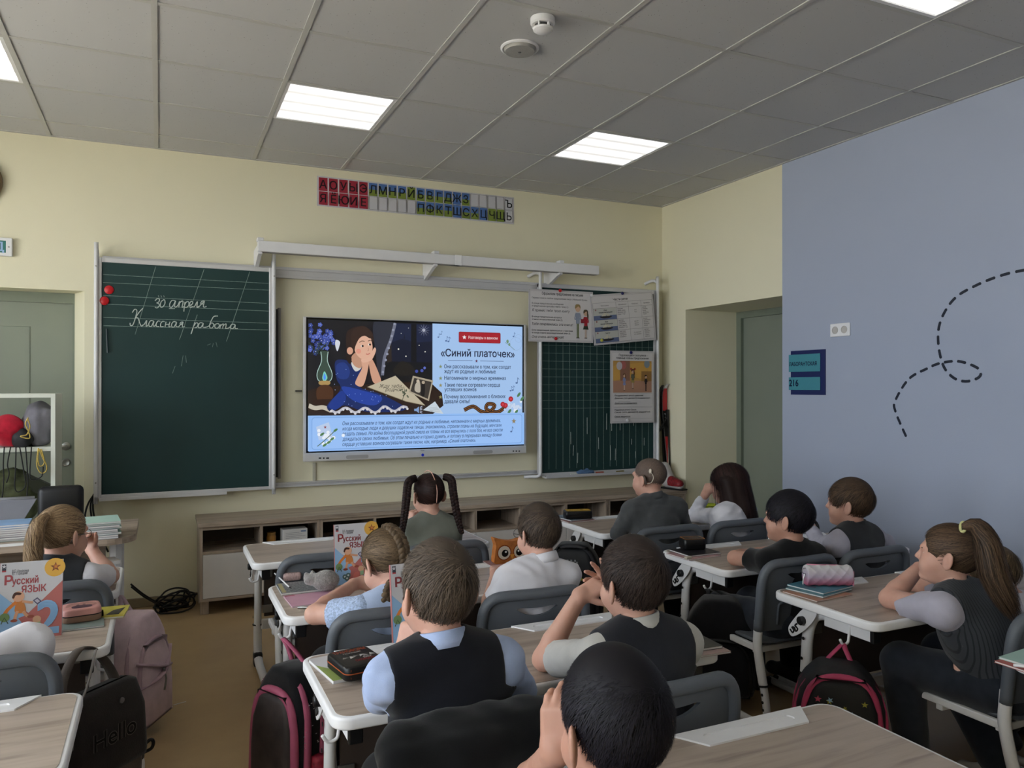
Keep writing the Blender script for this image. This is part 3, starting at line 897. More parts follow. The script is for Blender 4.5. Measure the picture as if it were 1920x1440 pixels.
# cursive writing as chalk strokes
mb = MB()
def stroke(pts, r=.0031): mb.tube([zb(*p) for p in crom(pts, 5)], r, 5)
S_ = [
 [(872,252),(885,240),(897,244),(893,258),(882,264),(893,268),(896,280),(884,292),(872,288)],                       # 3
 [(922,246),(908,256),(902,276),(906,288),(918,284),(928,266),(926,248),(918,246)],                               # 0
 [(985,252),(968,250),(956,268),(956,286),(966,288),(978,272),(988,252),(982,280),(990,288),(1002,276)],              # а
 [(1002,276),(1012,254),(1006,288)], [(1010,266),(1022,254),(1030,258),(1024,288),(1034,284)],                       # п
 [(1040,258),(1034,312)], [(1038,276),(1050,258),(1062,260),(1060,280),(1046,290),(1040,286)],                         # р
 [(1066,280),(1082,270),(1084,258),(1074,256),(1066,270),(1070,288),(1086,284)],                                    # е
 [(1088,286),(1096,282),(1110,256),(1108,288),(1116,282)],                                                          # л
 [(1116,290),(1130,274),(1150,254),(1134,256),(1130,268),(1146,272)], [(1150,254),(1144,286),(1162,284)],              # я
 [(745,318),(758,300),(770,308),(764,340),(748,386),(734,390),(732,376)],[(804,294),(782,318),(766,344),(778,350),(786,376),(796,394),(806,386)], # К
 [(800,392),(812,384),(826,362),(822,396),(832,388)],                                                              # л
 [(864,366),(848,364),(838,380),(840,394),(852,394),(866,366),(862,390),(870,394),(878,384)],                        # а
 [(902,368),(890,366),(880,380),(882,396),(896,396)],[(926,370),(914,368),(904,382),(906,398),(920,396)],              # сс
 [(934,370),(928,400)],[(930,386),(952,384)],[(956,370),(950,398),(960,394)],                                        # н
 [(992,372),(976,370),(966,384),(968,398),(980,398),(994,372),(990,394),(1000,398)],                                # а
 [(1004,400),(1014,388),(1030,372),(1016,374),(1014,384),(1028,386)],[(1030,372),(1026,398),(1040,396)],                # я
 [(1096,372),(1086,404),(1076,438)],[(1092,392),(1104,376),(1114,382),(1108,400),(1094,404)],[(1108,398),(1118,392)],[(1152,402),(1168,398),(1180,390)],[(1202,386),(1212,390)],[(1232,396),(1242,386)],[(1268,408),(1284,406),(1296,398)],                                   # п
 [(1142,378),(1126,376),(1116,390),(1118,402),(1130,402),(1144,378),(1140,398),(1152,402)],                          # а
 [(1226,338),(1204,340),(1192,358),(1180,384),(1182,404),(1196,402),(1202,386),(1192,376),(1182,386)],               # б
 [(1224,380),(1210,386),(1210,402),(1222,406),(1234,394),(1230,382),(1222,380)],                                     # о
 [(1242,384),(1236,408)],[(1240,394),(1256,382),(1252,408)],[(1256,392),(1272,382),(1268,408)],                        # т
 [(1322,386),(1306,384),(1296,396),(1300,408),(1312,406),(1324,386),(1322,406),(1338,408)],                          # а
]
for s_ in S_: stroke(s_)
stroke([(950, 296), (984, 296)], .0018)
for a in ((890, 222), (905, 222), (920, 222)): stroke([a, (a[0]+4, a[1]+10)], .0012)
mb.build('chalk_writing', CHALK, t)['kind'] = 'stuff'
mb = MB()
for a, b_ in (((1165, 502), (1185, 494)), ((1200, 490), (1195, 512)), ((1215, 486), (1222, 512)), ((1030, 560), (1020, 620)), ((1045, 560), (1048, 600)), ((985, 620), (970, 660))): mb.tube([zb(*a), zb(*b_)], .0012, 4)
mb.build('chalk_smudges', CHALKT, t)['kind'] = 'stuff'
tag(MB().tube([tuple(Vector(zb(600, 410))+Vector((bx0, BY-.012, bz0))), tuple(Vector(zb(606, 545))+Vector((bx0, BY-.012, bz0)))], .005, 8).build('pointer_stick', mat('dark_teal_plastic', '#12272a', .4)), 'thin dark magnetic stick at the left edge of the written chalkboard', 'stick')
REDMAG = mat('red_plastic', '#b3161f', .35, var=.03); BLUEMAG = mat('blue_plastic', '#24245f', .35); YELMAG = mat('yellow_plastic', '#b9b548', .35); WHMAG = mat('white_magnet', '#d2d2d4', .35)
def magnet(u, v, y, m, label, r=.016):
    p = at(u, v, y=y)
    o = MB().lathe([(r, 0), (r, .005), (r*.75, .010), (.001, .011)], 18, Matrix.Rotation(PI/2, 4, 'X')).build('board_magnet', m, smooth=True, angle=50)
    o.location = (p.x, y, p.z); tag(o, label, 'magnet', 'board magnets'); return o
magnet(204.5, 543.5, BY+.004, REDMAG, 'upper red round magnet on the written chalkboard', .027)
magnet(195.5, 564, BY+.002, REDMAG, 'lower red round magnet on the written chalkboard', .027)
# folded-back second panel seen edge-on
q0, q1 = at(514, 580, y=5.49), at(524, 894, y=5.49)
t = thing('folded_board_panel', 'narrow black-edged board panel behind the right side of the written chalkboard', 'board')
MB().box(q0.x-.35, q1.x-.012, 5.465, 5.485, q1.z, q0.z).build('panel', BLACKP, t)
MB().box(q1.x-.014, q1.x+.004, 5.46, 5.49, q1.z-.01, q0.z+.01, .003).build('edge_profile', mat('grey_profile', '#6f6c68', .4), t)
# squared chalkboard on the right
gx0, gx1 = at(1010, 800, y=BY).x, at(1231, 700, y=BY).x
gz0, gz1 = at(1012, 893, y=BY).z, at(1232, 545, y=BY).z
t = thing('squared_chalkboard', 'green chalkboard ruled in white squares at the right, hung with posters', 'chalkboard', (gx0, BY, gz0))
gw, gh = gx1-gx0, gz1-gz0
MB().box(.02, gw-.02, .004, .022, .02, gh-.02).build('writing_surface', CHALKB, t)
MB().box(0, gw, 0, .03, 0, .022, .003).build('frame_rail', ALU, t); MB().box(0, gw, 0, .03, gh-.03, gh, .003).build('frame_rail', ALU, t)
for x in (0, gw-.03): MB().box(x, x+.03, -.004, .03, 0, gh, .004).build('frame_stile', ALU, t)
mb = MB(); sq = .0625
nx, nz = int((gw-.06)/sq), 24
rg = random.Random(3)
for i in range(1, nx+1):
    mb.box(.03+i*sq-.0009, .03+i*sq+.0009, .0025, .004, .05 if i % 3 else .03, gh-.30)
for j in range(8, nz):
    z = .03+j*sq
    if z < gh-.28: mb.box(.03, gw-.03, .0025, .004, z-.0009, z+.0009)
mb.build('square_grid', CHALKT, t)['kind'] = 'stuff'
mb = MB()
for i in range(14):
    x = .06+rg.random()*(gw-.15); z = .08+rg.random()*.3
    mb.tube([(x, .003, z), (x+rg.uniform(-.004, .004), .003, z+rg.uniform(.03, .14))], .0017, 4)
mb.build('chalk_strokes', CHALK, t)['kind'] = 'stuff'
for x in (.005, gw-.002):
    mb = MB().tube(crom([(x-.06, .085, gh+.06), (x-.02, .04, gh+.085), (x, -.005, gh+.07), (x, -.02, gh+.0), (x, -.02, .3), (x, -.02, .06)]+([(x-.01, -.01, .005), (x-.05, .05, -.005), (x-.09, .085, -.01)] if x < .1 else [(x, -.02, .0)]), 5), .013, 8)
    mb.build('hanger_bar', WHITE_M, t, True)
MB().box(.03, gw-.03, -.07, .004, -.012, 0, .003).box(.03, gw-.03, -.074, -.068, -.012, .01, .002).build('chalk_ledge', ALU, t)
lz = gz0+.0005
def crumple(v, s=.4): return Vector((v.x, v.y, v.z*(1+s*math.sin(v.x*90)*math.cos(v.y*120))+.004*math.sin(v.x*140+v.y*90)))
p = at(1097, 884, y=BY-.035)
simple('chalk_cloth', 'crumpled blue cloth lying on the ledge of the squared chalkboard', 'cloth', MB().ell((0, 0, .012), (.085, .022, .022), 3, fn=crumple), mat('blue_cloth', '#4f6c92', .9, var=.2, scale=30), (p.x, BY-.04, lz+.006), .05, smooth=True)
for u, c_, l_ in ((1076, '#d5d5d0', 'short white chalk stick beside the blue cloth'), (1124, '#a5503f', 'red-brown chalk stick right of the blue cloth'), (1162, '#7c6f3c', 'yellow chalk stick on the right end of the ledge')):
    p = at(u, 886, y=BY-.03)
    simple('chalk_stick', l_, 'chalk', MB().tube([(-.035, 0, .008), (.035, 0, .008)], [.007, .008], 8), mat('chalk_'+c_[1:], c_, .9), (p.x, BY-.035, lz), .03)

# ------------------------------------------------------------------ board light rail
LY = 5.27
l0, l1 = at(483, 462, y=LY), at(1120, 502, y=LY)
t = thing('board_light', 'long white board light bar held off the wall on three arms', 'lamp', (l0.x, LY, l0.z))
lw = l1.x-l0.x
for a, b_ in ((0, lw*.535), (lw*.545, lw)): MB().box(a, b_, -.03, .03, -.035, .035, .004).build('lamp_housing', WHITE_M, t)
MB().box(.02, lw-.02, -.026, .026, -.037, -.034).build('lamp_reflector', mat('dim_reflector', '#8c8984', .4), t)
MB().box(lw*.53, lw*.55, -.032, .032, -.037, .037, .002).build('joint_clip', WHITE, t)
for x in (.015, lw*.475, lw*.87):
    mb = MB().prism([(-.02, .02), (YF-LY-.004, .01), (YF-LY-.004, -.13), (YF-LY-.02, -.13), (.02, -.055), (-.02, -.05)], x-.012, x+.012, Matrix(((0, 0, 1, 0), (1, 0, 0, 0), (0, 1, 0, 0), (0, 0, 0, 1))))
    mb.build('wall_arm', WHITE_M, t)
    MB().box(x-.02, x+.02, -.034, .034, .033, .055, .004).build('clamp', WHITE_M, t)
# ------------------------------------------------------------------ things on the walls and ceiling
# alphabet strip
y_ = YF-.004
a0 = at(594, 358, y=y_); ax0, ax1 = 1.004, 2.532
t = thing('alphabet_strip', 'laminated Russian letter strip above the light bar, red blue and green cards', 'poster', (ax0, YF, 2.696))
aw, ah = ax1-ax0, .212
MB().box(0, aw, -.003, -.0005, 0, ah, .0008).build('laminate_sheet', mat('laminate', '#c9c8cc', .25, var=.02), t)
ik = Ink(); n_ = 22; cw = (aw-.02)/n_
R1 = 'АОУЫЭЛМНРЙБВГДЖЗ    Ъ'; R1 = list('АОУЫЭЛМНРЙБВГДЖЗ') + ['']*4 + ['Ъ']; R2 = list('ЯЁЮИЕ') + ['']*5 + list('ПФКТШСХЦЧЩ') + ['Ь']
cw = (aw-.02)/21
RED_, BLU_, GRN_ = '#8d2436', '#46669e', '#6f7f32'
only_g, only_b = set('ЙЧЩ'), set('ЖШЦ')
for r_, row in enumerate((R1, R2)):
    y0 = .108 if r_ == 0 else .008
    for i, ch in enumerate(row):
        x0 = .012+i*cw; x1 = x0+cw-.010
        if i < 5: ik.rect(x0, y0, x1, y0+.094, RED_)
        elif not ch or ch in 'ЪЬ':
            ik.rect(x0, y0, x1, y0+.094, '#6d6f78'); ik.rect(x0+.002, y0+.002, x1-.002, y0+.092, '#c2c2c8')
        elif ch in only_g: ik.rect(x0, y0, x1, y0+.094, GRN_)
        elif ch in only_b: ik.rect(x0, y0, x1, y0+.094, BLU_)
        else: ik.rect(x0, y0, x1, y0+.094, BLU_); ik.rect(x0, y0, x1, y0+.046, GRN_)
        if ch: ik.text(ch, (x0+x1)/2, y0+.018, .082, '#0c0d12', 'CENTER', bold=.012)
ik.build('letter_print', INK, t, wall_M(0, -.0033, 0))
# exit sign and wall clock at the left edge
p = at(0, 462, y=5.50)
t = thing('exit_sign', 'white exit sign box with green panel, cut by the left edge', 'sign', (p.x-.16, YF, p.z))
MB().box(-.17, .222, -.03, 0, -.055, .055, .004).build('housing', WHITE, t)
ik = Ink(); ik.rect(-.155, -.036, .19, .036, '#2f6f68'); ik.text('ВЫХОД', .017, -.026, .075, '#a9c7ef', 'CENTER', bold=.02, width=.325); ik.build('sign_face', INK, t, wall_M(0, -.0304, 0))
MB().lathe([(.005, 0), (.005, .002), (.001, .002)], 8, Matrix.Translation((.205, -.03, 0)) @ Matrix.Rotation(PI/2, 4, 'X')).build('screw', STEEL, t)
p = at(-52, 335, y=5.49)
t = thing('wall_clock', 'round brown wall clock mostly outside the left edge', 'clock', (p.x, YF, p.z))
RX = Matrix.Rotation(PI/2, 4, 'X')
MB().lathe([(.145, 0), (.15, .015), (.15, .03), (.138, .042), (.128, .036), (.128, .025)], 40, RX, cap=False).build('clock_rim', mat('brown_clock_rim', '#6d5d42', .4), t, True, 40)
ik = Ink(); ik.disc(0, 0, .129, '#d5d2c6', n=40)
for k in range(12): ik.rect(.108*math.sin(k*PI/6)-.004, .108*math.cos(k*PI/6)-.004, .108*math.sin(k*PI/6)+.004, .108*math.cos(k*PI/6)+.004, '#222222')
ik.line([(0, 0), (.05, .05)], .008, '#222222'); ik.line([(0, 0), (-.02, .10)], .006, '#222222'); ik.build('dial', INK, t, wall_M(0, -.026, 0))
# smoke detector and ceiling speaker
t = thing('smoke_detector', 'white round smoke detector on the ceiling near the top edge', 'detector', (1.461, 2.90, ZC))
MB().lathe([(.052, 0), (.052, -.022), (.046, -.028)], 28).build('detector_base', WHITE, t, True, 40)
MB().lathe([(.034, -.028), (.034, -.042)], 24).build('sensor_gap', mat('detector_gap', '#3a3a3c', .5), t, True, 40)
MB().lathe([(.042, -.042), (.040, -.050), (.026, -.060), (.001, -.062)], 28).build('detector_cap', WHITE, t, True, 40)
for k in range(6):
    a = k*PI/3+.2; MB().box(-.003, .003, .033, .045, -.043, -.027).build('rib', WHITE, t, rot=(0, 0, a))
t = thing('ceiling_speaker', 'flat round speaker grille set in a ceiling tile', 'speaker', (1.495, 3.20, ZC+.004))
MB().lathe([(.088, 0), (.088, -.006), (.080, -.010), (.074, -.004)], 36, cap=False).build('speaker_ring', WHITE, t, True, 40)
MB().lathe([(.075, -.003), (.068, -.020), (.03, -.022), (.001, -.022)], 36).build('speaker_grille', mat('grey_grille', '#8f8e8b', .6, var=.1, scale=300), t, True, 40)
MB().lathe([(.007, -.0215), (.007, -.023), (.001, -.023)], 12).build('speaker_hole', BLACKP, t)
# double socket, room sign, dashed curve on the blue wall
XW = XR-.004
t = thing('double_socket', 'white double power socket high on the blue wall', 'socket', (XW, 3.606, 1.78))
MB().box(-.010, 0, -.078, .078, -.042, .042, .005).build('socket_plate', WHITE, t)
for yy in (-.036, .036):
    MY = Matrix.Translation((-.0102, yy, 0)) @ Matrix.Rotation(-PI/2, 4, 'Y')
    so = MB().lathe([(.024, 0), (.024, .002), (.020, .002), (.017, -.006), (.001, -.006)], 24, MY).build('socket_well', mat('socket_well', '#b9b6b2', .45), t, True, 40)
    for q in (-.009, .009): MB().lathe([(.0025, 0), (.0025, .003), (.001, .003)], 8, Matrix.Translation((-.0065, yy+q, 0)) @ Matrix.Rotation(-PI/2, 4, 'Y')).build('pin_hole', BLACKP, so)
NAVYP = mat('dark_blue_sign', '#101c52', .4, var=.02); TEALP = mat('teal_plate', '#3f8492', .4, var=.02)
t = thing('room_sign', 'dark blue room sign with two teal plates reading laboratory 216', 'sign', (XW, 4.028, 1.365))
MB().box(-.006, 0, -.302, 0, 0, .298, .001).build('sign_board', NAVYP, t)
for (z0, z1, s_, zt, sz) in ((.155, .272, 'ЛАБОРАНТСКАЯ', .195, .036), (.032, .118, '216', .058, .062)):
    pl = MB().box(-.011, -.006, -.262, .014, z0, z1, .001).build('sign_plate', TEALP, t)
    ik = Ink(); ik.text(s_, -.005, 0, sz, '#0c1a45', bold=.03, width=.245 if len(s_) > 4 else .085); ik.build('plate_lettering', INK, pl, rwall_M(-.0113, .005, zt))
pts = [(3.134, 1.132), (3.205, 1.276), (3.204, 1.339), (3.115, 1.463), (2.996, 1.522), (2.914, 1.55), (2.804, 1.556), (2.699, 1.516), (2.69, 1.473), (2.759, 1.448), (2.835, 1.466), (2.898, 1.535), (2.929, 1.669), (2.913, 1.786), (2.834, 1.897), (2.712, 1.955), (2.57, 1.992), (2.44, 2.003), (2.30, 2.0)]
cu = [np.array(q) for q in crom(pts, 30)]
ln = np.cumsum([0]+[np.linalg.norm(cu[i+1]-cu[i]) for i in range(len(cu)-1)])
t = thing('dashed_wall_decal', 'dark dashed looping line decal on the blue wall', 'decal', (XW, 0, 0))
DK = mat('dark_navy_vinyl', '#141c2c', .5, var=.02)
s0 = 0.0
while s0+.045 < ln[-1]:
    seg = []
    for sv in np.linspace(s0, s0+.045, 5): seg.append((np.interp(sv, ln, [c[0] for c in cu]), np.interp(sv, ln, [c[1] for c in cu])))
    ctr = np.array(seg); mid = ctr[2]
    tg = np.gradient(ctr, axis=0); tg /= np.linalg.norm(tg, axis=1)[:, None]; nn = np.stack([-tg[:, 1], tg[:, 0]], 1)*.0075
    poly = list(ctr+nn)+[ctr[-1]+tg[-1]*.005]+list((ctr-nn)[::-1])+[ctr[0]-tg[0]*.005]
    MB().prism([(a, b) for a, b in poly], .0004, .0018, Matrix(((0, 0, -1, 0), (1, 0, 0, 0), (0, 1, 0, 0), (0, 0, 0, 1)))).build('dash', DK, t)
    s0 += .078
# ------------------------------------------------------------------ interactive screen
SY = 5.42
def sq(zx, zy): return at(540+zx/4, 560+zy/4, y=SY)
o0, o1 = at(569.5, 866, y=SY), at(987, 608.5, y=SY)
sx0, sx1, sz0, sz1 = o0.x, o1.x, o0.z, o1.z
t = thing('interactive_display', 'large wall display showing an illustrated slide with a girl and blue text panels', 'display', (sx0, SY, sz0))
sw, sh_ = sx1-sx0, sz1-sz0
BEZ = mat('light_grey_bezel', '#c9c7c5', .4, var=.02)
pb0 = sq(150, 1145); pb1 = sq(1760, 210)
px0, px1, pz0, pz1 = pb0.x-sx0, pb1.x-sx0, pb0.z-sz0, pb1.z-sz0
b_ = .012
for nm, bx in (('bezel_bottom', (0, sw, 0, pz0-b_)), ('bezel_top', (0, sw, pz1+b_, sh_)), ('bezel_side', (0, px0-b_, pz0-b_, pz1+b_)), ('bezel_side', (px1+b_, sw, pz0-b_, pz1+b_))):
    MB().box(bx[0], bx[1], 0, .04, bx[2], bx[3], .003).build(nm, BEZ, t)
MB().box(px0-b_-.001, px1+b_+.001, .006, .05, pz0-b_-.001, pz1+b_+.001).build('glass_border', mat('black_glass', '#020203', .15, var=0), t)
MB().box(.05, sw-.05, .04, .075, .06, sh_-.05).build('rear_housing', mat('grey_housing', '#85827e', .5), t)
MB().box(.4, sw-.4, .075, YF-SY, .2, sh_-.2).build('wall_mount', STEEL, t)
ik = Ink()
for (zx, w_) in ((240, .018), (268, .012), (297, .020), (1690, .012), (1712, .012), (1734, .012)):
    q = sq(zx, 1196 if zx < 900 else 1143); ik.rect(q.x-sx0-w_/2, q.z-sz0-.005, q.x-sx0+w_/2, q.z-sz0+.005, '#1b1b1d')
for zx, zy in ((520, 1186), (1462, 1150)):
    q = sq(zx, zy); ik.rr(q.x-sx0-.08, q.z-sz0-.013, q.x-sx0+.08, q.z-sz0+.013, .012, '#a5a29f')
q = sq(1010, 1172); ik.disc(q.x-sx0, q.z-sz0, .011, '#2b3fd0'); q = sq(1008, 1140); ik.rect(q.x-sx0-.014, q.z-sz0-.002, q.x-sx0+.014, q.z-sz0+.002, '#7a7876')
ik.build('port_print', INK, t, wall_M(0, -.0004, 0))['kind'] = 'stuff'
# slide
ik = Ink(); ik.dz = 6e-5; ik.clip = (px0, px1, pz0, pz1)
def S(zx, zy): q = sq(zx, zy); return (q.x-sx0, q.z-sz0)
def P_(*a): return [S(*q) for q in a]
LB, LB2, INKD = '#9fbfe8', '#8fb8ef', '#22304f'
ik.rect(px0, pz0, px1, pz1, LB)
xd, yd = S(1085, 500)[0], S(300, 876)[1]
ik.rect(px0, yd, xd, pz1, '#101014')
ik.poly(P_((150, 155), (640, 175), (640, 620), (150, 780)), '#17161b')
ik.poly(P_((770, 183), (1082, 195), (1082, 480), (770, 470)), '#18203c')                       # night window
ik.poly(P_((770, 330), (860, 300), (960, 330), (1082, 320), (1082, 480), (770, 470)), '#10152a')
ik.poly(P_((925, 190), (965, 191), (965, 475), (925, 470)), '#0d0c12')
ik.poly(P_((740, 180), (772, 181), (780, 470), (745, 480)), '#2a221e')
ik.poly(P_((870, 300), (874, 262), (880, 300)), '#0c1020')
for (x, y, r) in ((1020, 236, .010), (830, 378, .006), (886, 432, .005), (1030, 398, .005), (985, 350, .004), (800, 230, .003), (905, 220, .003), (850, 260, .003)): ik.disc(*S(x, y), r, '#e9e4d2')
for k in range(12):
    a = k*PI/6; c_ = S(1020, 236); ik.line([c_, (c_[0]+.045*math.cos(a), c_[1]+.045*math.sin(a))], [.003, .0006], '#9aa0b8')
ik.blob(P_((645, 175), (800, 182), (770, 300), (720, 430), (712, 560), (680, 600), (660, 420)), '#2b2d38')   # curtain
ik.line(P_((805, 183), (775, 300), (725, 440), (710, 575)), .022, '#6b6f80', 4)
for k in range(9): ik.disc(*S(800-k*11, 190+k*45), .009, '#8d92a5')
ik.blob(P_((150, 690), (500, 650), (1082, 640), (1082, 870), (150, 870)), '#2a1c15', 3)            # table
ik.blob(P_((790, 540), (850, 470), (930, 500), (950, 560), (850, 580)), '#1e1a16')
rg = random.Random(5)
for k in range(46):                                                                             # blue flowers
    x, y = 240+rg.gauss(0, 55), 300+rg.gauss(0, 58); c_ = S(max(165, min(340, x)), max(185, min(410, y)))
    col = rg.choice(['#3b4d9c', '#5567bb', '#2b3a80'])
    for j in range(5): ik.disc(c_[0]+.010*math.cos(j*1.257), c_[1]+.010*math.sin(j*1.257), .0065, col, n=7)
    ik.disc(*c_, .003, '#c9cbe0', n=6)
for k in range(14): ik.line([S(235+rg.gauss(0, 30), 420), S(230+rg.gauss(0, 50), 330)], .003, '#2c3a2b')
ik.disc(*S(1000, 540), .012, '#4653a5'); ik.disc(*S(960, 545), .012, '#3c4a9a'); ik.disc(*S(1020, 520), .010, '#5a68b8')
# oil lamp
ik.blob(P_((245, 400), (298, 400), (292, 470), (325, 560), (312, 615), (230, 615), (215, 560), (250, 470)), '#38493f')
ik.line(P_((243, 398), (248, 470), (215, 560), (232, 618), (310, 618), (327, 560), (293, 470), (298, 398)), .005, '#a7c4bd', 4)
ik.blob(P_((270, 545), (292, 590), (280, 615), (262, 615), (254, 590)), '#78c7b4'); ik.blob(P_((270, 560), (281, 592), (271, 612), (262, 592)), '#4f8ff0')
ik.blob(P_((235, 618), (307, 618), (305, 645), (235, 645)), '#a88a55'); ik.blob(P_((210, 690), (245, 650), (300, 650), (335, 690), (320, 760), (225, 765)), '#4a2d1a'); ik.blob(P_((195, 760), (350, 755), (340, 790), (205, 792)), '#2d1a10')
ik.line(P_((150, 800), (200, 820), (260, 815), (320, 840)), .03, '#bdb6a6', 4)
# girl
ik.blob(P_((350, 475), (420, 460), (520, 500), (560, 560), (530, 660), (700, 720), (880, 830), (600, 850), (420, 800), (330, 850), (290, 800), (390, 680), (360, 600)), '#16285f')
ik.blob(P_((400, 660), (560, 690), (700, 740), (640, 800), (480, 760)), '#223f9a'); ik.blob(P_((300, 800), (400, 690), (430, 760), (360, 830)), '#1d3686')
ik.blob(P_((360, 500), (420, 480), (460, 540), (440, 600), (370, 590)), '#20377c')
for k in range(34): ik.disc(*S(rg.uniform(345, 790), rg.uniform(520, 820)), .003, '#8ea2d8', n=6)
lace = [S(320+i*30, 835+18*math.sin(i*1.3)-(i > 12)*10) for i in range(20)]
ik.line(lace, .016, '#b9b9c4', 2)
for q in lace: ik.disc(q[0], q[1]-.008, .009, '#cfcdd0', n=8)
ik.blob(P_((470, 480), (530, 470), (545, 520), (500, 545)), '#c9c7c4')                            # collar
ik.blob(P_((445, 240), (540, 208), (620, 250), (638, 330), (600, 300), (560, 320), (520, 400), (480, 440), (440, 400), (430, 320)), '#2b1c17')   # hair back
ik.blob(P_((470, 440), (520, 400), (560, 460), (540, 520), (490, 500)), '#b98c74')                 # neck
ik.blob(P_((500, 300), (560, 275), (610, 290), (628, 350), (625, 400), (600, 440), (555, 455), (510, 420), (490, 360)), '#d8aa92')
ik.blob(P_((470, 330), (480, 240), (560, 205), (630, 260), (615, 300), (570, 280), (530, 300), (500, 360), (490, 410)), '#33221b')
ik.disc(*S(460, 392), .022, '#cf9c84', .026); ik.disc(*S(525, 395), .018, '#d9937f', n=12)
for (x, y) in ((552, 356), (607, 345)): ik.disc(*S(x, y), .010, '#f0e6df', .008); ik.disc(*S(x+3, y), .0075, '#20130f')
for a in (((530, 330), (550, 318), (570, 322)), ((595, 320), (612, 312), (622, 320))): ik.line(P_(*a), .004, '#2b1b14', 3)
ik.line(P_((595, 370), (600, 388), (590, 392)), .003, '#a9705c', 3); ik.line(P_((580, 415), (595, 418), (610, 410)), .005, '#b5544c', 3)
ik.blob(P_((545, 455), (590, 460), (600, 500), (560, 650), (500, 640), (520, 580), (550, 520)), '#cf9f87'); ik.blob(P_((600, 470), (630, 460), (690, 600), (680, 640), (630, 620)), '#c8977f')
ik.blob(P_((600, 440), (640, 370), (655, 385), (640, 430), (615, 465), (560, 480), (545, 455)), '#d9ac95'); ik.blob(P_((355, 310), (385, 325), (380, 360), (365, 395), (350, 350)), '#cfd3dc')
ik.blob(P_((430, 420), (470, 440), (465, 490), (440, 470)), '#241712')
# letter, photo, sheet, speaker mark
ik.poly(P_((590, 662), (800, 578), (1022, 800), (880, 770)), '#b8ae97'); ik.line(P_((590, 662), (880, 770), (1022, 800)), .004, '#8c8068')
c_, e_ = S(672, 668), S(790, 628)
ik.text('Жду тебя,', *S(676, 668), .036, '#3a3530', shear=.3); ik.text('родной', *S(722, 694), .036, '#3a3530', shear=.3)
for k in range(16): ik.disc(*S(872+rg.gauss(0, 16), 712+rg.gauss(0, 20)), .006, '#4d5544', n=7)
ik.line(P_((862, 660), (868, 710), (850, 762)), .004, '#3f4638', 3)
ik.poly(P_((930, 578), (1082, 614), (1050, 768), (900, 700)), '#a59a86'); ik.poly(P_((940, 594), (1070, 625), (1042, 752), (912, 694)), '#3b3530')
ik.blob(P_((950, 640), (980, 620), (985, 700), (945, 690)), '#b3aa9a'); ik.blob(P_((995, 640), (1020, 640), (1015, 730), (990, 720)), '#1d1a19'); ik.disc(*S(968, 618), .012, '#c0b39f'); ik.disc(*S(1008, 628), .012, '#a89a86')
ik.poly(P_((1005, 835), (1095, 770), (1160, 865)), '#c3cfd8')
for k in range(4): ik.line(P_((1050+k*3, 820+k*9), (1110+k*8, 812+k*10)), .002, '#8b9099')
ik.poly(P_((940, 825), (955, 825), (975, 808), (975, 858), (955, 842), (940, 842)), '#7f9cc8')
for k in range(5): ik.line(P_((982, 815+k*9), (1000, 806+k*13)), .004, '#c3cbe0')
# right text panel
def note(zx, zy, sc=1.0):
    x, y = S(zx, zy); ik.disc(x, y, .008*sc, '#56709e', .006*sc); ik.line([(x+.007*sc, y), (x+.007*sc, y+.034*sc)], .003*sc, '#56709e'); ik.line([(x+.007*sc, y+.034*sc), (x+.018*sc, y+.022*sc)], .004*sc, '#56709e')
for a in ((1120, 290, .8), (1140, 268, .7), (1178, 318, 1.0), (1195, 322, 1.0), (1682, 285, .9), (1705, 632, 1.2), (1660, 690, 1.0), (1676, 686, 1.0)): note(*a)
for a, r_ in (((1700, 340), .05), ((1720, 300), .03)): ik.line([(S(*a)[0]+r_*math.cos(q), S(*a)[1]+r_*math.sin(q)) for q in np.linspace(0, 6.28, 18)], .002, '#8fa9cf')
ik.line(P_((1620, 330), (1650, 350), (1690, 385)), .003, '#5f7f6a', 3); ik.disc(*S(1637, 322), .010, '#6f8f72', .014); ik.disc(*S(1650, 345), .008, '#6f8f72', .012)
rb0, rb1 = S(1272, 330), S(1585, 258)
ik.rr(rb0[0], rb0[1], rb1[0], rb1[1], .010, '#7d1620'); ik.rr(rb0[0]+.003, rb0[1]+.003, rb1[0]-.003, rb1[1]-.003, .009, '#a01f2b')
ik.star(*S(1314, 291), .018, '#e7e3e6'); tx = S(1345, 302); ik.text('Разговоры о важном', tx[0], tx[1], .030, '#e6cfd2', bold=.01, width=S(1562, 302)[0]-tx[0])
tx = S(1138, 432); ik.text('«Синий платочек»', tx[0], tx[1], .075, '#25283f', bold=.018, width=S(1690, 432)[0]-tx[0])
ik.line(P_((1192, 466), (1375, 467)), .003, '#3b4a72'); ik.line(P_((1432, 468), (1608, 470)), .003, '#3b4a72'); ik.star(*S(1405, 469), .013, '#5a2340')
for ln_, zx, zy, x2 in (('Они рассказывали о том, как солдат', 1163, 522, 1662), ('ждут их родные и любимые', 1163, 558, 1548), ('Напоминали о мирных временах', 1164, 608, 1626), ('Такие песни согревали сердца', 1165, 660, 1580), ('уставших воинов', 1165, 694, 1404), ('Почему воспоминания о близких', 1165, 748, 1621), ('давали силы?', 1165, 784, 1356)):
    a = S(zx, zy); ik.text(ln_, a[0], a[1], .039, INKD, bold=.012, width=S(x2, zy)[0]-a[0])
for zy in (510, 598, 650, 738): ik.star(*S(1136, zy), .016, '#7d8a63' if zy < 600 else '#8f8a5a')
rib = P_((1312, 835), (1380, 808), (1440, 845), (1500, 850), (1540, 800), (1490, 790), (1480, 830), (1560, 850), (1620, 810))
ik.line(rib, .030, '#2b1d16', 5); ik.line(rib, .017, '#8d5a2c', 5); ik.line(rib, .008, '#2b1d16', 5)
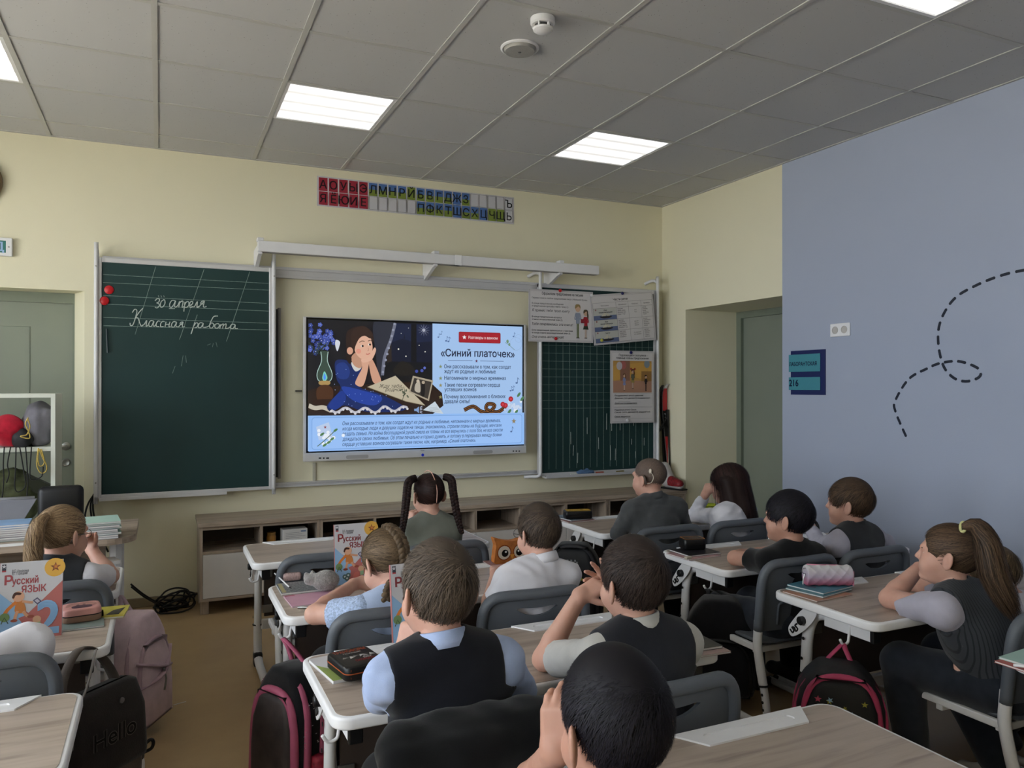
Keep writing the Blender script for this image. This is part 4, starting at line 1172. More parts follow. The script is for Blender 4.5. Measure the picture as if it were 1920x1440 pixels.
for k in range(30): ik.disc(*S(1690+rg.gauss(0, 34), 815+rg.gauss(0, 28)), .011, rg.choice(['#dfe6f2', '#c6d4ea', '#b5c7e2']), n=8)
for a in ((1720, 720), (1745, 750), (1700, 850), (1650, 845)): ik.disc(*S(*a), .022, '#4f7a55', .010, rot=.9)
for a in ((1620, 800), (1660, 752), (1600, 792)): ik.disc(*S(*a), .020, '#a8242e'); ik.disc(*S(*a), .010, '#c9404a')
# lower panel
ik.rect(px0, pz0, px1, yd, LB2)
c0, c1_ = S(180, 1125), S(1740, 885)
ik.rr(px0+.02, pz0+.012, px1-.02, yd-.012, .02, '#6d97d3'); ik.rr(px0+.023, pz0+.015, px1-.023, yd-.015, .018, '#96bdf2')
LN = ['Они рассказывали о том, как солдат ждут их родные и любимые, напоминали о мирных временах,', 'когда молодые люди и девушки ходили на танцы, знакомились, строили планы на будущее, мечтали', 'создать семью. Но война беспощадной рукой смела их планы: не все вернулись с поля боя, не все смогли', 'дождаться своих любимых. Об этом печально и горько думать, и потому в перерывах между боями', 'сердца уставших воинов согревали такие песни, как, например, «Синий платочек».']
for k, l_ in enumerate(LN):
    xa, xb = S(402, 948)[0], S((1582, 1590, 1600, 1592, 1398)[k], 948)[0]
    zt = S(402, 948)[1]; zb_ = S(402, 1103)[1]
    ik.text(l_, xa, zt+(zb_-zt)*k/4, .036, '#233a66', shear=.25, bold=.006, width=xb-xa)
ik.poly(P_((205, 960), (300, 925), (330, 1040), (225, 1060)), '#b7c9e6'); ik.star(*S(273, 963), .012, '#8d4a50')
for k in range(16): ik.disc(*S(280+rg.gauss(0, 36), 1035+rg.gauss(0, 24)), .012, '#e4ebf5', n=8)
ik.line(P_((215, 1105), (270, 1060), (350, 985)), .005, '#46603c', 3)
for a in ((250, 1015), (325, 1050), (350, 985), (300, 1075), (270, 1095)): ik.disc(*S(*a), .017, '#4f7a4e', .008, rot=.6)
ik.star(*S(1682, 918), .022, '#8c7d5a'); note(1662, 995, 1.1)
ik.build('screen_picture', INKS, t, wall_M(0, .0052, 0))
# cable ducts under the screen
p0, p1 = at(584, 868, y=YF-.01), at(590, 906, y=YF-.01)
DUCT = mat('cable_duct', '#b9b5a6', .5, var=.02)
simple('cable_duct', 'short vertical cable duct below the left end of the display', 'duct', MB().box(-.011, .011, -.012, 0, 0, p0.z-p1.z, .002), DUCT, (p0.x+.02, YF, p1.z))
q = at(560, 733, y=YF-.005)
simple('wall_bracket', 'tiny dark bracket on the wall left of the display', 'bracket', MB().box(-.025, .02, -.03, 0, -.004, .004), BLACKP, (q.x, YF, q.z))
# ------------------------------------------------------------------ posters on the squared board
def poster(label, bl, br, tl, draw, y):
    a, b2, c2 = at(*bl, y=y), at(*br, y=y), at(*tl, y=y)
    w = math.hypot(b2.x-a.x, b2.z-a.z); h = math.hypot(c2.x-a.x, c2.z-a.z); an = math.atan2(b2.z-a.z, b2.x-a.x)
    t = thing('poster', label, 'poster', (a.x, y, a.z)); t.rotation_euler = (0, -an, 0)
    MB().box(0, w, 0, .0016, 0, h, .0004).build('laminated_sheet', mat('poster_laminate', '#c6c3c6', .3, var=.02), t)
    ik = Ink(); ik.rect(.006, .006, w-.006, h-.006, '#77757a'); ik.rect(.0075, .0075, w-.0075, h-.0075, '#c9c6c9'); ik.rect(.014, .014, w-.014, h-.014, '#8a888d'); ik.rect(.0152, .0152, w-.0152, h-.0152, '#cdcacc')
    draw(ik, w, h); ik.build('poster_print', INK, t, wall_M(0, -.0004, 0)); return t
def kid(ik, x, y, h, hairc, top, bot, skirt=False):
    ik.rect(x-.035*h, y, x-.005*h, y+.42*h, bot if not skirt else '#c9b3a5'); ik.rect(x+.005*h, y, x+.035*h, y+.42*h, bot if not skirt else '#c9b3a5')
    ik.disc(x-.025*h, y, .03*h, '#1b1716', .015*h); ik.disc(x+.03*h, y, .03*h, '#1b1716', .015*h)
    if skirt: ik.poly([(x-.11*h, y+.30*h), (x+.11*h, y+.30*h), (x+.05*h, y+.52*h), (x-.05*h, y+.52*h)], bot)
    ik.poly([(x-.06*h, y+.42*h), (x+.06*h, y+.42*h), (x+.075*h, y+.74*h), (x-.075*h, y+.74*h)], top)
    ik.line([(x-.07*h, y+.72*h), (x-.10*h, y+.55*h), (x-.02*h, y+.58*h)], .035*h, top, 3); ik.line([(x+.07*h, y+.72*h), (x+.10*h, y+.55*h), (x+.04*h, y+.60*h)], .035*h, top, 3)
    ik.disc(x, y+.86*h, .085*h, '#c9a58c', .095*h); ik.blob([(x-.09*h, y+.86*h), (x-.07*h, y+.98*h), (x+.06*h, y+.98*h), (x+.09*h, y+.87*h), (x+.02*h, y+.93*h)], hairc)
    if skirt: ik.blob([(x+.05*h, y+.95*h), (x+.11*h, y+.80*h), (x+.09*h, y+.66*h), (x+.05*h, y+.75*h)], hairc)
def d1(ik, w, h):
    D = '#2a2a2e'
    ik.text('Оформляем предложение на письме', w*.52, h*.90, .030, D, 'CENTER', bold=.02, width=w*.64)
    rows = [(.82, 'Первое слово в любом предложении пишу с большой буквы.', .86, .018, 0), (.715, 'В конце предложения-сообщения', .48, .018, 0), (.665, 'и предложения-просьбы ставлю точку (.).', .56, .018, 0), (.575, 'Я принёс тебе твою книгу', .58, .028, .25), (.46, 'В конце предложения-вопроса', .45, .018, 0), (.41, 'ставлю вопросительный знак (?).', .47, .018, 0), (.315, 'Тебе понравилась эта книга?', .63, .028, .25), (.205, 'Если предложение произносится с чувством,', .63, .018, 0), (.155, 'в конце ставлю восклицательный знак (!).', .59, .018, 0), (.07, 'Она очень интересная!', .49, .028, .25)]
    for (y, s_, ww, sz, sh2) in rows: ik.text(s_, w*.05, h*y, sz, D, shear=sh2, bold=.008 if not sh2 else 0, width=w*ww)
    kid(ik, w*.755, h*.09, h*.66, '#8d7a52', '#8b95a8', '#5d6b3c'); kid(ik, w*.88, h*.09, h*.56, '#4c4432', '#98202c', '#2f3a2c', True); ik.rect(w*.80, h*.38, w*.845, h*.46, '#7d1f2b')
def d2(ik, w, h):
    D = '#2a2a2e'; ik.text('Части речи', w*.47, h*.86, .026, D, 'CENTER', bold=.02)
    xs = [.03, .39, .585, .79, .97]; ys = [.83, .72, .49, .265, .04]
    for k in range(3):
        y1, y0 = h*ys[k+1], h*ys[k+2]
        ik.rect(w*xs[0], y0, w*xs[1], y1, '#b7b8b4'); ik.rect(w*xs[0], y0, w*xs[1], y0+(y1-y0)*.38, '#5c688c')
        ik.blob([(w*.13, y0+(y1-y0)*.30), (w*.31, y0+(y1-y0)*.30), (w*.27, y0+(y1-y0)*.14), (w*.17, y0+(y1-y0)*.14)], '#26242a')
        ik.poly([(w*.15, y0+(y1-y0)*.32), (w*.22, y0+(y1-y0)*.70), (w*.22, y0+(y1-y0)*.32)], '#c6c1ad'); ik.poly([(w*.23, y0+(y1-y0)*.32), (w*.23, y0+(y1-y0)*.62), (w*.29, y0+(y1-y0)*.32)], '#bdb8a4')
        ik.disc(w*.07, y1-.012, .007, '#9a6a6a'); nm = (('Имя', 'существительное'), ('Имя', 'прилагательное'), ('Глагол',))[k]
        for j, s_ in enumerate(nm): ik.text(s_, w*.22, y1-.022-.016*j, .015, D, 'CENTER', bold=.02)
    for x in xs: ik.rect(w*x-.0007, h*ys[-1], w*x+.0007, h*ys[0], '#4a4a50')
    for y in ys: ik.rect(w*xs[0], h*y-.0007, w*xs[-1], h*y+.0007, '#4a4a50')
    for x, s_ in ((.21, 'Части речи'), (.49, 'Обозначает'), (.69, 'Отвечает'), (.88, 'Примеры')): ik.text(s_, w*x, h*.76, .014, D, 'CENTER')
    T_ = [[['предмет', '(вещь, лицо,', 'явление при-', 'роды и т.д.)'], ['кто?', 'что?'], ['весна,', 'учитель,', 'мука,', 'верблюд,', 'отвага']], [['признак', 'предмета', '(отношение,', 'цвет, форма,', 'размер и т.д.)'], ['какой?', 'какая?', 'какие?'], ['белый,', 'солнечная,', 'тёплый,', 'большое', 'новое']], [['действие', 'предмета,', 'состояние', 'предмета'], ['что делает?', 'что сделал?'], ['рисует,', 'смотрел,', 'мчится,', 'создал,', 'заболел']]]
    for r_ in range(3):
        for c_ in range(3):
            cell = T_[r_][c_]
            for j, s_ in enumerate(cell):
                yy = h*ys[r_+1]-.017-.0145*j if c_ != 1 else h*(ys[r_+1]+ys[r_+2])/2+.012-.016*j
                if c_ == 1: ik.text(s_, w*.69, yy, .013, D, 'CENTER')
                else: ik.text(s_, w*(xs[c_+1]+.015), yy, .013, D)
def d3(ik, w, h):
    D = '#2a2a2e'; ik.text('Подлежащее и сказуемое –', w*.52, h*.925, .024, D, 'CENTER', bold=.02, width=w*.66); ik.text('главные члены предложения', w*.50, h*.885, .024, D, 'CENTER', bold=.02, width=w*.74)
    x0, x1, y0, y1 = w*.06, w*.94, h*.42, h*.86
    ik.clip = (x0, x1, y0, y1); ik.rect(x0, y0, x1, y1, '#b98f4e'); ik.rect(x0, y0, x1, y0+(y1-y0)*.38, '#a9806b'); ik.blob([(x0, y0+.10), (x0+.15, y0+.13), (x1, y0+.11), (x1, y1-.02), (x0+.1, y1-.03), (x0, y1-.05)], '#c79a4e'); ik.rect(w*.22, y0+(y1-y0)*.38, w*.44, y1, '#8d6654'); ik.rect(w*.70, y0+(y1-y0)*.36, x1, y0+(y1-y0)*.68, '#96703f')
    for (x, y, c_) in ((.29, .80, '#a8605c'), (.20, .79, '#b9b3b8'), (.83, .82, '#7d8a95')): ik.disc(w*x, h*y, .028, c_, .034); ik.line([(w*x, h*y-.034), (w*x+.01, h*y-.09)], .001, '#555555')
    kid(ik, w*.31, y0+.02, h*.235, '#6b4a30', '#8088b0', '#7d88b8', True); kid(ik, w*.50, y0+.035, h*.27, '#5e3524', '#5c6152', '#9a8a4c', True); kid(ik, w*.80, y0+.015, h*.225, '#221a16', '#2a2426', '#241f24'); ik.disc(w*.50-.018, y0+.035+h*.27, .009, '#a03a32'); ik.disc(w*.50+.018, y0+.035+h*.27, .009, '#a03a32')
    ik.clip = None
    for a, b2 in (((.06, .225, .94), (.41, 0, 0)), ((.06, .06, .94), (.215, 0, 0))):
        ik.line([(w*a[0], h*a[1]), (w*a[2], h*a[1]), (w*a[2], h*b2[0]), (w*a[0], h*b2[0])], .0012, '#8a888d', 0, True)
    for y, s_, ww in ((.372, 'Поздравляют (кто?) девочки.', .66), (.335, 'Девочки (что делают?) поздравляют.', .82), (.265, 'Девочки поздравляют.', .52), (.175, 'Радуется (кто?) Саша.', .50), (.142, 'Саша (что делает?) радуется.', .82), (.083, 'Саша радуется.', .36)):
        ik.text(s_, w*.08, h*y, .017, D, shear=.2, bold=.012, width=w*ww)
    ik.line([(w*.17, h*.287), (w*.17, h*.297), (w*.44, h*.297), (w*.44, h*.287)], .0012, D); ik.line([(w*.08, h*.26), (w*.60, h*.26)], .0012, D); ik.line([(w*.13, h*.105), (w*.13, h*.115), (w*.33, h*.115), (w*.33, h*.105)], .0012, D); ik.line([(w*.08, h*.077), (w*.44, h*.077)], .0012, D)
PY = BY-.045
poster('laminated rule poster with a boy in green trousers and a girl in red', (991, 640), (1112, 643), (991, 541), d1, PY)
poster('tilted laminated table poster with three ship pictures', (1114, 648), (1231, 637), (1111, 553), d2, PY-.004)
poster('laminated poster with an orange party picture hanging lowest', (1144.5, 794), (1226.5, 792), (1143.5, 657), d3, PY)
for u, v, m_, l_ in ((1050, 545, REDMAG, 'red magnet at the top of the rule poster'), (1042, 635, REDMAG, 'red magnet at the bottom of the rule poster'), (1167, 550, BLUEMAG, 'blue magnet at the top of the table poster'), (1128, 638, YELMAG, 'yellow magnet at the bottom of the table poster'), (1109, 554, WHMAG, 'white magnet where the two upper posters meet'), (1183, 661, BLUEMAG, 'blue magnet at the top of the party picture poster'), (1176, 788, WHMAG, 'white magnet at the bottom of the party picture poster')):
    magnet(u, v, PY-.0062, m_, l_, .013)
# ------------------------------------------------------------------ skis in the corner
def ski(label, pts, w, col, band, y, tip):
    t = thing('ski', label, 'ski')
    P3 = [at(u, v, y=y) for u, v in pts]
    mb = MB()
    cu_ = crom([tuple(p) for p in P3], 8)
    rings = []
    for i, c in enumerate(cu_):
        k = i/(len(cu_)-1); ww = w*(.35+.65*min(1, k*6)); bend = -.05*max(0, 1-k*7)**2
        rings.append([(c[0]-ww/2, c[1]+bend, c[2]), (c[0]+ww/2, c[1]+bend, c[2]), (c[0]+ww/2, c[1]+bend+.012, c[2]), (c[0]-ww/2, c[1]+bend+.012, c[2])])
    MB().loft(rings).build('ski_body', col, t)
    for (k0, k1, m_) in band:
        i0, i1 = int(k0*(len(cu_)-1)), int(k1*(len(cu_)-1))
        MB().loft([[(q[0], q[1]-(.001 if j < 2 else -.0), q[2]) for j, q in enumerate(r)] for r in rings[i0:i1+1]]).build('ski_graphic', m_, t)
    return t
SKB = mat('black_ski', '#0d0d0f', .35); SKR = mat('red_ski', '#b02a30', .35, var=.1); SKW = mat('white_ski', '#c3c3c3', .35)
ski('black ski with pale tip leaning in the corner beside the poster', [(1237, 722), (1245, 790), (1248, 860), (1252, 935)], .045, SKB, (), 5.47, 0)
s2 = ski('red and white ski leaning in the corner behind the boot', [(1247, 720), (1247, 770), (1254, 850), (1262, 935)], .044, SKW, ((.12, .36, SKR), (.36, .55, SKB), (.55, .8, SKR), (.8, 1.0, SKB)), 5.45, 0)
ik = Ink(); ik.text('AV', 0, 0, .06, '#c9c9c9', bold=.03); ik.build('ski_lettering', INK, s2, Matrix.Translation((at(1248, 775, y=5.44).x-.008, 5.4475, at(1248, 775, y=5.44).z)) @ wall_M(0, 0, 0) @ Matrix.Rotation(math.radians(-80), 4, 'Z'))
t = thing('ski_pole', 'black ski pole with wrist strap leaning beside the skis', 'ski pole')
MB().tube([tuple(at(1252, 775, y=5.42)), tuple(at(1258, 938, y=5.40))], .007, 8).build('shaft', SKB, t, True)
MB().tube([tuple(at(1251, 768, y=5.42)), tuple(at(1252, 800, y=5.42))], .013, 8).build('grip', BLACKP, t, True)
MB().tube([tuple(q) for q in crom([at(1251, 780, y=5.415), at(1240, 800, y=5.41), at(1233, 812, y=5.41), at(1244, 800, y=5.415)], 4)], .006, 6).build('wrist_strap', BLACKP, t, True)
p = at(1265, 918, y=5.36)
t = thing('ski_boot', 'red and white ski boot lying in the corner on the worktop', 'boot', (3.845, 5.27, CZ), math.radians(-75))
# ------------------------------------------------------------------ people: distance-field bodies
V3 = lambda p: np.array(p, float)
def unit(v): v = V3(v); return v/max(1e-9, np.linalg.norm(v))
def cone(a, b, ra, rb, k=.02): return ('c', V3(a), V3(b), ra, rb, k)
def ell(c, r, R=None, k=.02, sub=False): return ('e', V3(c), V3(r), np.eye(3) if R is None else np.asarray(R, float), k, sub)   # rows of R = axes
def prim_eval(p, X, Y, Z):
    if p[0] == 'c':
        _, a, b, ra, rb, k = p
        ba = b-a; L = max(1e-12, ba@ba)
        px, py, pz = X-a[0], Y-a[1], Z-a[2]
        t = np.clip((px*ba[0]+py*ba[1]+pz*ba[2])/L, 0, 1)
        return np.sqrt((px-t*ba[0])**2+(py-t*ba[1])**2+(pz-t*ba[2])**2) - (ra+t*(rb-ra))
    _, c, r, R, k, sub = p
    px, py, pz = X-c[0], Y-c[1], Z-c[2]
    q = [(px*R[i, 0]+py*R[i, 1]+pz*R[i, 2]) for i in range(3)]
    k0 = np.sqrt(sum((q[i]/r[i])**2 for i in range(3)))
    k1 = np.sqrt(sum((q[i]/(r[i]*r[i]))**2 for i in range(3)))
    return k0*(k0-1)/np.maximum(k1, 1e-6)
def prim_box(p, m):
    if p[0] == 'c':
        r = max(p[3], p[4]); return np.minimum(p[1], p[2])-r-m, np.maximum(p[1], p[2])+r+m
    e = np.sqrt(((p[3]*p[2][:, None])**2).sum(0))
    return p[1]-e-m, p[1]+e+m
def smin(a, b, k):
    h = np.maximum(k-np.abs(a-b), 0)/k
    return np.minimum(a, b)-h*h*k*.25
class Grid:
    def __init__(s, prims, h, pad=.02):
        lo = np.min([prim_box(p, 0)[0] for p in prims], 0)-pad; hi = np.max([prim_box(p, 0)[1] for p in prims], 0)+pad
        s.h = h; s.lo = lo; s.n = np.ceil((hi-lo)/h).astype(int)+1
        s.ax = [lo[i]+h*np.arange(s.n[i]) for i in range(3)]
    def full(s): return s.ax[0][:, None, None], s.ax[1][None, :, None], s.ax[2][None, None, :]
    def field(s, prims, off=0.0):
        F = np.full(s.n, .5, np.float32)
        for p in prims:
            k = p[5] if p[0] == 'c' else p[4]
            lo, hi = prim_box(p, .035+off+k)
            i0 = np.clip(np.floor((lo-s.lo)/s.h).astype(int), 0, s.n); i1 = np.clip(np.ceil((hi-s.lo)/s.h).astype(int)+1, 0, s.n)
            if np.any(i1 <= i0): continue
            sl = tuple(slice(a, b) for a, b in zip(i0, i1))
            d = prim_eval(p, s.ax[0][sl[0]][:, None, None], s.ax[1][sl[1]][None, :, None], s.ax[2][sl[2]][None, None, :]).astype(np.float32) - off
            if p[0] == 'e' and p[5]: F[sl] = np.maximum(F[sl], -d)
            else: F[sl] = smin(F[sl], d, k)
        return F
    def mesh(s, F, smooth=1):
        return surfnet(F, s.lo, s.h, smooth)
def surfnet(F, lo, h, smooth=1):
    F = np.pad(F, 1, constant_values=.5); lo = lo-h
    n = np.array(F.shape); ins = F < 0
    c = [ins[a:n[0]-1+a, b:n[1]-1+b, d:n[2]-1+d] for a in (0, 1) for b in (0, 1) for d in (0, 1)]
    cnt = sum(x.astype(np.int8) for x in c)
    act = (cnt > 0) & (cnt < 8)
    idx = np.argwhere(act)
    vid = np.full(act.shape, -1, np.int64); vid[act] = np.arange(len(idx))
    acc = np.zeros((len(idx), 3)); m = np.zeros(len(idx))
    cor = [np.array((a, b, d)) for a in (0, 1) for b in (0, 1) for d in (0, 1)]
    fv = [F[idx[:, 0]+q[0], idx[:, 1]+q[1], idx[:, 2]+q[2]] for q in cor]
    for a in range(8):
        for b in range(a+1, 8):
            if np.abs(cor[a]-cor[b]).sum() != 1: continue
            x = (fv[a] < 0) != (fv[b] < 0)
            t = fv[a][x]/(fv[a][x]-fv[b][x])
            acc[x] += cor[a]+(cor[b]-cor[a])*t[:, None]; m[x] += 1
    V = lo + h*(idx + acc/m[:, None])
    Q = []
    for d in range(3):
        e0 = [slice(None)]*3; e1 = [slice(None)]*3
        e0[d] = slice(0, -1); e1[d] = slice(1, None)
        A, B = ins[tuple(e0)], ins[tuple(e1)]
        ch = np.argwhere(A != B)
        u, w = (d+1) % 3, (d+2) % 3
        ok = (ch[:, u] > 0) & (ch[:, w] > 0) & (ch[:, u] < n[u]-1) & (ch[:, w] < n[w]-1)
        ch = ch[ok]
        def cell(du, dw):
            q = ch.copy(); q[:, u] += du; q[:, w] += dw
            return vid[q[:, 0], q[:, 1], q[:, 2]]
        quad = np.stack([cell(-1, -1), cell(0, -1), cell(0, 0), cell(-1, 0)], 1)
        fl = A[ch[:, 0], ch[:, 1], ch[:, 2]]
        quad[~fl] = quad[~fl][:, ::-1]
        Q.append(quad)
    Q = np.concatenate(Q)
    Q = Q[(Q >= 0).all(1)]
    for _ in range(smooth):
        s = np.zeros_like(V); k = np.zeros(len(V))
        for i in range(4):
            a, b = Q[:, i], Q[:, (i+1) % 4]
            for ax in range(3): s[:, ax] += np.bincount(a, V[b, ax], len(V))
            k += np.bincount(a, minlength=len(V))
        V = V*.4 + .6*s/np.maximum(k, 1)[:, None]
    return V, Q
def np_mesh(name, V, Q, mats, smooth=True, attr=None):
    me = bpy.data.meshes.new(name)
    nv, nf, k = len(V), len(Q), Q.shape[1]
    me.vertices.add(nv); me.vertices.foreach_set('co', np.asarray(V, np.float32).ravel())
    me.loops.add(nf*k); me.loops.foreach_set('vertex_index', np.asarray(Q, np.int32).ravel())
    me.polygons.add(nf); me.polygons.foreach_set('loop_start', np.arange(0, nf*k, k, dtype=np.int32))
    try: me.polygons.foreach_set('loop_total', np.full(nf, k, np.int32))
    except Exception: pass
    if smooth: me.polygons.foreach_set('use_smooth', np.ones(nf, bool))
    for m in (mats if isinstance(mats, (list, tuple)) else [mats]): me.materials.append(m)
    if attr is not None:
        a = me.attributes.new('rnd', 'FLOAT', 'POINT'); a.data.foreach_set('value', np.asarray(attr, np.float32))
    me.update(calc_edges=True); me.validate()
    return me

def skin_mat(name, c):
    m, nt, b = _base(name)
    tc = nt.nodes.new('ShaderNodeTexCoord'); n = nt.nodes.new('ShaderNodeTexNoise'); n.inputs['Scale'].default_value = 18; n.inputs['Detail'].default_value = 4
    nt.links.new(tc.outputs['Object'], n.inputs['Vector'])
    rp = nt.nodes.new('ShaderNodeValToRGB'); cc = lin(c)
    rp.color_ramp.elements[0].position = .3; rp.color_ramp.elements[1].position = .7
    rp.color_ramp.elements[0].color = (cc[0]*.94, cc[1]*.86, cc[2]*.84, 1); rp.color_ramp.elements[1].color = (min(1, cc[0]*1.05), cc[1]*1.05, cc[2]*1.05, 1)
    nt.links.new(n.outputs['Fac'], rp.inputs['Fac']); nt.links.new(rp.outputs['Color'], b.inputs['Base Color'])
    b.inputs['Roughness'].default_value = .52; b.inputs['Specular IOR Level'].default_value = .35
    b.inputs['Subsurface Weight'].default_value = .12; b.inputs['Subsurface Radius'].default_value = (.012, .005, .003); b.inputs['Subsurface Scale'].default_value = .5
    return m
def hair_mat(name, dark, light):
    m, nt, b = _base(name)
    a = nt.nodes.new('ShaderNodeAttribute'); a.attribute_name = 'rnd'
    rp = nt.nodes.new('ShaderNodeValToRGB')
    rp.color_ramp.elements[0].color = lin(dark); rp.color_ramp.elements[1].color = lin(light)
    nt.links.new(a.outputs['Fac'], rp.inputs['Fac']); nt.links.new(rp.outputs['Color'], b.inputs['Base Color'])
    b.inputs['Roughness'].default_value = .58; b.inputs['Specular IOR Level'].default_value = .22
    return m
def cloth_mat(name, c, var=.05, weave=700, sheen=.15, stripes=None):
    m = mat(name, c, .88, var=var, scale=25, bump=.25, bscale=weave, spec=.15, sheen=sheen)
    if stripes:
        nt = m.node_tree; b = nt.nodes['Principled BSDF']
        tc = nt.nodes.new('ShaderNodeTexCoord'); mp = nt.nodes.new('ShaderNodeMapping'); mp.inputs['Rotation'].default_value = (0, 0, stripes)
        nt.links.new(tc.outputs['Object'], mp.inputs['Vector'])
        w = nt.nodes.new('ShaderNodeTexWave'); w.inputs['Scale'].default_value = 28; w.inputs['Distortion'].default_value = .8; w.inputs['Detail'].default_value = 0
        nt.links.new(mp.outputs['Vector'], w.inputs['Vector'])
        r = nt.nodes.new('ShaderNodeValToRGB'); r.color_ramp.elements[0].position = .10; r.color_ramp.elements[1].position = .28
        cc = lin(c); r.color_ramp.elements[0].color = tuple(x*.45 for x in cc[:3])+(1,); r.color_ramp.elements[1].color = cc
        nt.links.new(w.outputs['Color'], r.inputs['Fac']); nt.links.new(r.outputs['Color'], b.inputs['Base Color'])
    return m
SKIN = skin_mat('fair_skin', '#c69d8c'); SKIN2 = skin_mat('tan_skin', '#b38a78')
EYEW = mat('eye_white', '#d8d4cf', .2, var=0); EYED = mat('eye_dark', '#2a1b14', .15, var=0)

def head_prims(hs=1.0, nl=None):
    e, c = ell, cone
    P = [e((0, -.012, .028), (.071, .090, .078)), e((0, .028, -.030), (.055, .058, .075)), e((0, .038, -.070), (.037, .037, .032)),
         e((0, .066, -.086), (.017, .016, .014), k=.015), e((-.033, .050, -.040), (.026, .028, .030)), e((.033, .050, -.040), (.026, .028, .030)),
         c((-.03, .076, .018), (.03, .076, .018), .011, .011, .014),
         c((0, .080, .006), (0, .096, -.022), .007, .0085, .010), c((-.010, .086, -.026), (.010, .086, -.026), .0065, .0065, .006),
         c((-.013, .080, -.050), (.013, .080, -.050), .0055, .0055, .006), c((-.011, .080, -.058), (.011, .080, -.058), .0058, .0058, .005)]
    for s in (-1, 1):
        a = math.radians(34)
        R = np.array([[math.cos(a), s*math.sin(a)*1.0, 0], [-s*math.sin(a), math.cos(a), 0], [0, 0, 1]])
        t = math.radians(12); T_ = np.array([[1, 0, 0], [0, math.cos(t), math.sin(t)], [0, -math.sin(t), math.cos(t)]])
        R = T_ @ R
        P.append(e((s*.0800, -.012, -.010), (.0070, .0205, .033), R, .005))
        P.append(e((s*.0880, -.0065, -.006), (.0055, .0115, .019), R, .002, True))
    if nl is not None: P.append(c((0, -.020, -.045), nl, .0405, .041, .03))
    if hs != 1:
        P = [(q[0], q[1]*hs, q[2]*hs, q[3]*hs if q[0] == 'c' else q[3], q[4]*hs if q[0] == 'c' else q[4], q[5]) for q in P]
    return P
def hand_prims(w, d, n, side, curl=(25, 30, 32, 35), spread=.15, thumb=(40, 15), sc=1.0, fore=None):
    w, d, n = V3(w), unit(d), V3(n); n = unit(n-d*(n@d))
    l = np.cross(n, d) if side == 'R' else np.cross(d, n)
    P = []
    off = (.0215, .0072, -.0075, -.0215); ln = (.92, 1.0, .93, .74); pk = (.066, .068, .065, .060)
    for i in range(4):
        K = w+d*pk[i]*sc+l*off[i]*sc
        P.append(cone(w+l*off[i]*.55*sc, K, .0135*sc, .0105*sc, .010))
    for i in range(4):
        K = w+d*pk[i]*sc+l*off[i]*sc
        dd = unit(d+l*spread*off[i]/.02); a = 0.0
        cu = curl[i] if isinstance(curl[i], (tuple, list)) else (curl[i], curl[i]*1.1, curl[i]*.7)
        q = K
        for j, (L, r0, r1) in enumerate(((.027, .0085, .0075), (.019, .0074, .0066), (.015, .0066, .0052))):
            a += math.radians(cu[j])
            v = math.cos(a)*dd-math.sin(a)*n
            q2 = q+v*L*ln[i]*sc
            P.append(cone(q, q2, r0*sc, r1*sc, .003)); q = q2
    b = w+d*.020*sc+l*.016*sc-n*.004*sc
    ph, cl = math.radians(thumb[0]), math.radians(thumb[1])
    v = unit(d*math.cos(ph)+l*math.sin(ph)-n*.25); q = b+v*.030*sc
    P.append(cone(b, q, .0125*sc, .0098*sc, .008))
    v2 = unit(v*math.cos(cl)+(d-l*.5)*math.sin(cl)); q2 = q+v2*.024*sc
    P.append(cone(q, q2, .0094*sc, .0082*sc, .003)); P.append(cone(q2, q2+unit(v2*math.cos(cl)+(d-l*.5)*math.sin(cl))*.018*sc, .0082*sc, .006*sc, .003))
    if fore is not None: P.append(cone(w-(w-V3(fore))*.30, w+d*.006, .0262*sc, .0215*sc, .012))
    return P
def rotm(yaw, pitch, roll):
    """columns = right, forward, up; yaw + = turns left, pitch + = looks up, roll + = tips to its right"""
    y, p, r = map(math.radians, (yaw, pitch, roll))
    return np.array(Matrix.Rotation(y, 3, 'Z') @ Matrix.Rotation(p, 3, 'X') @ Matrix.Rotation(r, 3, 'Y'))

